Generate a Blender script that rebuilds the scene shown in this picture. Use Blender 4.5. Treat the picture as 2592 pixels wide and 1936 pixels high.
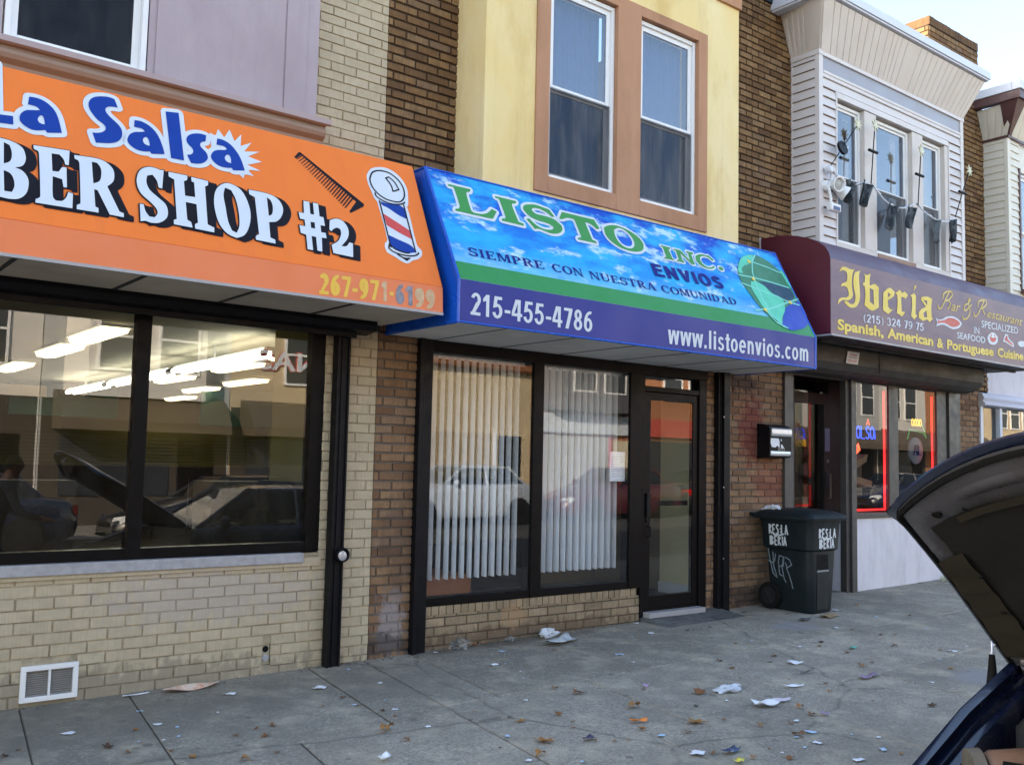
import bpy, math, random
from mathutils import Vector, Matrix
from mathutils.geometry import tessellate_polygon
for o in list(bpy.data.objects): bpy.data.objects.remove(o)
sc = bpy.context.scene
COL = sc.collection
rnd = random.Random(11)
RAD = math.radians

# ------------------------------------------------------------------ camera
YAW, PITCH, ROLL, LENS = RAD(38.26324), RAD(4.72692), RAD(1.27434), 36 * 2422.8046 / 2592
fw = Vector((math.sin(YAW) * math.cos(PITCH), math.cos(YAW) * math.cos(PITCH), math.sin(PITCH)))
rt = Vector((math.cos(YAW), -math.sin(YAW), 0)); up = rt.cross(fw)
r2 = rt * math.cos(ROLL) + up * math.sin(ROLL); u2 = up * math.cos(ROLL) - rt * math.sin(ROLL)
cd = bpy.data.cameras.new('camera'); cam = bpy.data.objects.new('camera', cd); COL.objects.link(cam)
cam.matrix_world = Matrix(((r2.x, u2.x, -fw.x, 0), (r2.y, u2.y, -fw.y, -6.3), (r2.z, u2.z, -fw.z, 1.507), (0, 0, 0, 1)))
cd.sensor_width = 36; cd.lens = LENS; cd.clip_start = .05; cd.clip_end = 2000
sc.camera = cam

# ------------------------------------------------------------------ sky, sun, exposure
SUN_EL, SUN_AZ = RAD(27), RAD(-50)          # behind the shops, from the left
w = bpy.data.worlds.new('World'); sc.world = w; w.use_nodes = True
nt = w.node_tree; nt.nodes.clear()
bg = nt.nodes.new('ShaderNodeBackground'); wo = nt.nodes.new('ShaderNodeOutputWorld')
sky = nt.nodes.new('ShaderNodeTexSky'); sky.sky_type = 'NISHITA'; sky.sun_disc = False
sky.sun_elevation = SUN_EL; sky.sun_rotation = SUN_AZ
sky.air_density = 1.0; sky.dust_density = 1.2; sky.ozone_density = 1.0
nt.links.new(sky.outputs[0], bg.inputs[0]); bg.inputs[1].default_value = .15
nt.links.new(bg.outputs[0], wo.inputs[0])
sl = bpy.data.lights.new('sun', 'SUN'); sl.energy = 4.6; sl.angle = RAD(.5); sl.color = (1, .90, .78)
so = bpy.data.objects.new('sun', sl); COL.objects.link(so); so.location = (-20, 20, 30)
sdir = Vector((math.sin(SUN_AZ) * math.cos(SUN_EL), math.cos(SUN_AZ) * math.cos(SUN_EL), math.sin(SUN_EL)))
so.rotation_euler = sdir.to_track_quat('Z', 'Y').to_euler()
vs = sc.view_settings
vs.view_transform = 'Standard'; vs.look = 'None'; vs.gamma = 1; vs.use_curve_mapping = False
vs.exposure = 2.15
vs.use_white_balance = True; vs.white_balance_temperature = 7150; vs.white_balance_tint = 10
sc.cycles.use_denoising = True
sc.cycles.max_bounces = 8; sc.cycles.transparent_max_bounces = 16
sc.cycles.sample_clamp_indirect = 6; sc.cycles.caustics_reflective = False; sc.cycles.caustics_refractive = False

# ------------------------------------------------------------------ helpers: materials
def nodes(name):
    m = bpy.data.materials.new(name); m.use_nodes = True
    t = m.node_tree; b = t.nodes['Principled BSDF']
    return m, t, b
def N(t, kind, **kw):
    n = t.nodes.new(kind)
    for k, v in kw.items():
        if isinstance(k, str) and hasattr(n, k): setattr(n, k, v)
        else: n.inputs[k].default_value = v
    return n
def L(t, a, b): t.links.new(a, b)
def c4(c): return (c[0], c[1], c[2], 1)
def mixc(t, fac, a, b, mode='MIX'):
    n = t.nodes.new('ShaderNodeMix'); n.data_type = 'RGBA'; n.blend_type = mode
    for sock, v in ((n.inputs[0], fac), (n.inputs[6], a), (n.inputs[7], b)):
        if hasattr(v, 'is_linked'): L(t, v, sock)
        elif isinstance(v, (int, float)): sock.default_value = v
        else: sock.default_value = c4(v)
    return n.outputs[2]
def coords(t, scale=(1, 1, 1), kind='Object'):
    tc = t.nodes.new('ShaderNodeTexCoord'); mp = t.nodes.new('ShaderNodeMapping')
    mp.inputs['Scale'].default_value = scale
    L(t, tc.outputs[kind], mp.inputs[0]); return mp.outputs[0]
def noise(t, vec, scale=5, detail=4, rough=.55):
    n = t.nodes.new('ShaderNodeTexNoise'); n.inputs['Scale'].default_value = scale
    n.inputs['Detail'].default_value = detail; n.inputs['Roughness'].default_value = rough
    L(t, vec, n.inputs['Vector']); return n.outputs[0]
def ramp(t, fac, stops, interp='LINEAR'):
    n = t.nodes.new('ShaderNodeValToRGB'); n.color_ramp.interpolation = interp
    el = n.color_ramp.elements
    while len(el) < len(stops): el.new(.5)
    for e, (p, c) in zip(el, stops):
        e.position = p; e.color = c4(c) if not isinstance(c, (int, float)) else (c, c, c, 1)
    L(t, fac, n.inputs[0]); return n.outputs[0]
def bump(t, b, h, strength=.3, dist=.01):
    n = t.nodes.new('ShaderNodeBump'); n.inputs['Strength'].default_value = strength
    n.inputs['Distance'].default_value = dist
    L(t, h, n.inputs['Height']); L(t, n.outputs[0], b.inputs['Normal'])
def scol(c, k): return tuple(min(1, max(0, x * k)) for x in c)
MATS = {}
def pm(name, col, rough=.6, var=.15, scale=3, bmp=0, bscale=90, metal=0, coat=0, spec=.5, grime=0, grimecol=(.03, .027, .022), stretch=(1, 1, 1)):
    if name in MATS: return MATS[name]
    m, t, b = nodes(name); v = coords(t, stretch)
    f = noise(t, v, scale, 5)
    c = mixc(t, f, scol(col, 1 - var), scol(col, 1 + var))
    if grime:
        g = ramp(t, noise(t, v, scale * .6, 8, .7), [(.45, 0.0), (.75, grime)])
        c = mixc(t, g, c, grimecol)
    L(t, c, b.inputs['Base Color'])
    b.inputs['Roughness'].default_value = rough; b.inputs['Metallic'].default_value = metal
    b.inputs['Specular IOR Level'].default_value = spec
    if coat: b.inputs['Coat Weight'].default_value = coat; b.inputs['Coat Roughness'].default_value = .06
    if var:
        rr = ramp(t, noise(t, v, scale * 2.3, 3), [(.3, max(0, rough - .12)), (.7, min(1, rough + .12))]); L(t, rr, b.inputs['Roughness'])
    if bmp: bump(t, b, noise(t, v, bscale, 4), bmp, .004)
    MATS[name] = m; return m
def emat(name, col, strength):
    if name in MATS: return MATS[name]
    m, t, b = nodes(name)
    b.inputs['Base Color'].default_value = c4(col); b.inputs['Emission Color'].default_value = c4(col)
    b.inputs['Emission Strength'].default_value = strength
    MATS[name] = m; return m
def glassmat(name, tint=(.93, .96, .95), ior=1.5, rough=0.0, dirt=0.0):
    if name in MATS: return MATS[name]
    m = bpy.data.materials.new(name); m.use_nodes = True; t = m.node_tree; t.nodes.clear()
    o = t.nodes.new('ShaderNodeOutputMaterial'); mx = t.nodes.new('ShaderNodeMixShader')
    geo = t.nodes.new('ShaderNodeNewGeometry'); dp = t.nodes.new('ShaderNodeVectorMath'); dp.operation = 'DOT_PRODUCT'
    L(t, geo.outputs['Normal'], dp.inputs[0]); L(t, geo.outputs['Incoming'], dp.inputs[1])
    def mth(op, a, b_=0.0):
        n = t.nodes.new('ShaderNodeMath'); n.operation = op
        for i, q in enumerate((a, b_)):
            if hasattr(q, 'is_linked'): L(t, q, n.inputs[i])
            else: n.inputs[i].default_value = q
        return n.outputs[0]
    r0 = ((ior - 1) / (ior + 1)) ** 2
    fres = mth('ADD', mth('MULTIPLY', mth('POWER', mth('SUBTRACT', 1.0, mth('ABSOLUTE', dp.outputs['Value'])), 5.0), 1 - r0), r0)
    tr = t.nodes.new('ShaderNodeBsdfTransparent'); tr.inputs[0].default_value = c4(tint)
    gl = t.nodes.new('ShaderNodeBsdfGlossy'); gl.inputs['Roughness'].default_value = rough
    gl.inputs[0].default_value = (1, 1, 1, 1)
    v = coords(t); nb = t.nodes.new('ShaderNodeBump'); nb.inputs['Strength'].default_value = .012; nb.inputs['Distance'].default_value = .02
    L(t, noise(t, v, 1.6, 2), nb.inputs['Height']); L(t, nb.outputs[0], gl.inputs['Normal'])
    L(t, fres, mx.inputs[0]); L(t, tr.outputs[0], mx.inputs[1]); L(t, gl.outputs[0], mx.inputs[2])
    last = mx.outputs[0]
    if dirt:
        df = t.nodes.new('ShaderNodeBsdfDiffuse'); df.inputs[0].default_value = (.5, .48, .45, 1)
        m2 = t.nodes.new('ShaderNodeMixShader')
        vv = coords(t, (3, 3, .8))
        L(t, ramp(t, noise(t, vv, 2.2, 6, .7), [(.4, 0.0), (.8, dirt)]), m2.inputs[0])
        L(t, last, m2.inputs[1]); L(t, df.outputs[0], m2.inputs[2]); last = m2.outputs[0]
    L(t, last, o.inputs[0]); MATS[name] = m; return m

# ------------------------------------------------------------------ helpers: meshes and objects
ROOT = {}
def tag(o, label=None, cat=None, group=None, kind=None):
    if label: o['label'] = label
    if cat: o['category'] = cat
    if group: o['group'] = group
    if kind: o['kind'] = kind
    return o
def thing(name, label, cat, loc=(0, 0, 0), group=None):
    o = bpy.data.objects.new(name, None); COL.objects.link(o); o.location = loc; o.empty_display_size = .1
    ROOT[o.name] = Vector(loc); return tag(o, label, cat, group)
class MB:
    def __init__(s): s.v = []; s.f = []; s.t = []; s.m = []
    def add(s, vs, fs, tint=.5, mi=0):
        n = len(s.v); s.v.extend(tuple(p) for p in vs)
        for f in fs: s.f.append([i + n for i in f]); s.t.append(tint); s.m.append(mi)
        return s
    def box(s, x0, x1, y0, y1, z0, z1, tint=.5, mi=0):
        return s.add([(x0, y0, z0), (x1, y0, z0), (x1, y1, z0), (x0, y1, z0), (x0, y0, z1), (x1, y0, z1), (x1, y1, z1), (x0, y1, z1)],
                     [(3, 2, 1, 0), (4, 5, 6, 7), (0, 1, 5, 4), (1, 2, 6, 5), (2, 3, 7, 6), (3, 0, 4, 7)], tint, mi)
    def poly(s, pts, tint=.5, mi=0): return s.add(pts, [list(range(len(pts)))], tint, mi)
    def extr(s, pts, d, tint=.5, mi=0):
        n = len(pts); d = Vector(d); a = [Vector(p) for p in pts]
        fs = [list(range(n))[::-1], list(range(n, 2 * n))] + [(i, (i + 1) % n, n + (i + 1) % n, n + i) for i in range(n)]
        return s.add(a + [p + d for p in a], fs, tint, mi)
    def prism(s, yz, x0, x1, tint=.5, mi=0): return s.extr([(x0, y, z) for y, z in yz], (x1 - x0, 0, 0), tint, mi)
    def tube(s, pts, r, n=8, mi=0, tint=.5, closed=False):
        pts = [Vector(p) for p in pts]; k = len(pts); rs = r if isinstance(r, (list, tuple)) else [r] * k
        vs = []; prev = None
        for i, p in enumerate(pts):
            if closed: d = pts[(i + 1) % k] - pts[i - 1]
            else: d = pts[min(i + 1, k - 1)] - pts[max(i - 1, 0)]
            d.normalize()
            a = prev if prev is not None else (Vector((0, 0, 1)) if abs(d.z) < .9 else Vector((1, 0, 0)))
            a = (a - d * a.dot(d)).normalized(); b = d.cross(a); prev = a
            for j in range(n):
                an = 2 * math.pi * j / n; vs.append(p + (a * math.cos(an) + b * math.sin(an)) * rs[i])
        fs = []
        for i in range(k if closed else k - 1):
            q = (i + 1) % k
            for j in range(n): fs.append((i * n + j, i * n + (j + 1) % n, q * n + (j + 1) % n, q * n + j))
        if not closed: fs += [list(range(n))[::-1], [(k - 1) * n + j for j in range(n)]]
        return s.add(vs, fs, tint, mi)
    def lathe(s, c, axis, prof, n=20, mi=0, tint=.5):
        # prof: (distance along axis, radius)
        c = Vector(c); d = Vector(axis).normalized()
        a = Vector((0, 0, 1)) if abs(d.z) < .9 else Vector((1, 0, 0))
        a = (a - d * a.dot(d)).normalized(); b = d.cross(a); vs = []
        for h, r in prof:
            for j in range(n):
                an = 2 * math.pi * j / n; vs.append(c + d * h + (a * math.cos(an) + b * math.sin(an)) * max(r, 1e-4))
        fs = []
        for i in range(len(prof) - 1):
            for j in range(n): fs.append((i * n + j, i * n + (j + 1) % n, (i + 1) * n + (j + 1) % n, (i + 1) * n + j))
        fs += [list(range(n))[::-1], [(len(prof) - 1) * n + j for j in range(n)]]
        return s.add(vs, fs, tint, mi)
    def grid(s, fn, nu, nv, mi=0, tint=.5):
        vs = [fn(i / nu, j / nv) for i in range(nu + 1) for j in range(nv + 1)]; k = nv + 1
        return s.add(vs, [(i * k + j, (i + 1) * k + j, (i + 1) * k + j + 1, i * k + j + 1) for i in range(nu) for j in range(nv)], tint, mi)
    def rings(s, rs, cap=True, mi=0, tint=.5, closed=True):
        n = len(rs[0]); vs = [p for r in rs for p in r]; fs = []
        for i in range(len(rs) - 1):
            for j in range(n if closed else n - 1): fs.append((i * n + j, i * n + (j + 1) % n, (i + 1) * n + (j + 1) % n, (i + 1) * n + j))
        if cap: fs += [list(range(n))[::-1], [(len(rs) - 1) * n + j for j in range(n)]]
        return s.add(vs, fs, tint, mi)
    def build(s, name, mat, parent=None, smooth=False, bevel=0, label=None, seg=2, norm=True, xf=None):
        me = bpy.data.meshes.new(name)
        off = Vector((0, 0, 0)); p = parent
        if p is not None: off = ROOT[p.name]
        vs = [Vector(q) for q in s.v]
        if xf is not None: vs = [xf @ q for q in vs]
        me.from_pydata([q - off for q in vs], [], s.f); me.update()
        for m in (mat if isinstance(mat, (list, tuple)) else [mat]): me.materials.append(m)
        if any(s.m): me.polygons.foreach_set('material_index', s.m)
        if len(set(s.t)) > 1:
            a = me.attributes.new('tint', 'FLOAT', 'FACE'); a.data.foreach_set('value', s.t)
        if norm:
            import bmesh
            bm = bmesh.new(); bm.from_mesh(me); bmesh.ops.recalc_face_normals(bm, faces=bm.faces); bm.to_mesh(me); bm.free()
        if smooth: me.polygons.foreach_set('use_smooth', [True] * len(me.polygons))
        o = bpy.data.objects.new(name, me); COL.objects.link(o)
        if parent is not None: o.parent = parent; ROOT[o.name] = off
        else: ROOT[o.name] = Vector((0, 0, 0))
        if bevel:
            b = o.modifiers.new('bevel', 'BEVEL'); b.width = bevel; b.segments = seg; b.limit_method = 'ANGLE'; b.angle_limit = RAD(40)
        if smooth:
            try: me.set_sharp_from_angle(angle=RAD(42))
            except Exception: pass
        if label: o['label'] = label
        return o
def copy_tree(o, parent=None, **kw):
    c = o.copy(); COL.objects.link(c)
    if parent is not None: c.parent = parent
    for ch in list(o.children): copy_tree(ch, c)
    for k, v in kw.items(): c[k] = v
    return c
def gz(x, y):
    return .0125 * min(max(x, -15), 20) + .012 * max(y, -4.25) - .015

# ------------------------------------------------------------------ helpers: sign faces
class SP:
    """a sign face: (X, t) in metres, t running down from p0 to p1 in the y-z plane"""
    def __init__(s, p0, p1):
        s.p0 = p0; dy, dz = p1[0] - p0[0], p1[1] - p0[1]; l = math.hypot(dy, dz); s.L = l
        s.d = (dy / l, dz / l); s.n = (dz / l, -dy / l)
    def __call__(s, X, t, off=0.0):
        return (X, s.p0[0] + s.d[0] * t + s.n[0] * off, s.p0[1] + s.d[1] * t + s.n[1] * off)
def smooth_loop(lp, thr=48, sub=3):
    n = len(lp); P = [Vector(p) for p in lp]; tang = []
    for i in range(n):
        a = P[i] - P[i - 1]; b = P[(i + 1) % n] - P[i]
        ang = abs(math.degrees(a.angle(b))) if a.length > 0 and b.length > 0 else 0
        tang.append(None if ang > thr else (P[(i + 1) % n] - P[i - 1]) * .5)
    out = []
    for i in range(n):
        p, q = P[i], P[(i + 1) % n]; l = (q - p).length
        m0 = tang[i] if tang[i] is not None else (q - p); m1 = tang[(i + 1) % n] if tang[(i + 1) % n] is not None else (q - p)
        if m0.length > 0: m0 = m0.normalized() * l
        if m1.length > 0: m1 = m1.normalized() * l
        straight = tang[i] is None and tang[(i + 1) % n] is None
        for k in range(1 if straight else sub):
            u = k / sub
            h00, h10, h01, h11 = 2 * u**3 - 3 * u**2 + 1, u**3 - 2 * u**2 + u, -2 * u**3 + 3 * u**2, u**3 - u**2
            out.append(p * h00 + m0 * h10 + q * h01 + m1 * h11)
    return out
def loops_of(key, sm=True):
    ls = [[(x / 1000, y / 1000) for x, y in l] for l in T[key]]
    return [smooth_loop(l) if sm else [Vector(p) for p in l] for l in ls]
def fill(mb, loops, sp, off, shift=(0, 0), mi=0, sep=False):
    groups = [[l] for l in loops] if sep else [loops]
    for g in groups:
        flat = [p for l in g for p in l]
        tris = tessellate_polygon([[Vector((p[0], p[1], 0)) for p in l] for l in g])
        mb.add([sp(p[0] + shift[0], p[1] + shift[1], off) for p in flat], tris, mi=mi)
def ribbon(mb, loops, sp, off, wd, closed=True, mi=0, shift=(0, 0), step=3e-5):
    k = 0
    for l in loops:
        n = len(l)
        for i in range(n if closed else n - 1):
            a, b = Vector(l[i]), Vector(l[(i + 1) % n]); d = b - a
            if d.length < 1e-6: continue
            d.normalize(); p = Vector((-d.y, d.x)) * wd; o = off + (k % 23) * step; k += 1
            mb.add([sp(q[0] + shift[0], q[1] + shift[1], o) for q in (a + p, b + p, b + p * .7 + d * wd * .7, b + d * wd, b - p * .7 + d * wd * .7, b - p, a - p, a - p * .7 - d * wd * .7, a - d * wd, a + p * .7 - d * wd * .7)],
                   [list(range(10))], mi=mi)
TXT = {}
def text2d(s, bold=0.0, shear=0.0, spacing=1.0):
    k = (s, bold, shear, spacing)
    if k in TXT: return TXT[k]
    cu = bpy.data.curves.new('t', 'FONT'); cu.body = s; cu.offset = bold; cu.shear = shear; cu.space_character = spacing; cu.resolution_u = 4
    o = bpy.data.objects.new('t', cu); COL.objects.link(o)
    dg = bpy.context.evaluated_depsgraph_get(); me = bpy.data.meshes.new_from_object(o.evaluated_get(dg))
    vs = [(v.co.x, v.co.y) for v in me.vertices]; fs = [list(p.vertices) for p in me.polygons]
    bpy.data.objects.remove(o); bpy.data.curves.remove(cu); bpy.data.meshes.remove(me)
    TXT[k] = (vs, fs); return vs, fs
def captop(ch='H'):
    vs, _ = text2d(ch); return max(v[1] for v in vs)
def put_text(mb, s, sp, x0, x1, t0, t1, h, off, bold=0.0, shear=0.0, mi=0, spacing=1.0):
    """left end x0 on baseline t0, right end x1 on baseline t1, capital height h"""
    vs, fs = text2d(s, bold, shear, spacing)
    a = min(v[0] for v in vs); b = max(v[0] for v in vs); c = captop()
    out = []
    for x, y in vs:
        u = (x - a) / (b - a); out.append(sp(x0 + (x1 - x0) * u, t0 + (t1 - t0) * u - y / c * h, off))
    mb.add(out, fs, mi=mi)
# a small serif capital alphabet drawn as strokes, cap height 1
def _rect(a, b, c, d): return [(a, c), (b, c), (b, d), (a, d)]
def _arc(cx, cy, rx, ry, a0, a1, tv, th, n=18):
    o, i = [], []
    for k in range(n + 1):
        an = RAD(a0 + (a1 - a0) * k / n); o.append((cx + rx * math.cos(an), cy + ry * math.sin(an)))
        i.append((cx + (rx - tv) * math.cos(an), cy + (ry - th) * math.sin(an)))
    return [[o[k], o[k + 1], i[k + 1], i[k]] for k in range(n)]
def serif(ch, S=.19, H=.075):
    st = lambda x, w=None: [_rect(x, x + (w or S), 0, 1), _rect(x - .09, x + (w or S) + .09, 0, H), _rect(x - .09, x + (w or S) + .09, 1 - H, 1)]
    if ch == 'I': return .42, st(.11)
    if ch == 'E': return .82, st(.11) + [_rect(.2, .74, 0, H), _rect(.2, .72, 1 - H, 1), _rect(.2, .55, .47, .47 + H), _rect(.66, .74, 0, .26), _rect(.64, .72, .76, 1), _rect(.49, .55, .36, .64)]
    if ch == 'M': return 1.1, st(.1, .09) + st(.8) + [[(.12, 1), (.32, 1), (.6, .1), (.5, .0)], [(.5, 0), (.6, 0.05), (.86, 1), (.78, 1)]]
    if ch == 'N': return .98, st(.12, .08) + st(.76, .08) + [[(.08, 1), (.3, 1), (.84, 0), (.7, 0)]]
    if ch == 'P': return .8, st(.11) + _arc(.34, .73, .4, .27, -90, 90, S, H) + [_rect(.2, .36, 1 - H, 1), _rect(.2, .36, .46, .46 + H)]
    if ch == 'R': return .9, st(.11) + _arc(.36, .74, .38, .26, -90, 90, S, H) + [_rect(.2, .38, 1 - H, 1), _rect(.2, .4, .48, .48 + H), [(.38, .52), (.56, .5), (.8, 0), (.6, 0)], _rect(.6, .92, 0, H)]
    if ch == 'D': return .95, st(.11) + _arc(.36, .5, .52, .5, -90, 90, S + .02, H) + [_rect(.2, .38, 1 - H, 1), _rect(.2, .38, 0, H)]
    if ch == 'C': return .9, _arc(.48, .5, .45, .52, 48, 318, S + .02, H) + [_rect(.76, .83, .68, 1)]
    if ch == 'O': return 1.0, _arc(.5, .5, .47, .52, 0, 360, S + .02, H, 28)
    if ch == 'U': return .95, [_rect(.11, .11 + S, .35, 1), _rect(.02, .38, 1 - H, 1), _rect(.72, .8, .35, 1), _rect(.62, .9, 1 - H, 1)] + _arc(.455, .36, .345, .38, 180, 360, .13, H + .02)
    if ch == 'S': return .78, _arc(.38, .74, .31, .28, 20, 270, .17, H + .02) + _arc(.38, .27, .34, .29, -160, 90, .18, H + .02) + [_rect(.63, .7, .72, 1), _rect(.05, .12, 0, .3)]
    if ch == 'T': return .86, [_rect(.33, .33 + S, 0, 1), _rect(.22, .64, 0, H), _rect(.04, .82, 1 - H, 1), _rect(.04, .1, .72, 1), _rect(.76, .82, .72, 1)]
    if ch == 'A': return .98, [[(.44, 1), (.54, 1), (.2, 0), (.12, 0)], [(.44, 1), (.58, 1), (.9, 0), (.68, 0)], _rect(.25, .7, .3, .3 + H), _rect(.02, .32, 0, H), _rect(.58, .98, 0, H)]
    return .45, []
def put_serif(mb, s, sp, x0, x1, t0, t1, h, off):
    tot = sum(serif(c)[0] + .04 for c in s); x = 0; k = 0
    for c in s:
        w_, polys = serif(c)
        for p in polys:
            out = []
            for px, py in p:
                u = (x + px) / tot; out.append(sp(x0 + (x1 - x0) * u, t0 + (t1 - t0) * u - py * h, off + (k % 19) * 4e-5))
            k += 1; mb.poly(out)
        x += w_ + .04

# a bold sans alphabet drawn as strokes, cap height 1
def sans(ch, S=.2, H=.17):
    if ch == '-': return .38, [_rect(.03, .35, .30, .30 + H)]
    if ch == '.': return .30, [_rect(.05, .05 + S, 0, S)]
    if ch == ' ': return .3, []
    if ch in '()': 
        a = _arc(.42, .4, .38, .62, 120, 240, S * .8, H * .5); w_ = .36
        return (w_, a) if ch == '(' else (w_, [[(w_ - x, y) for x, y in p] for p in a])
    if ch == '0': return .60, _arc(.29, .5, .26, .51, 0, 360, S, H, 26)
    if ch == '1': return .50, [_rect(.20, .20 + S, 0, 1), [(.20, 1), (.26, 1), (.22, .72), (.03, .66), (.03, .80)]]
    if ch == '2': return .60, _arc(.29, .71, .26, .30, 165, -38, S, H) + [[(.31, .60), (.52, .56), (.27, H), (.02, .0)], _rect(.02, .55, 0, H)]
    if ch == '3': return .60, _arc(.28, .73, .24, .28, 160, -85, S, H) + _arc(.28, .285, .27, .30, 85, -160, S, H)
    if ch == '4': return .62, [_rect(.33, .33 + S, 0, 1), [(.20, 1), (.40, 1), (.16, .38), (.0, .24), (.0, .38)], _rect(.0, .60, .22, .22 + H)]
    if ch == '5': return .60, [_rect(.1, .52, 1 - H, 1), [(.1, 1), (.28, 1), (.22, .5), (.03, .46)]] + _arc(.27, .33, .28, .34, 128, -165, S, H)
    if ch == '6': return .60, _arc(.29, .33, .27, .34, 0, 360, S, H, 24) + _arc(.42, .40, .40, .61, 78, 190, S, H)
    if ch == '7': return .58, [_rect(.03, .55, 1 - H, 1), [(.34, 1 - H), (.55, 1 - H * .9), (.33, 0), (.13, 0)]]
    if ch == '8': return .60, _arc(.29, .74, .235, .27, 0, 360, S, H, 24) + _arc(.29, .275, .27, .29, 0, 360, S, H, 24)
    if ch == '9': return .60, _arc(.29, .67, .27, .34, 0, 360, S, H, 24) + _arc(.16, .60, .40, .61, -102, 10, S, H)
    X = .74
    if ch == 'l': return .32, [_rect(.06, .06 + S, 0, 1)]
    if ch == 'i': return .32, [_rect(.06, .06 + S, 0, X), _rect(.06, .06 + S, .83, 1)]
    if ch == 'o': return .64, _arc(.31, X / 2, .29, X / 2 + .01, 0, 360, S, H, 26)
    if ch == 'c': return .58, _arc(.31, X / 2, .29, X / 2 + .01, 42, 318, S, H, 22)
    if ch == 'e': return .62, _arc(.31, X / 2, .29, X / 2 + .01, 0, 318, S, H, 22) + [_rect(.1, .58, .31, .31 + H * .85)]
    if ch == 'n': return .64, [_rect(.06, .06 + S, 0, X)] + _arc(.33, .42, .25, .33, 0, 165, S, H) + [_rect(.58 - S, .58, 0, .43)]
    if ch == 'm': return .94, [_rect(.06, .06 + S, 0, X)] + _arc(.30, .45, .225, .30, 0, 165, S, H) + [_rect(.525 - S, .525, 0, .46)] + _arc(.635, .45, .225, .30, 0, 150, S, H) + [_rect(.86 - S, .86, 0, .46)]
    if ch == 'v': return .58, [[(.0, X), (.21, X), (.37, 0), (.20, 0)], [(.37, X), (.57, X), (.38, 0), (.21, 0)]]
    if ch == 'w': return .84, [[(.0, X), (.19, X), (.30, 0), (.13, 0)], [(.33, X), (.46, X), (.30, 0), (.15, 0)], [(.37, X), (.51, X), (.70, 0), (.54, 0)], [(.65, X), (.84, X), (.70, 0), (.54, 0)]]
    if ch == 's': return .56, _arc(.27, .54, .22, .21, 20, 265, S * .9, H * .85) + _arc(.27, .205, .25, .215, -165, 92, S * .9, H * .85)
    if ch == 't': return .38, [_rect(.10, .10 + S, .08, .95), _rect(.0, .37, X - .13, X), _rect(.12, .36, 0, .14)]
    if ch == 'E': return .68, [_rect(.04, .04 + S, 0, 1), _rect(.2, .64, 0, H), _rect(.2, .62, 1 - H, 1), _rect(.2, .58, .43, .43 + H)]
    if ch == 'N': return .76, [_rect(.04, .04 + S, 0, 1), _rect(.70 - S, .70, 0, 1), [(.04, 1), (.24, 1), (.70, 0), (.50, 0)]]
    if ch == 'V': return .72, [[(.0, 1), (.24, 1), (.44, 0), (.26, 0)], [(.48, 1), (.71, 1), (.46, 0), (.28, 0)]]
    if ch == 'I': return .32, [_rect(.05, .05 + S, 0, 1)]
    if ch == 'O': return .80, _arc(.39, .5, .37, .52, 0, 360, S, H, 30)
    if ch == 'S': return .70, _arc(.33, .73, .28, .28, 15, 268, S, H) + _arc(.33, .275, .31, .295, -165, 92, S, H)
    return .3, []
def put_sans(mb, s, sp, x0, x1, t0, t1, h, off, S=.2, H=.17, track=.05):
    tot = sum(sans(c, S, H)[0] + track for c in s) - track; x = 0; k = 0
    for c in s:
        w_, polys = sans(c, S, H)
        for p in polys:
            out = []
            for px, py in p:
                u = (x + px) / tot; out.append(sp(x0 + (x1 - x0) * u, t0 + (t1 - t0) * u - py * h, off + (k % 19) * 4e-5))
            k += 1; mb.poly(out)
        x += w_ + track

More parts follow.
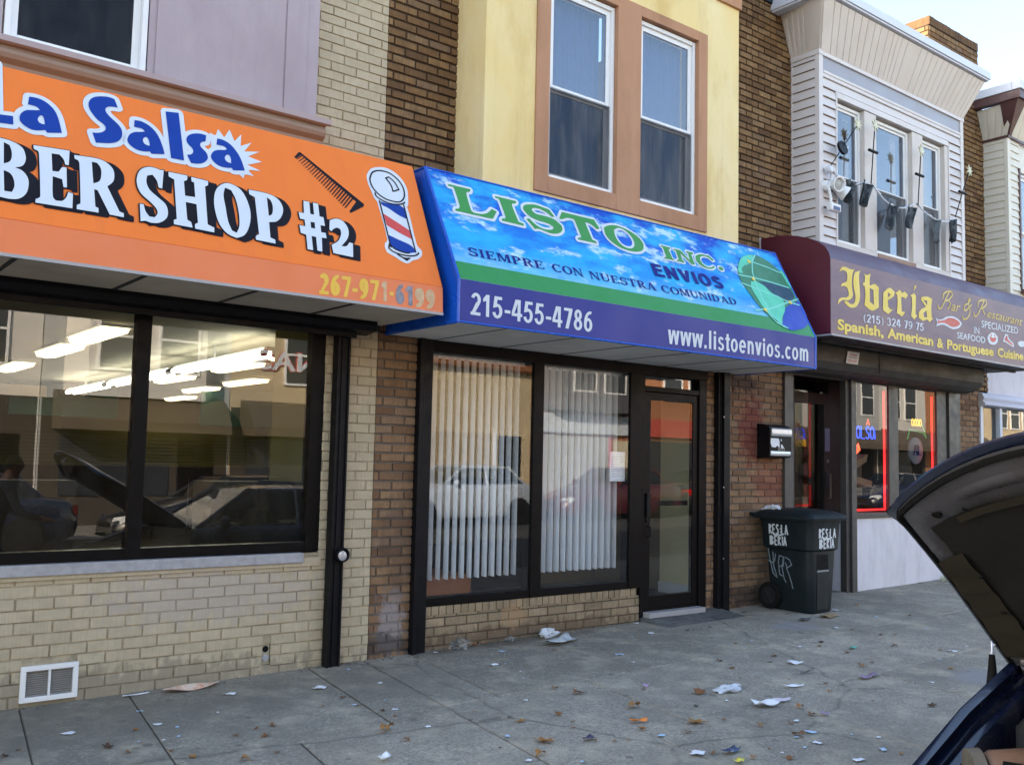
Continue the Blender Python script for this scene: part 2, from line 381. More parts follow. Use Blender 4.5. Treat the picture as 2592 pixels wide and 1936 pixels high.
# traced sign artwork: millimetres along and down each sign face
T={'laL':[[(868,11),(916,-6),(913,364),(989,354),(989,413),(861,428)]],
'laa1':[[(1075,187),(1114,183),(1157,196),(1194,230),(1216,277),(1227,335),(1235,399),(1158,421),(1150,404),(1118,416),(1081,421),(1045,403),(1024,379),(1022,350),(1032,318),(1057,291),(1085,281),(1128,269),(1114,251),(1093,245),(1067,246)],[(1131,303),(1120,317),(1113,339),(1120,359),(1135,365),(1149,363),(1146,325),(1142,307)]],
'laS':[[(1557,113),(1542,52),(1515,46),(1480,51),(1438,67),(1410,90),(1393,126),(1393,167),(1410,207),(1434,241),(1463,264),(1477,287),(1470,312),(1448,333),(1421,344),(1400,347),(1415,417),(1450,410),(1491,400),(1533,379),(1559,344),(1568,310),(1565,270),(1543,235),(1511,203),(1489,173),(1484,147),(1499,126),(1524,116)]],
'laa2':[[(1648,180),(1687,177),(1732,197),(1768,237),(1788,287),(1801,349),(1806,394),(1727,413),(1719,397),(1689,406),(1647,405),(1614,387),(1596,361),(1596,334),(1614,296),(1644,272),(1673,263),(1702,252),(1686,234),(1642,233)],[(1704,291),(1690,306),(1685,326),(1693,347),(1711,354),(1722,353),(1721,316),(1714,295)]],
'lal':[[(1844,52),(1925,37),(1921,411),(1842,413)]],
'las':[[(2074,220),(2084,169),(2050,166),(2010,176),(1970,202),(1952,240),(1959,272),(1979,295),(1986,321),(1973,348),(1944,361),(1962,418),(2000,414),(2039,398),(2069,364),(2075,334),(2065,304),(2041,277),(2036,253),(2050,232)]],
'laa3':[[(2154,173),(2197,175),(2241,202),(2274,251),(2295,309),(2307,388),(2229,406),(2221,389),(2185,397),(2139,393),(2107,368),(2095,338),(2103,308),(2125,280),(2154,265),(2195,254),(2208,243),(2190,226),(2143,226)],[(2207,286),(2191,303),(2185,324),(2193,344),(2210,351),(2222,352),(2225,313),(2218,291)]],
'burst':[[(2111,136),(2148,150),(2171,89),(2204,148),(2249,71),(2270,159),(2324,89),(2307,188),(2387,138),(2326,227),(2434,200),(2346,261),(2438,282),(2332,333),(2418,359),(2326,373),(2365,416),(2305,412),(2292,449),(2268,427),(2137,408),(2107,273)]],
'shB':[[(831,534),(923,528),(981,536),(1028,565),(1042,611),(1041,652),(1024,690),(988,709),(1023,722),(1048,761),(1051,813),(1036,872),(1000,912),(954,923),(914,920),(825,918)],[(939,552),(966,565),(975,604),(974,646),(963,677),(935,697)],[(934,741),(964,754),(980,790),(982,837),(969,876),(933,877)]],
'shE':[[(1084,532),(1269,519),(1259,624),(1241,624),(1234,588),(1214,561),(1174,564),(1173,686),(1205,682),(1224,646),(1247,642),(1242,781),(1225,783),(1220,730),(1173,721),(1168,861),(1181,882),(1214,877),(1237,845),(1247,810),(1271,815),(1263,916),(1080,919),(1082,895),(1101,881),(1106,864),(1110,584),(1106,566),(1085,557)]],
'shR':[[(1292,543),(1416,535),(1461,549),(1495,588),(1500,634),(1490,680),(1456,721),(1510,882),(1533,890),(1531,917),(1456,915),(1402,761),(1384,758),(1383,877),(1399,884),(1397,915),(1285,916),(1287,888),(1306,874),(1308,849),(1316,596),(1310,576),(1292,568)],[(1383,566),(1411,567),(1428,597),(1429,644),(1416,694),(1382,719)]],
'shS':[[(1788,519),(1766,661),(1746,659),(1739,608),(1718,573),(1686,587),(1678,634),(1691,686),(1735,731),(1775,772),(1784,825),(1771,872),(1727,913),(1679,923),(1650,916),(1622,925),(1627,803),(1649,800),(1655,848),(1674,881),(1704,880),(1723,849),(1717,812),(1683,771),(1640,726),(1623,670),(1628,607),(1654,550),(1701,519),(1745,519),(1770,526)]],
'shH':[[(1815,526),(1927,526),(1922,559),(1902,573),(1898,682),(1959,679),(1964,569),(1949,564),(1950,530),(2053,536),(2049,569),(2029,582),(2013,865),(2051,881),(2047,916),(1934,912),(1937,880),(1955,866),(1961,730),(1897,728),(1893,857),(1914,869),(1919,908),(1811,906),(1812,876),(1831,864),(1844,576),(1813,561)]],
'shO':[[(2155,528),(2205,522),(2260,556),(2290,632),(2298,724),(2277,821),(2235,898),(2183,929),(2128,908),(2088,849),(2072,762),(2074,670),(2100,583)],[(2156,560),(2194,572),(2215,637),(2221,741),(2212,835),(2188,891),(2160,879),(2144,815),(2141,713),(2139,620)]],
'shP':[[(2311,538),(2425,539),(2494,561),(2525,621),(2511,690),(2467,747),(2413,764),(2404,882),(2434,893),(2432,922),(2306,918),(2310,889),(2332,873),(2344,590),(2310,574)],[(2426,571),(2449,590),(2456,642),(2441,699),(2418,716)]],
'shN':[[(2682,539),(2723,538),(2714,636),(2741,636),(2749,538),(2786,540),(2778,643),(2806,643),(2805,713),(2773,713),(2768,769),(2800,769),(2799,811),(2765,812),(2749,923),(2715,921),(2724,814),(2693,814),(2685,924),(2647,923),(2656,811),(2620,804),(2621,743),(2661,745),(2665,692),(2633,691),(2632,639),(2669,640)],[(2705,701),(2734,700),(2729,749),(2700,749)]],
'sh2':[[(2849,658),(2899,634),(2944,642),(2972,683),(2974,733),(2952,788),(2897,852),(2937,845),(2963,811),(2989,814),(2969,926),(2828,920),(2827,857),(2882,814),(2914,753),(2915,715),(2894,707),(2868,721),(2844,747),(2833,732)]],
'comb':[[(2730,120),(3149,455),(3139,478),(3028,555),(3018,544),(3089,448),(3082,443),(2733,144),(2691,185),(2679,177),(2716,127)]],
'teeth':[[(2734,147),(2740,152),(2697,191),(2691,190)],[(2749,160),(2755,164),(2710,206),(2704,205)],[(2764,172),(2769,177),(2724,221),(2717,220)],[(2778,185),(2784,189),(2737,236),(2731,235)],[(2793,197),(2799,202),(2751,251),(2744,250)],[(2808,209),(2814,214),(2764,266),(2757,265)],[(2823,222),(2829,227),(2778,281),(2771,280)],[(2837,234),(2844,239),(2791,296),(2784,295)],[(2852,247),(2859,252),(2805,311),(2797,310)],[(2867,259),(2874,265),(2818,326),(2811,325)],[(2882,272),(2889,277),(2832,341),(2824,340)],[(2897,284),(2904,290),(2846,356),(2838,356)],[(2912,297),(2919,303),(2859,371),(2851,371)],[(2927,309),(2934,315),(2873,387),(2864,386)],[(2942,322),(2949,328),(2886,402),(2878,401)],[(2956,335),(2964,341),(2900,417),(2891,416)],[(2971,347),(2979,353),(2914,432),(2905,431)],[(2986,360),(2995,366),(2927,447),(2918,446)],[(3001,372),(3010,379),(2941,462),(2932,461)],[(3016,385),(3025,392),(2954,478),(2945,477)],[(3031,398),(3040,405),(2968,493),(2958,492)],[(3047,410),(3055,417),(2982,508),(2972,507)],[(3062,423),(3071,430),(2995,523),(2985,522)]],
'polebk':[[(3280,113),(3350,85),(3420,81),(3483,112),(3524,163),(3544,234),(3533,311),(3519,379),(3505,401),(3510,463),(3511,728),(3538,762),(3532,803),(3498,840),(3441,865),(3396,896),(3352,887),(3308,861),(3248,833),(3239,792),(3249,756),(3273,725),(3260,411),(3242,379),(3234,335),(3219,266),(3220,202),(3242,155)]],
'poleblue':[[(3287,400),(3358,406),(3437,398),(3483,424),(3478,511),(3408,486),(3341,446),(3294,430)],[(3293,682),(3367,707),(3446,731),(3481,764),(3484,790),(3403,809),(3323,794),(3291,769)]],
'polered':[[(3288,503),(3377,551),(3475,606),(3479,681),(3389,646),(3295,599)]],
'polelines':[[(3242,215),(3271,157),(3315,127),(3369,116),(3424,123),(3473,157),(3505,210),(3510,275),(3491,330),(3447,370),(3390,376),(3332,367),(3280,334),(3248,287),(3239,239),(3242,215)],[(3259,334),(3262,361),(3303,387),(3367,402),(3438,393),(3486,370),(3498,347)],[(3280,397),(3288,783)],[(3478,388),(3484,790)],[(3281,758),(3269,795),(3301,819),(3373,832),(3450,826),(3503,799),(3506,768)],[(3291,769),(3323,794),(3403,809),(3482,790)],[(3330,835),(3368,854),(3410,854),(3448,836)],[(3371,858),(3393,871),(3414,853)],[(3378,176),(3407,160),(3447,197),(3468,257),(3414,285),(3409,229),(3378,176)]],
'bphone':[[(2707,167),(3142,157)],[(2706,32),(3142,30)],[(3150,152),(3202,160)],[(3218,101),(3254,118)],[(3265,159),(3341,161)],[(3360,158),(3402,161)],[(3414,163),(3490,168)],[(3507,166),(3583,164)],[(3265,27),(3342,21)]],
'liL':[[(3883,123),(4089,123),(4075,149),(4043,160),(4033,188),(4029,337),(4046,358),(4113,355),(4178,332),(4240,278),(4281,294),(4217,378),(3875,377),(3886,358),(3913,349),(3931,321),(3932,155),(3925,140),(3887,142)]],
'liI':[[(4317,133),(4527,134),(4508,160),(4477,167),(4464,191),(4473,347),(4489,353),(4518,357),(4515,380),(4301,375),(4316,353),(4342,348),(4354,328),(4351,166),(4346,152),(4317,149)]],
'liS':[[(4846,138),(4862,141),(4893,207),(4861,214),(4815,177),(4748,156),(4681,166),(4661,192),(4692,221),(4777,223),(4880,237),(4937,287),(4923,338),(4862,381),(4786,397),(4716,386),(4672,377),(4651,378),(4621,386),(4569,300),(4600,288),(4649,339),(4713,366),(4789,361),(4829,342),(4835,320),(4792,298),(4679,286),(4606,256),(4572,207),(4586,167),(4643,138),(4728,123),(4790,130)]],
'liT':[[(4997,133),(5354,134),(5379,223),(5343,238),(5300,200),(5254,186),(5229,190),(5230,202),(5236,368),(5273,376),(5273,398),(5064,399),(5078,379),(5103,374),(5116,355),(5113,196),(5106,184),(5056,181),(5006,196),(4967,215),(4937,216)]],
'liO':[[(5435,202),(5492,168),(5575,144),(5673,146),(5771,175),(5848,227),(5869,290),(5833,353),(5760,389),(5667,401),(5563,389),(5474,347),(5429,285)],[(5557,198),(5629,160),(5697,174),(5744,220),(5756,290),(5724,347),(5668,374),(5598,366),(5556,325),(5541,262)]],
'inI':[[(6097,254),(6222,256),(6211,273),(6185,281),(6188,383),(6209,389),(6203,400),(6076,401),(6082,387),(6110,380),(6117,274),(6097,267)]],
'inN':[[(6263,259),(6355,262),(6425,360),(6447,275),(6423,269),(6429,254),(6525,254),(6513,271),(6483,281),(6474,397),(6429,400),(6330,295),(6320,374),(6339,389),(6329,403),(6235,402),(6244,388),(6272,380),(6285,275),(6259,272)]],
'inC':[[(6742,243),(6793,292),(6761,303),(6726,273),(6665,266),(6611,284),(6585,320),(6592,366),(6640,394),(6701,388),(6747,364),(6764,369),(6706,403),(6638,410),(6558,393),(6519,348),(6533,298),(6590,263),(6662,247),(6712,251)]],
'inD':[[(6813,368),(6836,356),(6861,354),(6881,365),(6876,383),(6853,395),(6827,396),(6810,384)]],
'envios':[[(5842,623),(6778,620)],[(5857,494),(6700,483)]],
'siem0':[[(3869,778),(4584,780)],[(3901,706),(4612,705)],[(4655,782),(4968,783)],[(4683,709),(4999,708)],[(5044,785),(5786,783)]],
'siem1':[[(5578,781),(5807,787)],[(5860,793),(6864,777)],[(5909,719),(6831,710)]],
'siemN':[[(5045,788),(5067,718)]],
'lphone':[[(3812,239),(4984,249)],[(3826,81),(4949,92)]],
'lweb':[[(5815,253),(7778,236)],[(6661,259),(6325,88)],[(5858,137),(7761,100)]],
'globe':[[(7188,236),(7272,166),(7402,113),(7527,95),(7644,119),(7755,179),(7841,278),(7878,430),(7905,571),(7907,725),(7867,840),(7766,912),(7617,956),(7491,972),(7373,934),(7278,864),(7182,752),(7113,594),(7077,472),(7094,362)]],
'glblue':[[(7571,729),(7699,656),(7897,584),(7907,725),(7867,840),(7766,912),(7617,956),(7491,972),(7412,919),(7479,837)]],
'gldark':[[(7346,439),(7586,421),(7836,448),(7862,522),(7755,615),(7608,615),(7485,536)]],
'glland':[[(7229,458),(7315,444),(7419,481),(7477,548),(7599,584),(7625,635),(7571,739),(7463,839),(7423,913),(7332,867),(7244,785),(7207,643),(7187,540)],[(7188,236),(7272,166),(7402,113),(7477,107),(7393,199),(7307,248),(7237,272),(7169,327),(7164,372),(7102,382),(7108,338)],[(7815,225),(7857,229),(7894,360),(7869,443),(7834,358)]],
'gllines':[[(7503,100),(7401,198),(7319,345),(7293,480),(7284,631),(7307,818),(7420,949)],[(7413,201),(7622,225),(7807,261)],[(7081,407),(7297,403),(7562,414),(7827,438)],[(7059,502),(7272,537),(7526,584),(7718,626),(7860,639)],[(7087,807),(7351,749),(7722,620),(7896,561)],[(7248,779),(7334,908),(7475,953)]],
'gldots':[[(7348,207)],[(7283,422)],[(7245,780)],[(7721,629)]],
'ibI':[[(8449,140),(8494,90),(8574,79),(8645,89),(8723,80),(8690,115),(8673,178),(8671,270),(8690,351),(8662,387),(8589,417),(8518,419),(8462,444),(8415,481),(8439,424),(8502,398),(8566,390),(8606,371),(8614,342),(8591,290),(8535,275),(8472,288),(8496,257),(8551,236),(8584,218),(8589,152),(8569,123),(8513,117)],[(8829,77),(8804,122),(8806,215),(8818,326),(8803,402),(8750,460),(8685,481),(8621,480),(8549,451),(8533,431),(8589,428),(8637,445),(8694,439),(8727,402),(8732,346),(8704,266),(8702,164),(8730,105)]],
'ibb':[[(8895,100),(8946,107),(9022,82),(9004,132),(8999,213),(9097,181),(9173,209),(9168,339),(9170,419),(9041,470),(8899,428),(8917,313),(8905,226),(8872,223),(8877,196),(8906,188),(8912,126)],[(8999,232),(9070,247),(9076,407),(9000,378)]],
'ibe':[[(9383,182),(9486,217),(9462,264),(9345,322),(9353,393),(9414,415),(9477,393),(9351,470),(9247,439),(9259,251)],[(9351,234),(9403,257),(9346,293)]],
'ibr':[[(9589,179),(9634,208),(9690,186),(9753,217),(9706,263),(9633,247),(9615,264),(9621,410),(9694,407),(9629,466),(9521,436),(9541,312),(9534,240),(9498,225)]],
'ibi':[[(9885,176),(9922,206),(9909,327),(9907,407),(9945,418),(9878,470),(9813,437),(9834,336),(9833,227),(9800,211)],[(9896,88),(9934,90),(9914,117),(9866,158),(9886,121)]],
'iba':[[(10036,202),(10161,181),(10268,193),(10246,287),(10252,408),(10282,415),(10202,467),(10154,439),(10058,465),(9973,439),(9974,379),(10042,332),(10129,301),(10025,233)],[(10069,379),(10138,340),(10155,409),(10097,426)],[(10073,227),(10156,227),(10155,278)]],
'fishw':[[(10336,391),(10400,412),(10491,397),(10593,358),(10737,339),(10862,362),(10940,400),(10879,454),(10753,486),(10651,483),(10549,463),(10449,468),(10348,497),(10370,446)]],
'fishr':[[(10380,415),(10430,424),(10551,396),(10634,368),(10757,363),(10861,383),(10898,410),(10817,450),(10692,463),(10570,440),(10459,442),(10369,467),(10390,439)]],
'ibscript':[[(10399,249),(10394,275),(10434,286),(10495,248),(10600,121),(10643,74)],[(10508,163),(10519,110),(10602,69),(10705,61),(10724,95),(10640,158),(10578,175)],[(10640,158),(10670,196),(10637,251),(10565,275)],[(10793,207),(10741,216),(10688,256),(10708,276),(10761,247),(10800,209),(10775,261),(10812,262)],[(10863,199),(10833,260)],[(10856,220),(10909,198)],[(11178,150),(11123,184),(11035,236),(10993,231),(11005,182),(11103,143),(11148,95),(11127,82),(11092,134),(11123,194),(11131,257),(11053,330),(10968,345),(10958,314)],[(11229,246),(11228,273),(11272,279),(11340,233),(11479,76)],[(11331,159),(11345,98),(11457,62),(11536,64),(11546,101),(11454,155),(11398,167)],[(11442,162),(11485,217),(11541,238)],[(11575,217),(11645,193),(11634,172),(11588,194),(11575,239),(11620,248)],[(11691,177),(11667,207),(11705,236),(11654,258)],[(11808,136),(11757,252),(11792,254)],[(11744,187),(11830,180)],[(11912,179),(11865,185),(11821,228),(11850,253),(11912,185),(11890,248)],[(11959,185),(11933,244),(11980,244),(12018,190),(11991,251)],[(12053,191),(12022,251)],[(12048,209),(12101,189)],[(12197,198),(12149,203),(12111,241),(12146,260),(12197,203),(12171,257)],[(12246,204),(12214,258)],[(12232,228),(12294,204),(12268,258),(12304,257)],[(12394,170),(12328,263),(12378,263)],[(12508,129),(12415,265)],[(12331,206),(12492,196)]],
'ibphone':[[(8872,604),(10083,578)],[(8914,515),(10085,497)]],
'ibspan':[[(8412,730),(9251,722)],[(8421,630),(9252,634)],[(9329,719),(10277,725)],[(10356,727),(10501,729)],[(10586,727),(11704,713)],[(11808,709),(12822,703)],[(9357,628),(10605,622)]],
'ibspec':[[(11411,393),(12372,377)],[(11415,306),(12376,292)],[(11225,482),(11357,482)],[(10817,581),(11500,579)],[(10825,514),(11503,503)]],
'crabw':[[(11553,503),(11588,467),(11669,432),(11738,430),(11818,466),(11827,520),(11768,565),(11663,580),(11585,560)]],
'crabr':[[(11617,481),(11690,495),(11767,477),(11777,509),(11734,540),(11654,543),(11616,513)],[(11634,463),(11669,450),(11663,482)],[(11738,450),(11767,466),(11725,478)]],
'lobw':[[(11982,461),(12020,413),(12092,411),(12113,459),(12232,510),(12254,558),(12157,551),(12039,522),(11956,514)]],
'lobr':[[(12018,463),(12043,433),(12079,435),(12077,474),(12207,518),(12218,542),(12146,529),(12052,499),(11992,499)]],
'shellw':[[(12342,494),(12430,463),(12580,460),(12655,481),(12577,517),(12402,534)]]}

# ------------------------------------------------------------------ materials
def brickmat(name, stops, mortar, vscratch=.35, soot=0.0, rough=.85, patch=None):
    m, t, b = nodes(name)
    at = t.nodes.new('ShaderNodeAttribute'); at.attribute_name = 'tint'
    base = ramp(t, at.outputs['Fac'], [(0.0, mortar), (.02, mortar)] + stops)
    sv = coords(t, (85, 85, 5)); sc_ = noise(t, sv, 1.0, 4, .7)
    bl = noise(t, coords(t, (9, 9, 14)), 1.0, 5, .65)
    mk = ramp(t, at.outputs['Fac'], [(.0, 1.0), (.02, 0.0)], 'CONSTANT'); mn = ramp(t, noise(t, coords(t, (5, 5, 7)), 1.0, 5, .7), [(.47, 0.0), (.62, .8)])
    mm_ = t.nodes.new('ShaderNodeMath'); mm_.operation = 'MULTIPLY'; L(t, mk, mm_.inputs[0]); L(t, mn, mm_.inputs[1])
    base = mixc(t, mm_.outputs[0], base, scol(mortar, .42))
    c = mixc(t, ramp(t, sc_, [(.3, 0.0), (.72, vscratch)]), base, scol(mortar, .35))
    c = mixc(t, ramp(t, bl, [(.35, .35), (.65, 0.0)]), c, scol(stops[0][1], .6))
    if soot:
        s = ramp(t, noise(t, coords(t, (2.2, 2.2, 3.2)), 1.3, 7, .7), [(.5, 0.0), (.68, soot)])
        c = mixc(t, s, c, (.02, .017, .015))
    if patch:   # patch: (centre x, z, radius, colour)
        for (px, pz, rx, rz, pc, amt) in patch:
            geo = t.nodes.new('ShaderNodeNewGeometry'); sx = t.nodes.new('ShaderNodeSeparateXYZ'); L(t, geo.outputs['Position'], sx.inputs[0])
            def mth(op, a, b_): 
                n = t.nodes.new('ShaderNodeMath'); n.operation = op
                for i, q in enumerate((a, b_)):
                    if hasattr(q, 'is_linked'): L(t, q, n.inputs[i])
                    else: n.inputs[i].default_value = q
                return n.outputs[0]
            dx = mth('DIVIDE', mth('SUBTRACT', sx.outputs[0], px), rx); dz = mth('DIVIDE', mth('SUBTRACT', sx.outputs[2], pz), rz)
            d2 = mth('SQRT', mth('ADD', mth('MULTIPLY', dx, dx), mth('MULTIPLY', dz, dz)), 0)
            nn = noise(t, coords(t, (14, 14, 9)), 1, 5, .7)
            v = mth('ADD', d2, mth('MULTIPLY', mth('SUBTRACT', nn, .5), 2.6))
            c = mixc(t, ramp(t, v, [(.55, amt), (.95, 0.0)]), c, pc)
    L(t, c, b.inputs['Base Color']); b.inputs['Roughness'].default_value = rough; b.inputs['Specular IOR Level'].default_value = .25
    bump(t, b, sc_, .5, .004)
    return m
M_beige = brickmat('beige_painted_brick', [(.05, (.52, .435, .30)), (.5, (.55, .462, .322)), (1.0, (.58, .49, .345))], (.47, .395, .272), .26, 0, .75,
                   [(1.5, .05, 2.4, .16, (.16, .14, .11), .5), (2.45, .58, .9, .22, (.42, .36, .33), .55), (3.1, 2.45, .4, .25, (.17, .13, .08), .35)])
M_brown = brickmat('brown_rug_brick', [(.05, (.16, .085, .04)), (.3, (.24, .13, .056)), (.55, (.31, .175, .077)), (.8, (.35, .215, .10)), (1.0, (.25, .155, .095))], (.032, .024, .019), .5, .4)
M_brown_low = brickmat('tan_orange_brick', [(.05, (.19, .10, .052)), (.35, (.30, .165, .085)), (.65, (.37, .225, .12)), (1.0, (.29, .185, .12))], (.18, .16, .145), .45, 0.25, .85,
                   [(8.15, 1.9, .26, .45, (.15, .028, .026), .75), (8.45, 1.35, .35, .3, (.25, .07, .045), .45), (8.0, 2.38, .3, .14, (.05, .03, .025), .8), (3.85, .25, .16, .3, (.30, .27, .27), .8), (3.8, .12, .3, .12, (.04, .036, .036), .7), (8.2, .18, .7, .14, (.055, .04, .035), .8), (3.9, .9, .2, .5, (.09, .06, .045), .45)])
M_knee = brickmat('weathered_tan_brick', [(.05, (.29, .215, .135)), (.5, (.37, .28, .175)), (1.0, (.43, .325, .21))], (.115, .09, .07), .3, .3, .9,
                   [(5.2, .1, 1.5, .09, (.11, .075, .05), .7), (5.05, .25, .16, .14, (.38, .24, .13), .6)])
M_mould = pm('mauve_moulding', (.30, .205, .15), .7, .10, 2, .1, 120)
M_mould2 = pm('mauve_moulding_light', (.40, .32, .32), .75, .06, 2, .15, 200)
def stucco(name, col, col2, stain):
    m, t, b = nodes(name); v = coords(t)
    c = mixc(t, ramp(t, noise(t, coords(t, (1.5, 1.5, .7)), 1.1, 6, .6), [(.35, 0.0), (.65, 1.0)]), col, col2)
    c = mixc(t, ramp(t, noise(t, coords(t, (1.2, 1.2, .5)), 1.7, 6, .65), [(.48, 0.0), (.70, .8)]), c, stain)
    c = mixc(t, ramp(t, noise(t, coords(t, (7, 7, .35)), 1.3, 5, .65), [(.55, 0.0), (.78, .35)]), c, scol(stain, .8))
    L(t, c, b.inputs['Base Color']); b.inputs['Roughness'].default_value = .9; b.inputs['Specular IOR Level'].default_value = .2
    bump(t, b, noise(t, v, 220, 4), .35, .004); return m
M_lilac = stucco('lilac_stucco', (.42, .355, .385), (.45, .38, .41), (.37, .305, .33))
M_yellow = stucco('yellow_stucco', (.80, .61, .27), (.84, .70, .40), (.66, .46, .18))
M_tan = stucco('tan_stucco_trim', (.46, .245, .145), (.50, .275, .17), (.36, .19, .11))
M_white = pm('white_vinyl_frame', (.80, .80, .80), .4, .03, 4)
M_lap = pm('siding_shade_stain', (.20, .125, .085), .8, .3, 5)  # brown lap strips: shadow lines painted in, along with some staining
M_siding = pm('white_vinyl_siding', (.66, .62, .61), .5, .05, 2.5, .05, 200, grime=.18, grimecol=(.32, .24, .19))
M_sidingc = pm('cream_vinyl_siding', (.70, .66, .56), .5, .05, 2.5, grime=.12, grimecol=(.35, .27, .2))
M_panel = pm('cream_mullion_panel', (.62, .565, .52), .6, .06, 4, grime=.1, grimecol=(.3, .24, .2))
M_fascia = pm('cream_fascia_panel', (.70, .64, .60), .55, .06, 1.5, grime=.2, grimecol=(.36, .25, .18), stretch=(3, 3, .4))
M_greystrip = pm('grey_blue_band', (.33, .34, .40), .5, .05, 2)
M_cap = pm('pale_metal_coping', (.60, .63, .70), .45, .05, 3)
M_maroon = pm('maroon_metal_trim', (.085, .035, .035), .45, .1, 4)
M_black = pm('black_painted_steel', (.006, .006, .008), .45, .25, 6, .06, 60, spec=.16, grime=.22, grimecol=(.03, .027, .025))
M_bronze = pm('dark_bronze_aluminium', (.005, .0042, .0045), .42, .2, 5, spec=.12)
M_grey = pm('grey_painted_steel', (.060, .055, .052), .5, .15, 5, .08, 70, grime=.35, grimecol=(.035, .03, .028))
M_shut = pm('sooty_grey_shutter_box', (.045, .043, .039), .6, .2, 3, .08, 50, grime=.5, grimecol=(.018, .016, .014))
M_soffit = pm('grey_soffit_panel', (.80, .78, .74), .7, .08, 2, grime=.25, grimecol=(.10, .08, .06))
M_soffitd = pm('brown_grey_soffit', (.60, .52, .43), .8, .12, 2, grime=.35, grimecol=(.05, .04, .03))
M_seam = pm('soffit_seam', (.03, .028, .025), .8, .1, 4)
M_trim = pm('aluminium_edge_trim', (.36, .35, .36), .45, .08, 6)
M_marble = pm('grey_marble_sill', (.36, .36, .38), .5, .28, 22, .1, 80, grime=.35, grimecol=(.10, .085, .07))
M_plaster = pm('white_painted_render', (.72, .71, .76), .85, .05, 3, .25, 40, grime=.4, grimecol=(.30, .28, .28), stretch=(2.5, 2.5, .9))
def vinyl(name, col, rough, dirt, spec=.22):
    m, t, b = nodes(name); v = coords(t)
    c = mixc(t, noise(t, v, 1.1, 4), scol(col, .95), scol(col, 1.05))
    c = mixc(t, ramp(t, noise(t, coords(t, (5, 1.2, 1.2)), 1.2, 6, .7), [(.5, 0.0), (.8, .35)]), c, dirt)
    c = mixc(t, ramp(t, noise(t, coords(t, (26, 1.5, 1.5)), 1.0, 4, .7), [(.6, 0.0), (.8, .22)]), c, dirt)
    L(t, c, b.inputs['Base Color']); b.inputs['Roughness'].default_value = rough; b.inputs['Specular IOR Level'].default_value = spec
    bump(t, b, noise(t, coords(t, (1.6, 1, 1)), 1.3, 3, .5), .35, .05); return m
M_orange = vinyl('orange_vinyl', (.86, .20, .035), .5, (.66, .16, .045))
M_orange0 = pm('plain_orange_vinyl', (.86, .20, .035), .5, .05, 1.1, spec=.25)
M_orange2 = pm('faded_orange_vinyl', (.80, .20, .062), .52, .08, 2.5, grime=.16, grimecol=(.62, .16, .05))
M_letw = pm('pale_grey_vinyl', (.62, .68, .74), .5, .05, 3, grime=.12, grimecol=(.4, .4, .42))
M_letb = pm('dark_blue_vinyl', (.004, .045, .30), .5, .12, 3, spec=.2)
M_letk = pm('black_vinyl', (.010, .009, .014), .5, .1, 5, spec=.15)
M_lety = pm('yellow_vinyl', (.80, .48, .045), .5, .06, 5)
M_letg = pm('green_vinyl', (.03, .27, .055), .5, .06, 3)
M_letn = pm('navy_vinyl', (.006, .012, .20), .5, .1, 4, spec=.2)
M_letbeige = pm('scuffed_beige_vinyl', (.60, .43, .25), .7, .25, 30, grime=.5, grimecol=(.75, .22, .10))
M_letgrey = pm('scuffed_grey_vinyl', (.20, .20, .23), .7, .35, 30, grime=.5, grimecol=(.55, .55, .6))
M_red = pm('red_vinyl', (.60, .06, .05), .5, .08, 5)
M_coral = pm('coral_vinyl', (.58, .085, .06), .5, .1, 8)
M_gold = pm('gold_yellow_vinyl', (.80, .60, .09), .5, .08, 5)
M_golddim = pm('faded_gold_vinyl', (.62, .45, .09), .5, .12, 6)
M_blueside = pm('glossy_blue_vinyl', (.0, .085, .52), .3, .08, 2)
M_valance = pm('purple_blue_vinyl', (.022, .03, .24), .42, .12, 1, spec=.3)
M_green = pm('green_stripe_vinyl', (.012, .25, .055), .45, .06, 1.5)
M_glsea = pm('globe_green', (.03, .20, .10), .45, .45, 6)
M_glblue = pm('globe_blue', (.005, .045, .42), .45, .25, 4)
M_gldark = pm('globe_dark_teal', (.006, .05, .095), .45, .4, 7)
M_glland = pm('globe_mint', (.08, .58, .38), .45, .35, 5)
M_glline = pm('globe_pale_lines', (.20, .66, .55), .45, .15, 5)
def skyvinyl():
    m, t, b = nodes('printed_sky_vinyl'); g = coords(t, (1, 1, 1))
    sx = t.nodes.new('ShaderNodeSeparateXYZ'); L(t, g, sx.inputs[0])
    mr = t.nodes.new('ShaderNodeMapRange'); mr.inputs[1].default_value = .30; mr.inputs[2].default_value = 1.19
    L(t, sx.outputs[2], mr.inputs[0])
    base = ramp(t, mr.outputs[0], [(.0, (.05, .48, .72)), (.3, (.0, .30, .74)), (.65, (.0, .13, .64)), (1.0, (.0, .066, .50))])
    n1 = noise(t, coords(t, (1.1, 2.6, 2.6)), 1.9, 8, .62)
    c = mixc(t, ramp(t, n1, [(.43, 0.0), (.54, .55), (.66, .9)]), base, (.01, .47, .80))
    n2 = noise(t, coords(t, (1.5, 3.5, 3.5)), 2.3, 9, .68)
    c = mixc(t, ramp(t, n2, [(.54, 0.0), (.63, .95)]), c, (.50, .72, .82))
    low = ramp(t, mr.outputs[0], [(.0, .75), (.22, .2), (.35, 0.0)])
    n3 = noise(t, coords(t, (2.5, 6, 6)), 2.0, 8, .65)
    lw = t.nodes.new('ShaderNodeMath'); lw.operation = 'MULTIPLY'; L(t, low, lw.inputs[0]); L(t, ramp(t, n3, [(.35, .3), (.6, 1.0)]), lw.inputs[1])
    c = mixc(t, lw.outputs[0], c, (.50, .72, .84))
    L(t, c, b.inputs['Base Color']); b.inputs['Roughness'].default_value = .45; b.inputs['Specular IOR Level'].default_value = .2; return m
M_sky = skyvinyl()
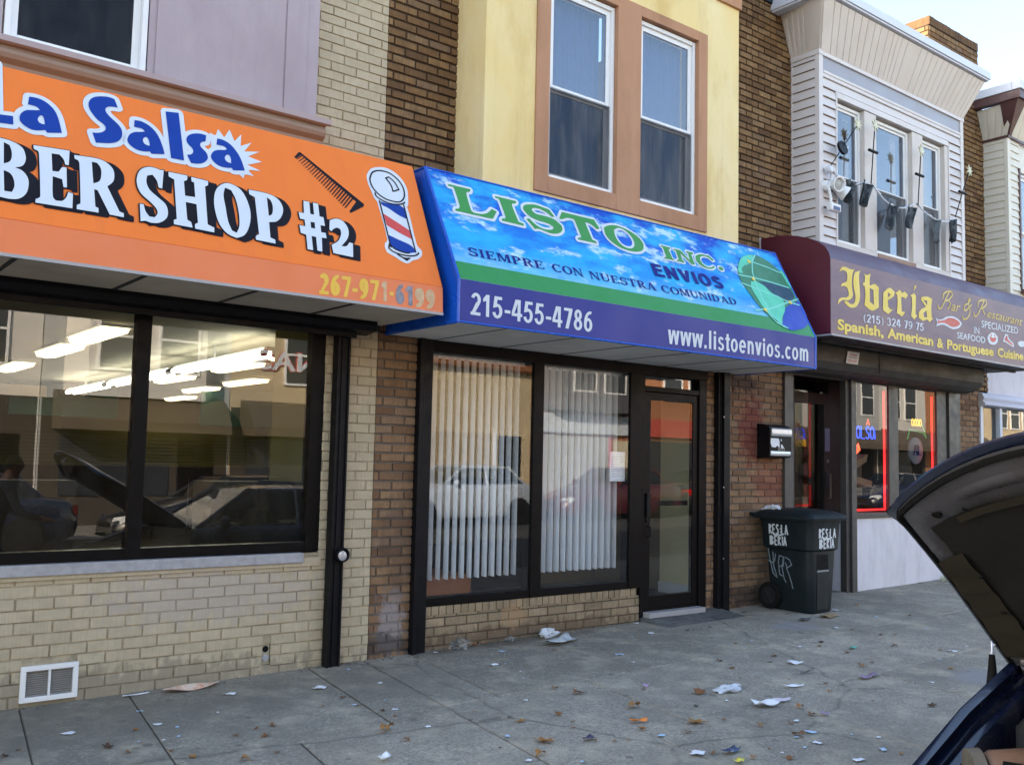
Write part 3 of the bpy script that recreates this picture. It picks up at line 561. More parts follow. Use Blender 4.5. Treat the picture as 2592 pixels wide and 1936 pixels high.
def ibvinyl():
    m, t, b = nodes('mauve_awning_vinyl')
    sv = coords(t, (1.2, 1.2, 5)); n1 = noise(t, sv, 1.4, 7, .65)
    c = mixc(t, ramp(t, n1, [(.35, 0.0), (.65, 1.0)]), (.145, .085, .125), (.215, .125, .145))
    c = mixc(t, ramp(t, noise(t, coords(t, (.7, .7, 2.2)), 1.3, 5, .6), [(.5, 0.0), (.75, .5)]), c, (.26, .145, .12))
    sx = t.nodes.new('ShaderNodeSeparateXYZ'); L(t, coords(t), sx.inputs[0])
    L(t, c, b.inputs['Base Color']); b.inputs['Roughness'].default_value = .48
    bump(t, b, noise(t, coords(t, (260, 260, 260)), 1, 2), .12, .002); return m
M_ibfront = ibvinyl()
M_ibtop = pm('dull_purple_awning_top', (.105, .07, .115), .5, .12, 1.5)
M_ibside = pm('dark_maroon_vinyl', (.10, .012, .024), .5, .15, 1.5)
G_shop = glassmat('shop_glass', (.78, .80, .77), 1.85, 0, .03)
G_shop2 = glassmat('blind_window_glass', (.97, .98, .98), 1.75, 0, .015)
G_dark = glassmat('tinted_bar_glass', (.60, .61, .61), 1.72, 0, .02)
G_up = glassmat('upper_window_glass', (.72, .77, .84), 1.85, 0, .015)
G_top = glassmat('screened_upper_glass', (.40, .43, .52), 1.22, .05, .06)
G_car = glassmat('car_glass', (.45, .50, .50), 1.6)
M_screen = glassmat('insect_screen', (.42, .43, .45), 1.1, .6, .22)
M_curtain = pm('sky_tinted_lace_curtain', (.13, .18, .30), .9, .22, 60, .2, 60, stretch=(1, 1, .5))  # blue of the sky reflection put into the white lace colour
M_blinds = pm('white_vertical_blind', (.90, .92, .95), .6, .02, 4, stretch=(1, 1, .3))
def translucent(m, amt):
    t = m.node_tree; b = t.nodes['Principled BSDF']; o = t.nodes['Material Output']; tl = t.nodes.new('ShaderNodeBsdfTranslucent'); tl.inputs[0].default_value = (.9, .93, .96, 1)
    mx = t.nodes.new('ShaderNodeMixShader'); mx.inputs[0].default_value = amt; L(t, b.outputs[0], mx.inputs[1]); L(t, tl.outputs[0], mx.inputs[2]); L(t, mx.outputs[0], o.inputs[0])
translucent(M_blinds, .35)
M_iwall = pm('cream_interior_wall', (.50, .45, .33), .8, .06, 1)
M_olive = pm('olive_interior_wall', (.30, .27, .095), .8, .1, 1)
M_igreen = pm('dark_green_interior_wall', (.012, .07, .05), .7, .1, 1)
M_iceil = pm('cream_ceiling', (.52, .47, .37), .85, .05, 1)
M_ifloor = pm('grey_tile_floor', (.16, .15, .14), .5, .15, 2)
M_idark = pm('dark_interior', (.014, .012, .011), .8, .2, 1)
M_wood = pm('brown_wood_panel', (.16, .085, .035), .6, .25, 4, stretch=(6, 1, 1))
E_light = emat('ceiling_light_glow', (1, .86, .52), 1.25)
E_tube = emat('fluorescent_tube_glow', (.95, 1, .92), 3.5)
E_red = emat('red_neon', (1, .02, .025), 1.1)
E_blue = emat('blue_neon', (.015, .08, 1), 1.2)
E_yel = emat('yellow_neon', (1, .55, .03), .5)
E_grn = emat('green_neon', (.02, .5, .12), .15)
M_bin = pm('dark_green_bin_plastic', (.008, .014, .017), .5, .2, 4, .1, 80, spec=.3, grime=.35, grimecol=(.03, .034, .036), stretch=(1, 1, .4))
M_rubber = pm('black_rubber', (.008, .008, .008), .8, .2, 8, spec=.15)
M_paintw = pm('white_brush_paint', (.62, .66, .68), .7, .12, 30)
M_paintg = pm('thin_grey_spray_paint', (.19, .23, .26), .8, .5, 40)
M_alu = pm('brushed_aluminium', (.62, .64, .68), .35, .08, 5, metal=.6)
M_paper = pm('white_paper', (.78, .80, .84), .8, .06, 10)
M_paperblue = pm('pale_blue_paper', (.42, .58, .74), .8, .08, 10)
M_leaf = pm('dry_brown_leaf', (.20, .085, .03), .8, .4, 14)
M_leaf2 = pm('dry_ochre_leaf', (.30, .14, .04), .8, .3, 14)
M_leaf3 = pm('dark_brown_leaf', (.075, .04, .022), .8, .3, 14)
M_clear = glassmat('clear_plastic_film', (.82, .84, .86), 1.4, .25, .55)
M_sheetplastic = pm('white_plastic_bag', (.60, .63, .68), .4, .1, 10)
M_conc = None

# ------------------------------------------------------------------ ground, pavement, road
def concrete(name, base, tinted=True, k=1.0):
    m, t, b = nodes(name); v = coords(t)
    if tinted:
        at = t.nodes.new('ShaderNodeAttribute'); at.attribute_name = 'tint'
        c = ramp(t, at.outputs['Fac'], [(0, scol(base, .58)), (.5, base), (1, scol(base, 1.28))])
    else: c = mixc(t, .0, base, base)
    sp = noise(t, v, 230, 3, .8)
    c = mixc(t, ramp(t, sp, [(.36, .55), (.5, 0.0)]), c, scol(base, .45))
    c = mixc(t, ramp(t, sp, [(.55, 0.0), (.68, .5)]), c, scol(base, 1.8))
    c = mixc(t, ramp(t, noise(t, v, 58, 4, .85), [(.40, .85), (.52, 0.0)]), c, scol(base, .40))
    c = mixc(t, ramp(t, noise(t, v, 47, 4, .85), [(.53, 0.0), (.63, .7)]), c, scol(base, 1.7))
    vc = t.nodes.new('ShaderNodeTexVoronoi'); vc.feature = 'DISTANCE_TO_EDGE'; vc.inputs['Scale'].default_value = .42
    va = t.nodes.new('ShaderNodeVectorMath'); va.operation = 'ADD'; nz = t.nodes.new('ShaderNodeTexNoise'); nz.inputs['Scale'].default_value = 3.0; nz.inputs['Detail'].default_value = 6
    L(t, v, nz.inputs['Vector']); vm = t.nodes.new('ShaderNodeVectorMath'); vm.operation = 'SCALE'; vm.inputs['Scale'].default_value = .22; L(t, nz.outputs['Color'], vm.inputs[0]); L(t, v, va.inputs[0]); L(t, vm.outputs[0], va.inputs[1]); L(t, va.outputs[0], vc.inputs['Vector'])
    c = mixc(t, ramp(t, vc.outputs['Distance'], [(.0, .75), (.004, .5), (.008, 0.0)]), c, scol(base, .28))
    c = mixc(t, ramp(t, noise(t, v, 1.1, 8, .7), [(.42, 0.0), (.66, .75)]), c, scol(base, .55))
    c = mixc(t, ramp(t, noise(t, v, 11, 7, .75), [(.46, 0.0), (.68, .6)]), c, scol(base, .62))
    c = mixc(t, ramp(t, noise(t, v, 48, 5, .75), [(.5, 0.0), (.66, .55)]), c, scol(base, .5))
    c = mixc(t, ramp(t, noise(t, v, 3.4, 6, .7), [(.48, 0.0), (.68, .55)]), c, scol((base[0], base[1] * .97, base[2] * .88), 1.45))
    vo = t.nodes.new('ShaderNodeTexVoronoi'); vo.inputs['Scale'].default_value = 5.2; L(t, v, vo.inputs['Vector'])
    vo.inputs['Randomness'].default_value = 1.0
    wn = noise(t, v, 1.6, 2)
    gum = t.nodes.new('ShaderNodeMath'); gum.operation = 'LESS_THAN'
    th = ramp(t, wn, [(.42, .045), (.62, .15)])
    L(t, vo.outputs['Distance'], gum.inputs[0]); L(t, th, gum.inputs[1])
    gf = t.nodes.new('ShaderNodeMath'); gf.operation = 'MULTIPLY'; gf.inputs[1].default_value = .55; L(t, gum.outputs[0], gf.inputs[0])
    c = mixc(t, gf.outputs[0], c, scol(base, .3))
    # darker grime towards the shop fronts on the left, a damp blue-grey patch by the bin
    geo = t.nodes.new('ShaderNodeNewGeometry'); sx = t.nodes.new('ShaderNodeSeparateXYZ'); L(t, geo.outputs['Position'], sx.inputs[0])
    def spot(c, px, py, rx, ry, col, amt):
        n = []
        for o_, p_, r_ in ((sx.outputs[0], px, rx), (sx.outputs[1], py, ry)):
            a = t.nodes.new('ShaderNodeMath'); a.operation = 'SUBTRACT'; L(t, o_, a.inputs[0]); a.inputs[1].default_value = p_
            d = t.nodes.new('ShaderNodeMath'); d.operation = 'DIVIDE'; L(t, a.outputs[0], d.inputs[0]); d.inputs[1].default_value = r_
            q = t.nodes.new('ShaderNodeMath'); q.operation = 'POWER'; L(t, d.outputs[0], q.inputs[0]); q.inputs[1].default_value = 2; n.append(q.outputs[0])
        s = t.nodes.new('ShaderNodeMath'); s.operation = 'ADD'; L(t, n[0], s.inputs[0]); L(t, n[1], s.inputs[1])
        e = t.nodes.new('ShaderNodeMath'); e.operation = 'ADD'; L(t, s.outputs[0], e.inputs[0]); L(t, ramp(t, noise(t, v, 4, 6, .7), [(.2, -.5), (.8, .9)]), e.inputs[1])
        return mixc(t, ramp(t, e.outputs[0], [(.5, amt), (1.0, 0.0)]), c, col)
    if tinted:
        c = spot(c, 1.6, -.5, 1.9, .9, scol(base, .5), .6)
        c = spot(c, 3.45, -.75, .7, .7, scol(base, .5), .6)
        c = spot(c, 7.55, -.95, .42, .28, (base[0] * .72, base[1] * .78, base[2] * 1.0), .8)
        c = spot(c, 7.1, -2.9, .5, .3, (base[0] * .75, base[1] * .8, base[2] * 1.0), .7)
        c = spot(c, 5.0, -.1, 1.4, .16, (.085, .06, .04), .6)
    L(t, c, b.inputs['Base Color']); b.inputs['Roughness'].default_value = .88; b.inputs['Specular IOR Level'].default_value = .25
    bump(t, b, sp, .35 * k, .004); return m
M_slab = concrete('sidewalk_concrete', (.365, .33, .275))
M_kerb = concrete('kerb_concrete', (.28, .265, .235), False)
M_step = concrete('dark_step_concrete', (.15, .15, .15), False)
M_joint = pm('dirty_joint', (.12, .10, .08), .95, .3, 30)
M_road = pm('worn_asphalt', (.055, .054, .053), .85, .2, 1.2, .5, 180)
M_earth = pm('far_ground', (.10, .095, .08), .95, .2, .05)

def sheet(name, x0, x1, y0, y1, dz, m, xs=None):
    mb = MB(); xs = sorted(set([x0, x1] + [q for q in (-15, 20) if x0 < q < x1]))
    ys = sorted(set([y0, y1] + [q for q in (-4.25,) if y0 < q < y1]))
    for a, b in zip(xs, xs[1:]):
        for c, d in zip(ys, ys[1:]):
            mb.poly([(a, c, gz(a, c) + dz), (b, c, gz(b, c) + dz), (b, d, gz(b, d) + dz), (a, d, gz(a, d) + dz)])
    return tag(mb.build(name, m, norm=False), kind='structure')
sheet('ground', -500, 500, -500, 500, -.34, M_earth)
sheet('road', -60, 120, -14.2, -4.26, -.155, M_road)
sheet('sidewalk_base', -15, 40, -4.1, .02, -.011, M_joint)
mb = MB()
for a, b in ((-15, 20), (20, 120)):
    mb.add([(a, -4.26, gz(a, -4.2) - .34), (b, -4.26, gz(b, -4.2) - .34), (b, -4.1, gz(b, -4.2) - .34), (a, -4.1, gz(a, -4.2) - .34),
            (a, -4.25, gz(a, -4.25) - .006), (b, -4.25, gz(b, -4.25) - .006), (b, -4.1, gz(b, -4.1) - .004), (a, -4.1, gz(a, -4.1) - .004)],
           [(0, 1, 5, 4), (4, 5, 6, 7), (3, 7, 6, 2)])
tag(mb.build('kerb', M_kerb), kind='structure')
mb = MB()
rows_l = [(0.0, -1.52, [-6, -4.6, -3.2, -1.9, -.6, .55, 1.33, 1.95, 3.18, 3.62]), (-1.52, -2.46, [-6, -4.2, -2.6, -1.2, .1, 1.4, 2.6, 3.62]), (-2.46, -4.09, [-6, -4.7, -3.3, -2, -.7, .6, 1.9, 3.0, 3.62])]
rows_r = [(0.0, -1.36, [3.62, 4.03, 5.22, 6.45, 7.68, 8.9, 10.1, 11.4, 12.6, 14, 16, 18, 22, 26, 30]), (-1.36, -2.4, [3.62, 4.78, 5.92, 6.98, 8.0, 9.1, 10.2, 11.3, 12.5, 14, 16, 18, 22, 26, 30]), (-2.4, -4.09, [3.62, 4.4, 5.6, 6.85, 7.95, 9.1, 10.3, 11.5, 12.7, 14, 17, 22, 30])]
for rows in (rows_l, rows_r):
    for y0, y1, xs in rows:
        for a, b in zip(xs, xs[1:]):
            g = .004 if b != 3.62 else .010; ti = rnd.choice([.1, .3, .5, .55, .65, .85, 1.0]) + rnd.uniform(-.06, .06)
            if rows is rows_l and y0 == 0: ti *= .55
            dz = rnd.uniform(-.003, .003); k = .14
            P = [(a + k * y0 + g, y0 - .004), (b + k * y0 - g, y0 - .004), (b + k * y1 - g, y1 + .004), (a + k * y1 + g, y1 + .004)]
            top = [(x, y, gz(x, y) + dz) for x, y in P]; bot = [(x, y, z - .06) for x, y, z in top]
            mb.add(bot + top, [(4, 5, 6, 7)] + [(i, (i + 1) % 4, 4 + (i + 1) % 4, 4 + i) for i in range(4)], ti)
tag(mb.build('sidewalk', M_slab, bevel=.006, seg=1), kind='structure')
mb = MB()
mb.prism([(.02, .02), (-.46, .055), (-.52, .045), (-.52, .0), (.02, .0)], 6.54, 7.62)
mb.v = [(x, y, z + (.092 if y > -.1 and z > .015 else 0) + (.0125 * (x - 7))) for x, y, z in mb.v]
tag(mb.build('door_step', M_step, bevel=.008), kind='structure')
mb = MB()
for a, b in ((-60, 20), (20, 120)):
    mb.add([(a, -14.2, gz(a, -9) - .34), (b, -14.2, gz(b, -9) - .34), (b, -14.2, gz(b, -9)), (a, -14.2, gz(a, -9)), (a, -18.6, gz(a, -9) + .05), (b, -18.6, gz(b, -9) + .05)], [(0, 1, 2, 3), (3, 2, 5, 4)])
tag(mb.build('far_sidewalk', M_kerb), kind='structure')

# ------------------------------------------------------------------ brick walls: every brick is raised from the mortar
BL_, BH_ = .212, .0706
def cut(iv, a, b):
    out = []
    for p, q in iv:
        if b <= p or a >= q: out.append((p, q)); continue
        if a > p: out.append((p, a))
        if b < q: out.append((b, q))
    return out
def bricks(mb, x0, x1, z0, z1, y=0.0, holes=(), proj=.011, bond=.5, seed=1, gap=.0055, lo=.05, rowgap=.0075, facing='y', flip=-1):
    """wall in the plane y (or the plane x when facing='x'; then x0..x1 are y values). flip=-1: bricks stand out towards -y / -x"""
    r = random.Random(seed)
    def P(u, d, z): return (u, y + flip * d, z) if facing == 'y' else (y + flip * d, u, z)
    xs = sorted(set([x0, x1] + [c for h in holes for c in h[:2] if x0 < c < x1])); zs = sorted(set([z0, z1] + [c for h in holes for c in h[2:] if z0 < c < z1]))
    for a, b in zip(xs, xs[1:]):
        for c, d in zip(zs, zs[1:]):
            if any(h[0] - 1e-6 <= a and b <= h[1] + 1e-6 and h[2] - 1e-6 <= c and d <= h[3] + 1e-6 for h in holes): continue
            mb.add([P(a, 0, c), P(b, 0, c), P(b, 0, d), P(a, 0, d)], [(0, 1, 2, 3)], 0.0)
    n = int(math.ceil((z1 - z0) / BH_)); k0 = int(math.floor(z0 / BH_))
    for k in range(k0, k0 + n + 2):
        a = max(z0, k * BH_ + rowgap * .5); b = min(z1, (k + 1) * BH_ - rowgap * .5)
        if b - a < .012: continue
        iv = [(x0, x1)]
        for h in holes:
            if h[2] < b and h[3] > a: iv = cut(iv, h[0], h[1])
        ox = (k % 2) * bond * BL_ + r.uniform(-.008, .008)
        i0 = int(math.floor((x0 - ox) / BL_)) - 1; i1 = int(math.ceil((x1 - ox) / BL_)) + 1
        for i in range(i0, i1):
            p, q = ox + i * BL_ + gap, ox + (i + 1) * BL_ - gap; ti = lo + (1 - lo) * r.random(); d = proj + r.uniform(-.003, .003); sk = r.uniform(-.0015, .0015)
            for u, v_ in iv:
                s, e = max(p, u), min(q, v_)
                if e - s < .02: continue
                c = .0025; hh = .0015
                mb.add([P(s, 0, a), P(e, 0, a), P(e, 0, b), P(s, 0, b), P(s + c, d, a + c + sk), P(e - c, d, a + c - sk), P(e - c, d, b - c - sk), P(s + c, d, b - c + sk)],
                       [(4, 5, 6, 7), (0, 1, 5, 4), (1, 2, 6, 5), (2, 3, 7, 6), (3, 0, 4, 7)], ti)

# ------------------------------------------------------------------ the barber's building (left)
b1 = thing('shop_building', 'cream painted brick shop building with lilac stucco upper floor above the orange awning', 'building', (0, 0, 0))
mb = MB()
bricks(mb, -5, 3.66, -.3, 7.2, 0, [(-2.6, 3.24, .83, 2.58), (.9, 1.9, 3.88, 5.6), (1.33, 1.64, .03, .24), (2.835, 2.895, .08, .22)], seed=3, gap=.004, rowgap=.0065, proj=.009)
bricks(mb, 0.0, .16, .83, 2.58, 3.24, (), seed=5, facing='x', proj=.006)
mb.box(-2.6, 3.24, -.03, .14, .74, .80)      # the core below the sill
mb.add([(-2.6, .002, 2.58), (3.24, .002, 2.58), (3.24, .16, 2.58), (-2.6, .16, 2.58)], [(0, 1, 2, 3)], .3)
mb.poly([(-5, 0, -.3), (-5, 12, -.3), (-5, 12, 7.2), (-5, 0, 7.2)]); mb.poly([(-5, 0, 7.2), (3.66, 0, 7.2), (3.66, 12, 7.2), (-5, 12, 7.2)])
mb.v = [(x, y + (.003 if -.031 < y < -.029 else 0), z) for x, y, z in mb.v]
mb.build('brick_wall', M_beige, b1, norm=False)
# sill
mb = MB(); mb.box(-2.75, 3.10, -.045, .2, .765, .835)
mb.build('window_sill', M_marble, b1, bevel=.006)
# stucco upper storey with moulded band
mb = MB()
WX0, WX1, WZ = .985, 1.83, 3.935
mb.box(-5, WX0, -.10, -.015, 3.86, 7.2); mb.box(WX1, 3.03, -.10, -.015, 3.86, 7.2); mb.box(WX0, WX1, -.10, -.015, 3.86, WZ); mb.box(WX0, WX1, -.10, -.015, 5.5, 7.2)
mb.box(1.875, 2.76, -.112, -.101, 3.93, 7.2)
mb.box(2.775, 2.94, -.106, -.101, 3.93, 7.2)
mb.build('stucco_panel', M_lilac, b1, bevel=.003)
mb = MB()
prof = [(-.012, 3.705), (-.115, 3.705), (-.115, 3.735), (-.135, 3.745), (-.135, 3.775), (-.15, 3.785), (-.172, 3.80), (-.185, 3.825), (-.18, 3.85), (-.165, 3.862), (-.165, 3.872), (-.20, 3.88), (-.20, 3.915), (-.17, 3.93), (-.11, 3.935), (-.012, 3.935)]
mb.prism(prof, -5, 3.075); mb.build('moulding', M_mould, b1, bevel=.003)
mb = MB(); mb.prism([(-.19, 3.876), (-.212, 3.884), (-.212, 3.92), (-.16, 3.939), (-.10, 3.942), (-.10, 3.936), (-.19, 3.9)], -5, 3.10); mb.build('moulding_cap', M_mould2, b1)
def sash_window(parent, x0, x1, z0, z1, y, meet=None, dep=.07, fr=.045, curtain=True, screen=True, glass=None, dark=None):
    """white double-hung window: frame > upper pane, lower pane, screen, curtain"""
    m = MB(); o = .035
    m.box(x0, x0 + o, y - .01, y + dep, z0, z1); m.box(x1 - o, x1, y - .01, y + dep, z0, z1)
    m.box(x0 + o, x1 - o, y - .01, y + dep, z1 - o, z1); m.box(x0 + o, x1 - o, y - .02, y + dep, z0, z0 + .03)
    a0, a1 = x0 + o, x1 - o; zt, zb = z1 - o, z0 + .03; s = fr
    if meet:
        for (p, q, yy) in ((meet - .012, zt, y + .012), (zb, meet + .012, y + .036)):
            m.box(a0, a0 + s, yy, yy + .022, p, q); m.box(a1 - s, a1, yy, yy + .022, p, q)
            m.box(a0 + s, a1 - s, yy, yy + .022, p, p + s * .8); m.box(a0 + s, a1 - s, yy, yy + .022, q - s, q)
    f = m.build('window_frame', M_white, parent, bevel=.003)
    if meet:
        MB().box(a0 + s, a1 - s, y + .021, y + .025, meet, zt - s + .01).build('upper_pane', glass or G_up, f)
        MB().box(a0 + s, a1 - s, y + .045, y + .049, zb + .02, meet).build('lower_pane', glass or G_up, f)
        if screen: MB().poly([(a0, y + .008, zb), (a1, y + .008, zb), (a1, y + .008, meet), (a0, y + .008, meet)]).build('insect_screen', M_screen, f, norm=False)
    else: MB().box(a0, a1, y + .03, y + .034, zb, zt).build('pane', glass or G_up, f)
    if curtain:
        def cf(u, v):
            x = a0 + (a1 - a0) * u; return (x, y + .14 + .012 * math.sin(u * 70) + .008 * math.sin(u * 31 + 2), zb + (zt - zb) * v)
        MB().grid(cf, 60, 3).build('curtain', M_curtain, f, smooth=True, norm=False)
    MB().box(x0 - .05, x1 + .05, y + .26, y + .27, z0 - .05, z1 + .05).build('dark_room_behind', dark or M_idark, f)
    return f
sash_window(b1, WX0 + .012, WX1 - .008, WZ, 5.5, -.085, 4.83, curtain=False, screen=False, glass=G_top)
# shop window: three lights in dark frames
GZ0, GZ1, GY = .84, 2.44, .045
fr = MB()
for a, b in ((-2.6, -2.5), (-.2, -.12), (1.895, 1.985), (3.13, 3.235)): fr.box(a, b, GY - .04, GY + .06, GZ0, 2.58)
fr.box(-2.6, 3.235, GY - .036, GY + .056, 2.42, 2.58); fr.box(-2.6, 3.235, GY - .036, GY + .056, .835, .905)
fw_ = fr.build('shop_window_frame', M_bronze, b1, bevel=.004)
for a, b in ((-2.5, -.2), (-.12, 1.895), (1.985, 3.13)): MB().poly([(a, GY - .012, .9), (b, GY - .012, .9), (b, GY + .006, 2.43), (a, GY + .006, 2.43)]).build('pane', G_shop, fw_, norm=False)
# wall vent and water outlet
mb = MB(); x0, x1, z0, z1 = 1.325, 1.645, .03, .24
for a, b, c, d in ((x0, x1, z0, z0 + .03), (x0, x1, z1 - .03, z1), (x0, x0 + .03, z0 + .03, z1 - .03), (x1 - .03, x1, z0 + .03, z1 - .03), (1.478, 1.49, z0 + .03, z1 - .03)): mb.box(a, b, -.03, .0, c, d)
vt = mb.build('wall_vent', M_white, b1, bevel=.004)
mb = MB()
for i in range(13): mb.prism([(-.014, .065 + i * .0125), (.01, .069 + i * .0125), (.01, .071 + i * .0125), (-.014, .067 + i * .0125)], 1.355, 1.478); 
for i in range(13): mb.prism([(-.014, .065 + i * .0125), (.01, .069 + i * .0125), (.01, .071 + i * .0125), (-.014, .067 + i * .0125)], 1.49, 1.615)
mb.box(1.33, 1.64, .03, .04, .035, .235)
mb.build('vent_louvre', pm('dusty_louvre', (.42, .40, .37), .6, .15, 8, grime=.3), vt)
mb = MB(); mb.box(2.835, 2.895, .012, .03, .08, .22, mi=0)
mb.build('outlet_plate', pm('outlet_plate', (.40, .36, .26), .7, .15, 10), b1)
mb = MB(); mb.lathe((2.865, .012, .185), (0, -1, 0), [(0, .022), (.002, .022), (.002, 0)], 16); mb.build('outlet_hole', M_rubber, b1)
mb = MB(); mb.lathe((2.865, .012, .125), (0, -1, 0), [(0, .024), (.008, .024), (.008, .015), (.014, .013), (.014, 0)], 16); mb.build('water_outlet', M_alu, b1, smooth=True)
# interior room, open plan
mb = MB()
mb.poly([(-5, 14, -.0), (9, 14, 0), (9, 14, 2.7), (-5, 14, 2.7)]); mb.poly([(-4.9, .2, 0), (-4.9, 14, 0), (-4.9, 14, 2.7), (-4.9, .2, 2.7)])
mb.poly([(3.6, .2, 0), (3.6, 1.7, 0), (3.6, 1.7, 2.7), (3.6, .2, 2.7)]); mb.poly([(3.6, 1.7, 0), (4.25, 2.03, 0), (4.25, 2.03, 2.7), (3.6, 1.7, 2.7)]); mb.poly([(4.25, 2.03, 0), (9, 2.04, 0), (9, 2.04, 2.7), (4.25, 2.03, 2.7)]); mb.poly([(9, 2, 0), (9, 14, 0), (9, 14, 2.7), (9, 2, 2.7)])
mb.build('interior_wall', M_olive, b1, norm=False)
mb = MB(); mb.box(-4.89, 8.99, 13.7, 13.75, .06, 1.25); mb.box(-4.89, -4.85, .2, 13.6, .06, 1.25); mb.box(3.5, 3.59, .2, 1.7, .06, 1.3); mb.box(-3.5, 1.2, 4.8, 5.4, .06, 1.1); mb.box(1.5, 3.2, 6.5, 7.1, .06, 1.15); mb.box(4.2, 8.0, 4.6, 5.2, .06, 1.2); mb.build('added_dark_lower_room', M_idark, b1)  # near-black lower walls and blocks added to keep the lower window view dark
mb = MB(); mb.poly([(-4.9, .16, 2.66), (9, .16, 2.66), (9, 14, 2.66), (-4.9, 14, 2.66)]); mb.build('interior_ceiling', M_iceil, b1, norm=False)
mb = MB(); mb.poly([(-4.9, .16, .05), (9, .16, .05), (9, 14, .05), (-4.9, 14, .05)]); mb.build('interior_floor', M_idark, b1, norm=False)
mb = MB()
mb.box(-4.8, 2.6, 13.86, 13.98, 1.9, 2.65); mb.box(5.9, 8.9, 9.6, 9.7, 2.0, 2.65); mb.box(3.2, 4.9, 10.9, 11.0, 2.1, 2.65); mb.build('interior_soffit', M_igreen, b1)
mb = MB(); mb.box(.55, .72, 5.6, 5.75, .06, 2.25); mb.box(.72, 2.6, 5.6, 5.72, 2.12, 2.25); mb.box(7.3, 7.45, 7.0, 7.15, .06, 2.65)
mb.build('interior_column', pm('tan_column', (.20, .145, .08), .7, .1, 2), b1, bevel=.01)
mb = MB()
for i in range(26): mb.box(-4.75, 8.9, 13.76, 13.80, .1 + i * .07, .145 + i * .07)
mb.build('slatted_wall_panel', pm('olive_slatwall', (.24, .22, .07), .7, .1, 2), b1)
# ceiling lights: shallow wraparound boxes
spots = [(2.5, 3.25), (2.58, 5.05), (2.66, 7.75), (4.72, 5.3), (4.84, 7.95), (5.8, 7.6), (5.95, 9.85), (6.6, 12.7), (4.6, 3.25), (6.85, 7.5)]
lab = ['largest wraparound ceiling light seen high in the left pane of the cream shop window', 'ceiling light hanging under dark green panel in the left pane of the shop window', 'ceiling light at the left end of the row seen through the shop window',
       'bright long ceiling light high in the right pane under the tube lamp', 'small ceiling light touching the tube lamp in the right pane', 'ceiling light in the right pane nearest the hanging steel rod', 'ceiling light below the others in the middle of the right pane',
       'smallest and farthest ceiling light low in the right pane', 'ceiling light at the right edge of the window just under the reflected letters', 'ceiling light beside the far column at the right edge of the window']
for (x, y), lb in zip(spots, lab):
    t_ = thing('ceiling_light', lb, 'ceiling light', (x, y, 2.655), 'wraparound ceiling lights inside the barber shop')
    MB().box(x - .15, x + .15, y - .62, y + .62, 2.635, 2.655).build('housing', M_white, t_)
    mb = MB(); mb.rings([[(x - .12, y + s, 2.635), (x - .10, y + s, 2.59), (x, y + s, 2.575), (x + .10, y + s, 2.59), (x + .12, y + s, 2.635)] for s in (-.6, .6)]); mb.build('diffuser', E_light, t_)
for i, (ya, yb) in enumerate(((2.1, 4.9), (5.0, 7.8), (7.95, 10.4))):
    xa, xb = 3.745 + .03 * (ya - 2.1), 3.745 + .03 * (yb - 2.1)
    t_ = thing('fluorescent_tube_lamp', ('nearest and whitest twin tube lamp running back from the front of the barber shop', 'middle twin tube lamp behind the window mullion of the barber shop', 'farthest and dimmest twin tube lamp in the left pane of the barber shop')[i], 'tube lamp', (xa, ya, 2.5), 'row of twin tube lamps inside the barber shop')
    mb = MB(); mb.add([(xa + o, ya, z) for o in (-.05, .05) for z in (2.49, 2.53)] + [(xb + o, yb, z) for o in (-.05, .05) for z in (2.49, 2.53)], [(0, 1, 3, 2), (4, 5, 7, 6), (0, 1, 5, 4), (2, 3, 7, 6), (0, 2, 6, 4), (1, 3, 7, 5)])
    mb.tube([(xa, (ya + yb) / 2, 2.53), (xa, (ya + yb) / 2, 2.655)], .012); mb.build('batten', M_white, t_)
    for o in (-.055, .055): MB().tube([(xa + o, ya + .06, 2.47), (xb + o, yb - .06, 2.47)], .03, 10).build('tube', E_tube, t_, smooth=True)
    mb = MB()
    for o in (-.055, .055):
        for q, e in ((ya, .06), (yb, -.06)): mb.lathe((xa + o + .03 * (q - ya), q + e, 2.47), (0, -1 if e > 0 else 1, 0), [(0, .034), (.05, .034)], 10)
    mb.build('end_cap', M_black, t_)
# roller shutter: housing and two guide rails with a round lock
rs = thing('roller_shutter', 'black roller shutter box and guide post with a round lock beside the cream shop window', 'roller shutter', (3.3, 0, 0))
mb = MB(); mb.prism([(-.005, 2.44), (-.10, 2.41), (-.235, 2.43), (-.26, 2.47), (-.25, 2.50), (-.02, 2.62), (-.005, 2.62)], -3, 3.51); mb.box(-3, 3.4, -.15, -.12, 2.38, 2.42)
mb.build('shutter_housing', M_black, rs, bevel=.004)
for px, pz0 in ((3.33, gz(3.33, -.05)),):
    mb = MB(); mb.box(px - .035, px + .05, -.085, .0, pz0, 2.43); mb.box(px - .05, px - .035, -.10, -.02, pz0, 2.43); mb.box(px - .012, px - .002, -.095, -.085, pz0, 2.43); mb.box(px + .04, px + .055, -.10, -.05, pz0, 2.43)
    mb.build('guide_rail', M_black, rs, bevel=.003)
mb = MB(); mb.box(-2.75, -2.66, -.09, .0, gz(-2.7, 0), 2.43); mb.build('guide_rail', M_black, rs, bevel=.003)
mb = MB(); mb.lathe((3.365, -.10, .815), (0, -1, 0), [(0, .052), (.03, .052), (.035, .046), (.03, .040), (.012, .038), (.012, 0)], 28); lk = mb.build('lock_housing', M_black, rs, smooth=True)
mb = MB(); mb.lathe((3.365, -.112, .808), (0, -1, 0), [(0, .034), (.008, .034), (.01, .03), (.01, .002)], 24); mb.box(3.357, 3.373, -.123, -.1225, .815, .845); lp = mb.build('lock_plate', M_alu, lk, smooth=True)
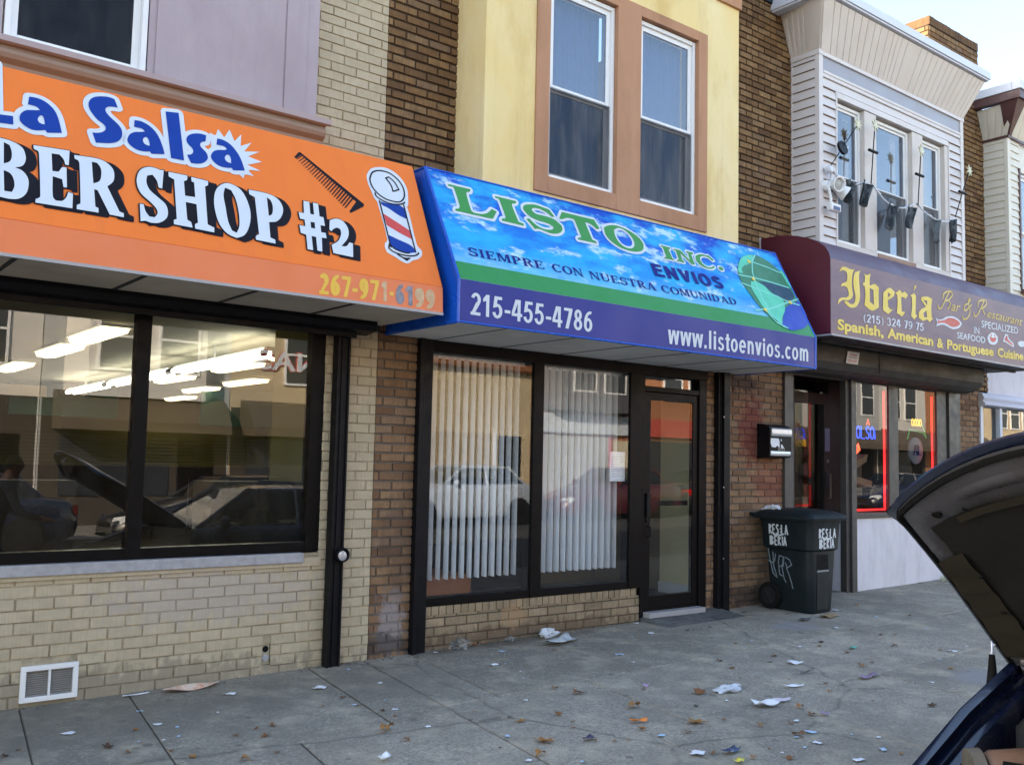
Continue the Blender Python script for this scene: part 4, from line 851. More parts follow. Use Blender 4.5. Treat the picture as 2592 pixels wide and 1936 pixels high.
# company sticker on the housing, its lines and numbers
def small_sign(name, label, cat, corners, lines, mats=(M_paper, M_letk, M_red), group=None):
    """corners: top-left, top-right, bottom-left in space; lines: (text, u0, u1, v, h, mat)"""
    tl, tr_, bl = [Vector(c) for c in corners]; n = (tr_ - tl).cross(bl - tl).normalized()
    if n.y > 0: n = -n
    t_ = thing(name, label, cat, tl, group)
    mb = MB(); mb.extr([tl, tr_, tr_ + bl - tl, bl], -n * .004); mb.build('plate', mats[0], t_)
    by = {}
    f = lambda u, v, o: tl + (tr_ - tl) * u + (bl - tl) * v + n * o
    for s, u0, u1, v, h, k in lines: put_text(by.setdefault(k, MB()), s, f, u0, u1, v, v, h, .0015, .012)
    for k, m_ in by.items(): m_.build('lettering', mats[k], t_, norm=False)
    return t_
small_sign('service_sticker', 'white metal sticker with red phone number at the end of the black shutter box', 'sticker', ((3.19, -.235, 2.545), (3.475, -.235, 2.545), (3.175, -.255, 2.462)),
           [('Roll up Doors', .2, .9, .28, .18, 1), ('Gates Repair Sales', .08, .96, .45, .1, 1), ('(215) 680-1380', .04, .58, .86, .3, 2), ('Free', .70, .82, .7, .14, 1), ('Estimates', .64, .95, .88, .12, 1)])
# ---- orange awning
aw = thing('orange_awning', 'orange sign awning with blue, white and black barber shop lettering', 'awning', (0, -.4, 2.5))
BT, BF, BB = (-.447, 3.642), (-.885, 2.692), (-.898, 2.5)
A0, A1 = -3.2, 3.645
mb = MB(); mb.prism([(-.01, 3.642), BT, BF, (-.01, 2.695)], A0, A1); mb.build('sloped_face', M_orange, aw, bevel=.006)
mb = MB(); mb.prism([(-.88, 2.6915), (BF[0] - .001, BF[1] - .001), (BB[0], BB[1] + .012), (-.88, BB[1] + .012)], A0, A1 - .001); mb.build('valance', M_orange2, aw)
mb = MB(); mb.prism([(-.88, 2.512), (-.904, 2.512), (-.904, 2.494), (-.88, 2.494)], A0, A1); mb.build('edge_trim', M_trim, aw)
mb = MB(); mb.box(A0, A1 - .004, -.88, -.01, 2.502, 2.51); mb.box(A1 - .012, A1 - .003, -.88, -.01, 2.51, 2.69); sf = mb.build('soffit', M_soffitd, aw)
mb = MB()
for x in (-2.3, -1.64, -.98, -.32, .34, 1.0, 1.66, 2.32, 2.98): MB().box(x - .012, x + .012, -.878, -.02, 2.496, 2.502).build('seam_strip', M_seam, sf)
mb.box(3.52, 3.64, -.08, -.012, 2.46, 2.501); mb.build('end_bracket', M_seam, sf)
S1 = SP(BT, BF); S1v = SP((BF[0] - .001, BF[1] - .001), (BB[0], BB[1]))
def word(keys, sp, layers, parent, name='lettering', sep=False, sm=True):
    for (mat, off, grow, shift, steps) in layers:
        mb = MB()
        for k in keys:
            lp = loops_of(k, sm)
            if steps:
                for q in range(1, steps + 1):
                    ff = q / steps; fill(mb, lp, sp, off - q * .0002, (shift[0] * ff, shift[1] * ff), sep=sep)
            else: fill(mb, lp, sp, off, shift, sep=sep)
            if grow: ribbon(mb, lp, sp, off - .0008 - (.0014 if steps else 0), grow, shift=shift)
            if grow and steps: ribbon(mb, lp, sp, off - .0009, grow)
        mb.build(name, mat, parent, norm=False)
word(['burst'], S1, [(M_letw, .002, 0, (0, 0), 0)], aw, 'sunburst', sm=False)
word(['laL', 'laa1', 'laS', 'laa2', 'lal', 'las', 'laa3'], S1, [(M_letw, .004, .030, (0, 0), 0), (M_letb, .006, 0, (0, 0), 0)], aw)
BS = ['shB', 'shE', 'shR', 'shS', 'shH', 'shO', 'shP', 'shN', 'sh2']
word(BS, S1, [(M_letk, .006, .0075, (.048, .012), 10), (M_letw, .009, 0, (0, 0), 0)], aw)
mb = MB(); fill(mb, loops_of('comb', False), S1, .002); fill(mb, loops_of('teeth', False), S1, .0028, sep=True); mb.build('comb_picture', M_letk, aw, norm=False)
mb = MB(); fill(mb, loops_of('polebk'), S1, .002); pb = mb.build('barber_pole_picture', M_letw, aw, norm=False)
mb = MB(); fill(mb, loops_of('poleblue'), S1, .003, sep=True); mb.build('blue_stripe', M_letb, pb, norm=False)
mb = MB(); fill(mb, loops_of('polered'), S1, .003); mb.build('red_stripe', M_red, pb, norm=False)
mb = MB()
for l in loops_of('polelines', False): ribbon(mb, [smooth_loop(l, 60, 3)[:-2] if len(l) > 3 else l], S1, .004, .0055, closed=False)
mb.build('outline', M_letk, pb, norm=False)
mb = MB(); put_sans(mb, '267-97', S1v, 2.707, 3.142, .166, .158, .134, .002, .26, .17, .03); mb.build('phone_number', M_lety, aw, norm=False)
mb = MB(); put_sans(mb, '1', S1v, 3.155, 3.202, .155, .158, .134, .002, .26); put_sans(mb, '99', S1v, 3.414, 3.583, .165, .165, .134, .002, .26, .2, .02); mb.build('phone_number', M_letbeige, aw, norm=False)
mb = MB(); put_sans(mb, '-', S1v, 3.218, 3.254, .150, .150, .134, .002); mb.build('phone_number', M_lety, aw, norm=False)
mb = MB(); put_sans(mb, '61', S1v, 3.265, 3.402, .160, .161, .134, .002, .27, .2, .03); mb.build('phone_number', M_letgrey, aw, norm=False)

# ------------------------------------------------------------------ the middle shop: yellow bay over a blue awning
b2 = thing('shop_building', 'brown brick shop building with yellow stucco bay and tan window surround above the blue awning', 'building', (3.66, 0, 0))
mb = MB()
bricks(mb, 3.661, 8.15, 2.46, 7.2, 0, [(4.36, 7.42, 3.3, 7.2)], seed=21, proj=.013, rowgap=.0155, gap=.006)
mb.poly([(3.66, 0, 7.2), (8.15, 0, 7.2), (8.15, 12, 7.2), (3.66, 12, 7.2)])
mb.build('upper_brick_wall', M_brown, b2, norm=False)
mb = MB(); bricks(mb, 3.661, 4.02, -.3, 2.46, 0, (), seed=22, proj=.012, rowgap=.014, gap=.006); mb.build('brick_pier', M_brown_low, b2, norm=False); mb = MB()
bricks(mb, 7.44, 7.56, -.3, 2.46, 0, (), seed=24, proj=.010, rowgap=.012); mb.build('brick_pier', M_brown_low, b2, norm=False); mb = MB()
bricks(mb, 7.66, 8.70, -.3, 2.56, 0, (), seed=23, proj=.010, rowgap=.0135, gap=.0055)
mb.build('brick_pier', M_brown_low, b2, norm=False)
# yellow bay
mb = MB(); x0, x1, y = 4.315, 7.44, -.40
W1, W2 = (4.97, 5.75), (6.045, 6.825); WZ0, WZ1 = 3.85, 5.55
mb.box(x0, 4.828, y, .01, 3.40, 7.2); mb.box(6.955, x1, y, .01, 3.40, 7.2); mb.box(4.828, 6.955, y, .01, 3.40, 3.708); mb.box(4.828, 6.955, y, .01, 5.648, 7.2)
mb.build('yellow_bay', M_yellow, b2)
mb = MB(); y2 = y - .018; a, b, c, d = 4.83, 6.953, 3.71, 5.646
mb.box(a, W1[0], y2, -.2, c, d); mb.box(W1[1], W2[0], y2, -.2, c, d); mb.box(W2[1], b, y2, -.2, c, d)
for p in (W1, W2): mb.box(p[0], p[1], y2, -.2, c, WZ0); mb.box(p[0], p[1], y2, -.2, WZ1, d)
mb.build('window_surround', M_tan, b2, bevel=.004)
mb = MB(); mb.box(4.30, 7.455, y - .03, .0, 6.05, 6.42); mb.box(4.28, 7.475, y - .06, .0, 6.42, 7.25); mb.build('cornice_band', M_tan, b2, bevel=.006)
for p in (W1, W2): sash_window(b2, p[0] + .004, p[1] - .004, WZ0 + .003, WZ1 - .01, y + .035, 4.64)
# storefront frame, dark steel
FY = -.02
fr = MB()
fr.box(4.135, 4.16, FY, .09, .375, 2.40); fr.box(5.19, 5.305, FY - .006, .09, .375, 2.40); fr.box(6.36, 6.51, FY - .004, .09, .375, 2.40)
fr.box(4.135, 7.44, FY - .008, .10, 2.355, 2.46); fr.box(4.16, 6.36, FY + .003, .088, .375, .442)
sf2 = fr.build('shop_window_frame', M_bronze, b2, bevel=.004)
for a, b in ((4.16, 5.19), (5.305, 6.36)): MB().poly([(a, -.008, .44), (b, -.008, .44), (b, -.008, 2.36), (a, -.008, 2.36)]).build('pane', G_shop2, sf2, norm=False)
mb = MB(); bricks(mb, 4.14, 6.512, -.2, .305, 0, (), seed=31, proj=.008, rowgap=.009)
r = random.Random(5); x = 4.145
while x < 6.45:
    w_ = .0706; e = min(x + w_ - .009, 6.512); d = .012 + r.uniform(-.003, .003)
    mb.box(x, e, -d, .01, .306, .372, .1 + .9 * r.random()); x += w_
mb.box(4.135, 6.515, .0, .08, .30, .371, 0.0); mb.box(6.49, 6.512, .0, .2, -.2, .37, .4)
mb.build('knee_wall', M_knee, b2, norm=False)
# door: frame > leaf parts, transom
dr = MB(); dr.box(6.512, 6.56, FY + .002, .09, .10, 2.356); dr.box(7.33, 7.44, FY + .002, .09, .08, 2.356); dr.box(6.56, 7.33, FY + .004, .088, 2.20, 2.25)
door = dr.build('door_frame', M_bronze, b2, bevel=.004)
MB().box(6.56, 7.33, .04, .046, 2.25, 2.356).build('transom_pane', G_shop2, door)
lf = MB(); lf.box(6.565, 6.655, .0, .05, .165, 2.195); lf.box(7.255, 7.325, .0, .05, .165, 2.195); lf.box(6.655, 7.255, .001, .049, 2.12, 2.195); lf.box(6.655, 7.255, .001, .049, .165, .285)
lf.box(6.57, 7.32, -.012, 0.0, .15, .164)
lf.build('door_leaf', M_bronze, door, bevel=.003)
MB().poly([(6.655, .008, .28), (7.255, .008, .28), (7.255, .008, 2.125), (6.655, .008, 2.125)]).build('door_pane', G_shop2, door, norm=False)
mb = MB(); mb.box(6.585, 6.635, -.03, .0, 1.02, 1.24); mb.tube([(6.61, -.01, .93), (6.61, -.05, .93), (6.61, -.05, .84), (6.61, -.01, .84)], .008); mb.lathe((6.61, 0, .99), (0, -1, 0), [(0, .018), (.012, .018), (.012, 0)], 12); mb.build('door_handle', M_black, door, bevel=.002)
MB().box(6.56, 7.34, -.10, .05, .10, .148).build('threshold', M_trim, door, bevel=.003)
# shutter rails
rr = thing('roller_shutter', 'black guide rails standing at both ends of the shop front under the blue awning', 'roller shutter', (4.08, 0, 0))
mb = MB(); mb.box(4.01, 4.045, -.07, .0, gz(4, 0), 2.45); mb.box(4.045, 4.14, -.05, .02, gz(4, 0), 2.45); mb.box(4.052, 4.066, -.058, -.05, gz(4, 0), 2.45); mb.build('guide_rail', M_black, rr, bevel=.003)
mb = MB(); mb.box(7.56, 7.61, -.07, .0, gz(7.5, 0), 2.45); mb.box(7.61, 7.70, -.10, .0, gz(7.6, 0), 2.45); mb.box(7.585, 7.592, -.078, -.07, gz(7.5, 0), 2.45); mb.build('guide_rail', M_black, rr, bevel=.003)
mb = MB()
for z in (.6, 1.3, 2.0): mb.lathe((7.60, -.10, z), (0, -1, 0), [(0, .008), (.006, .006)], 8)
mb.build('bolt', M_alu, rr)
# interior
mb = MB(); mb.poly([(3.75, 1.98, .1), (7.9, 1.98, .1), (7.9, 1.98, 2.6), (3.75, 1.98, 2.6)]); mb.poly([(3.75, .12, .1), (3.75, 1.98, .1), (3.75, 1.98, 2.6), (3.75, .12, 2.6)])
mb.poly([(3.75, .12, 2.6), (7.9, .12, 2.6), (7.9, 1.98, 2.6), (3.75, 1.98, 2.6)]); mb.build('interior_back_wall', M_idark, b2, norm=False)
mb = MB(); mb.poly([(6.9, 1.96, .16), (7.9, 1.96, .16), (7.9, 1.96, 2.6), (6.9, 1.96, 2.6)]); mb.box(7.8, 7.9, .9, 1.95, .16, 2.6); mb.build('interior_brown_wall', pm('brown_olive_wall', (.20, .16, .09), .8, .1, 1), b2)
mb = MB(); mb.box(6.655, 7.255, .06, .10, 1.12, 1.165); mb.build('push_bar', M_bronze, door, bevel=.006)
mb = MB(); mb.box(7.72, 7.86, .12, .86, .16, 2.6); mb.build('interior_partition', pm('pale_olive_partition', (.80, .72, .44), .8, .05, 1), b2)
mb = MB(); mb.box(7.70, 7.72, .12, .86, .16, .27); mb.build('skirting', M_white, b2)
mb = MB(); mb.poly([(3.75, .1, .155), (7.9, .1, .155), (7.9, 1.98, .155), (3.75, 1.98, .155)]); mb.build('interior_floor', M_ifloor, b2, norm=False)
mb = MB(); mb.box(4.3, 5.0, .55, 1.1, .16, .52); mb.build('tiled_planter', pm('terracotta_tile', (.32, .13, .06), .6, .2, 8), b2, bevel=.01)
# vertical blinds
def blind(xs, label):
    t_ = thing('vertical_blind', label, 'blind', ((xs[0] + xs[-1]) / 2, .13, 2.36), 'white vertical blinds in the shop front below the blue awning')
    MB().box(xs[0] - .06, xs[-1] + .06, .11, .15, 2.33, 2.365).build('headrail', M_white, t_)
    for k, x in enumerate(xs):
        an = RAD(100 + rnd.uniform(-2.5, 2.5)); hw = .050; dx, dy = math.cos(an) * hw, math.sin(an) * hw
        z0 = .555 + rnd.uniform(-.003, .003); mb = MB(); px, py = -dy / hw * .008, dx / hw * .008
        A, M_, B_ = (x - dx, .135 + dy), (x + px, .135 + py), (x + dx, .135 - dy)
        mb.add([(A[0], A[1], z0), (M_[0], M_[1], z0), (B_[0], B_[1], z0), (A[0], A[1], 2.345), (M_[0], M_[1], 2.345), (B_[0], B_[1], 2.345)], [(0, 1, 4, 3), (1, 2, 5, 4)])
        mb.build('slat', M_blinds, t_, smooth=True, norm=False)
blind([4.205 + i * .0772 for i in range(13)], 'white vertical blind slats hanging in the left pane under the blue awning')
blind([5.38 + i * .0772 for i in range(13)], 'white vertical blind slats hanging in the right pane beside the glass door')
nt_ = thing('paper_notice', 'sheet of white paper taped inside the right pane next to the door', 'notice', (6.27, .046, 1.49))
MB().box(6.166, 6.375, .044, .047, 1.35, 1.62).build('sheet', M_paper, nt_)
mb = MB()
for i in range(9): mb.box(6.19, 6.19 + rnd.uniform(.1, .16), .0432, .0436, 1.57 - i * .022, 1.576 - i * .022)
mb.build('printed_line', pm('grey_print', (.45, .5, .58), .8), nt_)
# ---- blue awning
la = thing('blue_awning', 'blue sky-printed sign awning with green LISTO lettering and a globe', 'awning', (3.72, -.5, 2.45))
LT, LF, LB = (-.497, 3.641), (-.967, 2.753), (-.967, 2.454)
A0, A1 = 3.722, 7.884
mb = MB(); t0_ = Vector((0, 0, 0))
mb.add([(A0, *LT), (A1, *LT), (A1, *LF), (A0, *LF)], [(0, 3, 2, 1)])
# the object origin sits on the lower edge, so the print's height runs from the fold to the top
face = mb.build('sloped_face', M_sky, la, norm=False)
mb = MB(); mb.add([(A0 - .001, -.005, 2.454), (A0 - .001, LB[0], LB[1]), (A0 - .001, LF[0], LF[1]), (A0 - .001, LT[0], LT[1]), (A0 - .001, -.005, 3.641)], [(0, 1, 2, 3, 4)])
mb.add([(A1 + .001, -.005, 2.454), (A1 + .001, LB[0], LB[1]), (A1 + .001, LF[0], LF[1]), (A1 + .001, LT[0], LT[1]), (A1 + .001, -.005, 3.641)], [(4, 3, 2, 1, 0)])
mb.add([(A0, -.005, 3.64), (A1, -.005, 3.64), (A1, LT[0], 3.64), (A0, LT[0], 3.64)], [(0, 1, 2, 3)])
pr = 0.011
for X in (A0, A1): mb.tube([(X, LB[0], LB[1]), (X, LF[0], LF[1]), (X, LT[0], LT[1]), (X, -.01, LT[1])], pr, 8); mb.tube([(X, LB[0], LB[1]), (X, -.01, 2.454)], pr, 8)
mb.tube([(A0, *LT), (A1, *LT)], .009, 8)
mb.tube([(A0, LB[0], LB[1] + .002), (A1, LB[0], LB[1] + .002)], .008, 8)
mb.build('side_panel', M_blueside, la, norm=False)
S2 = SP(LT, LF); S2v = SP(LF, LB)
mb = MB(); mb.add([S2v(A0, .001, .001), S2v(A1, .001, .001), S2v(A1, .299, .001), S2v(A0, .299, .001)], [(0, 1, 2, 3)]); mb.build('valance', M_valance, la, norm=False)
mb = MB(); mb.add([S2(A0 + .004, .852, .002), S2(A1 - .004, .852, .002), S2(A1 - .004, 1.003, .002), S2(A0 + .004, 1.003, .002)], [(0, 1, 2, 3)]); mb.build('green_stripe', M_green, la, norm=False)
mb = MB(); mb.box(A0, A1, -.966, -.005, 2.450, 2.456); so2 = mb.build('soffit', M_soffit, la)
mb = MB()
for i in range(6): MB().box(4.155 + i * .655 - .006, 4.155 + i * .655 + .006, -.955, -.031, 2.447, 2.450).build('seam_strip', M_seam, so2)
mb.box(A0, A1, -.03, -.01, 2.446, 2.450); mb.build('seam_strip', M_seam, so2)
word(['liL', 'liI', 'liS', 'liT', 'liO'], S2, [(M_letw, .004, .024, (0, 0), 0), (M_letg, .006, 0, (0, 0), 0)], la)
word(['inI', 'inN', 'inC', 'inD'], S2, [(M_letw, .004, .017, (0, 0), 0), (M_letg, .006, 0, (0, 0), 0)], la)
mb = MB(); put_sans(mb, 'ENVIOS', S2, 5.842, 6.775, .623, .621, .132, .006, .22, .2); mb.build('lettering', M_letn, la, norm=False)
for s_, *q_ in (('SIEMPRE', 3.875, 4.59, .780, .782), ('CON', 4.66, 4.985, .783, .784), ('NUESTRA', 5.045, 5.805, .787, .787), ('COMUNIDAD', 5.862, 6.86, .790, .781)):
    mb = MB(); put_serif(mb, s_, S2, *q_, .074, .004); mb.build('lettering', M_letn, la, norm=False)
mb = MB(); put_sans(mb, '215-455-4786', S2v, 3.822, 4.98, .239, .246, .155, .003, .17, .14); mb.build('phone_number', M_letw, la, norm=False); mb = MB(); put_sans(mb, 'www.listoenvios.com', S2v, 5.822, 7.775, .254, .242, .158, .003, .18, .14); mb.build('lettering', M_letw, la, norm=False)
mb = MB(); fill(mb, loops_of('globe'), S2, .005); gl = mb.build('globe_picture', M_glsea, la, norm=False)
mb = MB(); fill(mb, loops_of('gldark'), S2, .006); mb.build('dark_sea', M_gldark, gl, norm=False)
mb = MB(); fill(mb, loops_of('glblue'), S2, .0065); mb.build('blue_sea', M_glblue, gl, norm=False)
mb = MB(); fill(mb, loops_of('glland'), S2, .007, sep=True); mb.build('continent', M_glland, gl, norm=False)
mb = MB()
for l in loops_of('gllines', False): ribbon(mb, [l], S2, .008, .008, closed=False)
mb.build('link_line', M_glline, gl, norm=False)
mb = MB()
for l in loops_of('gldots', False):
    c = l[0]; mb.poly([S2(c[0] + .025 * math.cos(a * .785), c[1] + .022 * math.sin(a * .785), .0105) for a in range(8)])
mb.build('link_dot', M_gold, gl, norm=False)

# ------------------------------------------------------------------ the bar and restaurant: white bay, maroon awning
b3 = thing('shop_building', 'brown brick bar building with white siding bay and flared cornice above the maroon awning', 'building', (8.15, 0, 0))
mb = MB(); bricks(mb, 8.151, 13.36, 2.6, 6.62, 0, [(8.95, 11.98, 3.4, 6.3)], seed=41, proj=.012, rowgap=.0145, gap=.006)
mb.poly([(8.15, 0, 6.62), (13.36, 0, 6.62), (13.36, 12, 6.62), (8.15, 12, 6.62)]); mb.build('upper_brick_wall', M_brown, b3, norm=False)
mb = MB(); bricks(mb, 12.53, 13.10, -.2, 2.62, 0, (), seed=42, proj=.010, rowgap=.012); mb.build('brick_pier', M_brown_low, b3, norm=False)
# bay: core, siding boards, corner posts
BX0, BX1, BY = 8.865, 12.04, -.36
OZ0, OZ1, OX0, OX1 = 4.00, 5.62, 9.21, 11.66
mb = MB()
mb.box(BX0, OX0, BY + .02, .0, 3.3, 6.1); mb.box(OX1, BX1, BY + .02, .0, 3.3, 6.1); mb.box(OX0, OX1, BY + .02, .0, 3.3, OZ0); mb.box(OX0, OX1, BY + .02, .0, OZ1, 6.1)
mb.build('bay_core', M_panel, b3)
mb = MB(); H = .1035
def boards_front(a, b, z0, z1):
    z = z0
    while z < z1 - .02:
        mb.prism([(BY + .019, z + .004), (BY - .009, z + .004), (BY + .010, min(z + H, z1)), (BY + .019, min(z + H, z1))], a, b)
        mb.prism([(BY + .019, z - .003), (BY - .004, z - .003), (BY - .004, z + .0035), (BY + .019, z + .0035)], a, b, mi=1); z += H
def boards_side(x, sg, z0, z1):
    z = z0
    while z < z1 - .02:
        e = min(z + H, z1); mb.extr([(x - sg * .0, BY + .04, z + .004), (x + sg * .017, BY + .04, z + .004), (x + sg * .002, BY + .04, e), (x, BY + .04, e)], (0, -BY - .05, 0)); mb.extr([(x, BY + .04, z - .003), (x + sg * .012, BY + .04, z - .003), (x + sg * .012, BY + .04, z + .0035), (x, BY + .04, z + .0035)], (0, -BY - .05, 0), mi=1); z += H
boards_front(BX0 + .06, OX0 - .02, 3.72, 5.79); boards_front(OX1 + .02, BX1 - .06, 3.72, 5.79)
boards_front(OX0 - .02, OX1 + .02, 5.69, 5.79); boards_side(BX0 + .001, -1, 3.6, 6.03); boards_side(BX1 - .001, 1, 3.6, 6.03)
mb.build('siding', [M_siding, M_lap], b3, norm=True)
mb = MB()
for xa, xb in ((BX0 - .012, BX0 + .062), (BX1 - .062, BX1 + .012)): mb.box(xa, xb, BY - .012, BY + .045, 3.5, 6.05)
mb.box(BX0 - .012, BX0 + .01, -.03, .0, 3.5, 6.05)
mb.box(OX0 - .035, OX0 - .012, BY - .014, BY + .03, OZ0 - .1, 5.70); mb.box(OX1 + .0, OX1 + .022, BY - .014, BY + .03, OZ0 - .1, 5.66); mb.box(OX0 - .01, OX1, BY - .013, BY + .03, 5.62, 5.688)
mb.build('corner_post', M_siding, b3, bevel=.004)
mb = MB(); mb.box(BX0 + .063, BX1 - .063, BY + .004, BY + .02, 5.87, 6.03); mb.build('frieze_band', M_greystrip, b3, bevel=.003)
mb = MB(); mb.prism([(BY + .02, 5.795), (BY - .008, 5.80), (BY - .006, 5.835), (BY - .016, 5.84), (BY - .016, 5.868), (BY + .02, 5.868)], BX0 + .063, BX1 - .063); mb.box(BX0 - .02, BX1 + .02, BY - .02, .0, 6.03, 6.085); mb.build('frieze_trim', M_siding, b3, bevel=.003)
WIN = [(9.215, 9.70), (10.0, 10.74), (11.04, 11.52)]; MUL = [(9.70, 10.0), (10.74, 11.04), (11.52, 11.655)]
mb = MB()
for a, b in MUL: MB().box(a + .05, b - (.0 if b > 11.6 else .002), BY - .004, BY + .12, OZ0 + .001, 5.615).build('mullion_panel', M_panel, b3, bevel=.005)
mb.box(OX0 - .02, OX1 + .02, BY - .008, BY + .02, 3.72, OZ0 - .0)
mb.build('sill_panel', M_panel, b3, bevel=.005)
for a, b in WIN: sash_window(b3, a, b + .045, OZ0 + .01, 5.60, BY + .06, 4.78, fr=.03, screen=True, curtain=False, dark=pm('sky_reflection_backing', (.05, .115, .24), .8, .3, 3))  # blue backing stands in for sky reflected in the panes
mb = MB(); mb.box(10.0, 10.82, BY - .02, BY - .0085, 3.93, 3.985); mb.build('bare_wood_sill', pm('weathered_wood', (.36, .24, .18), .9, .3, 6, stretch=(1, 6, 6), grime=.3), b3)
# flared cornice: front and sides made of narrow pans
lo = [(8.86, 0.0, 6.08), (8.875, BY - .01, 6.075), (12.04, BY - .01, 6.075), (12.06, 0, 6.08)]
hi = [(8.67, 0.0, 6.55), (8.55, -.63, 6.50), (12.10, -.63, 6.50), (12.16, 0, 6.55)]
mb = MB()
def pans(i, j, cuts):
    a0, a1, b0, b1 = Vector(lo[i]), Vector(lo[j]), Vector(hi[i]), Vector(hi[j]); n = (a1 - a0).cross(b0 - a0).normalized()
    if n.y > 0 and abs(n.y) > .3: n = -n
    if abs(n.y) <= .3 and n.x * (-1 if i == 0 else 1) < 0: n = -n
    for k in range(len(cuts) - 1):
        u, v = cuts[k], cuts[k + 1]; e = .006 / (a1 - a0).length
        P = [a0.lerp(a1, u + e), a0.lerp(a1, v - e), b0.lerp(b1, v - e), b0.lerp(b1, u + e)]
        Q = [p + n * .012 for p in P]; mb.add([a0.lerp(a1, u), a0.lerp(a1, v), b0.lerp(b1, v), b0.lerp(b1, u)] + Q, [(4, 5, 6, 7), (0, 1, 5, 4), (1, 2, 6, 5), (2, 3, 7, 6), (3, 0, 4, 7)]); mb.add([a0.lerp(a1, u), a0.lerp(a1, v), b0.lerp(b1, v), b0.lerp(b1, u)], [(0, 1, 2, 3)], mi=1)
pans(1, 2, [0, .055, .09, .13, .165, .205, .24, .28, .315, .355, .39, .415, .44, .475, .56, .60, .635, .67, .705, .74, .775, .81, .845, .88, .915, .945, .97, 1.0])
pans(0, 1, [0, .14, .28, .42, .55, 1.0]); pans(2, 3, [0, .5, .65, .8, 1.0])
mb.build('flared_cornice', [M_fascia, M_lap], b3, norm=True)  # dark backing paints the shade in the grooves between pans
mb = MB()
pr_ = [(-.012, 0.0), (-.055, .0), (-.055, .03), (-.07, .035), (-.07, .10), (0.05, .13)]
mb.box(8.51, 12.14, -.675, -.60, 6.51, 6.53); mb.box(8.49, 12.16, -.69, -.58, 6.532, 6.625); mb.box(8.49, 8.60, -.579, .02, 6.532, 6.64); mb.box(8.505, 8.62, -.60, .02, 6.51, 6.531); mb.box(12.06, 12.16, -.579, .02, 6.532, 6.64)
mb.poly([(8.52, -.62, 6.60), (12.13, -.62, 6.60), (12.13, .3, 6.70), (8.52, .3, 6.70)])
mb.build('coping', M_cap, b3, bevel=.004)
mb = MB(); mb.box(8.2, 8.66, -.03, .05, 6.60, 6.75); mb.box(12.17, 12.32, -.05, .1, 6.2, 6.66); mb.build('roof_flashing', M_black, b3, bevel=.01)
mb = MB()
cx0, cx1, cy0, cy1 = 12.02, 13.38, .06, .50
bricks(mb, cx0, cx1, 6.55, 7.50, cy0, (), seed=51, proj=.010, rowgap=.012); bricks(mb, cy0, cy1, 6.55, 7.50, cx0, (), seed=52, facing='x', proj=.010, rowgap=.012)
mb.box(cx0 + .01, cx1 - .001, cy0 + .01, cy1, 6.55, 7.62, .0)
x = cx0
while x < cx1 - .04: mb.box(x + .004, x + .068, cy0 - .012, cy1, 7.502, 7.615 + rnd.uniform(-.004, .004), .05 + .15 * rnd.random()); x += .0715
mb.build('chimney', M_brown, b3, norm=False)
# ground floor: grey steel front, recessed door, windows
Z2 = 2.54
fr = MB()
fr.box(8.685, 8.79, -.045, .05, .08, 2.56); fr.box(8.795, 8.86, -.03, .05, .08, 2.56); fr.box(9.86, 9.925, -.03, .05, .09, Z2); fr.box(9.93, 10.03, -.06, .045, .085, 2.60)
fr.box(10.78, 10.99, -.03, .05, .97, Z2); fr.box(11.92, 12.16, -.03, .05, .97, Z2); fr.box(12.2, 12.30, -.05, .05, .1, Z2); fr.box(12.32, 12.53, -.03, .05, .1, Z2)
fr.box(8.86, 12.53, -.028, .048, 2.525, 2.62); fr.box(10.03, 11.92, -.05, .05, .945, 1.0)
ff = fr.build('shop_window_frame', M_grey, b3, bevel=.004)
for a, b in ((10.03, 10.78), (10.99, 11.92)): MB().poly([(a, -.015, 1.0), (b, -.015, 1.0), (b, -.015, 2.53), (a, -.015, 2.53)]).build('pane', G_dark, ff, norm=False)
MB().box(9.89, 9.896, .05, .5, 1.0, 2.53).build('pane', G_dark, ff)
mb = MB(); mb.box(9.945, 12.2, -.02, .045, -.1, .945); mb.box(9.87, 9.945, -.019, .5, -.1, .93); mb.build('knee_wall', M_plaster, b3, bevel=.006)
DY = .52
dr = MB(); dr.box(9.60, 9.66, DY, DY + .08, .1, 2.58); dr.box(10.36, 10.6, DY, DY + .08, .1, 2.58); dr.box(9.66, 10.36, DY + .001, DY + .079, 2.29, 2.42); dr.box(8.9, 9.60, DY, DY + .06, .1, 2.58)
dr.box(10.24, 10.36, DY - .01, DY + .05, .14, 2.29); dr.box(9.66, 10.24, DY + .002, DY + .05, .14, .3)
df = dr.build('door_frame', M_grey, b3, bevel=.004)
MB().box(9.66, 10.24, DY + .02, DY + .026, .3, 2.29).build('door_pane', G_dark, df); MB().box(9.66, 10.36, DY + .03, DY + .036, 2.42, 2.56).build('transom_pane', G_dark, df)
mb = MB(); mb.tube([(10.29, DY - .02, 1.15), (10.29, DY - .06, 1.15), (10.29, DY - .06, 1.45), (10.29, DY - .02, 1.45)], .012); mb.lathe((10.3, DY - .01, 1.6), (0, -1, 0), [(0, .022), (.015, .022), (.015, 0)], 12); mb.build('door_handle', M_alu, df)
mb = MB(); mb.box(10.25, 10.35, DY - .016, DY - .0105, 1.72, 2.0); mb.build('pale_blue_sticker', M_paperblue, df)
mb = MB(); mb.box(10.26, 10.35, DY - .016, DY - .0105, 1.28, 1.5); mb.box(10.25, 10.36, DY - .016, DY - .0105, .72, .92); mb.build('dull_sticker', pm('dull_blue_sticker', (.10, .13, .17), .7, .4, 20), df)
mb = MB(); mb.box(8.86, 9.9, -.02, DY, -.05, .115); mb.build('door_sill', M_kerb, b3)
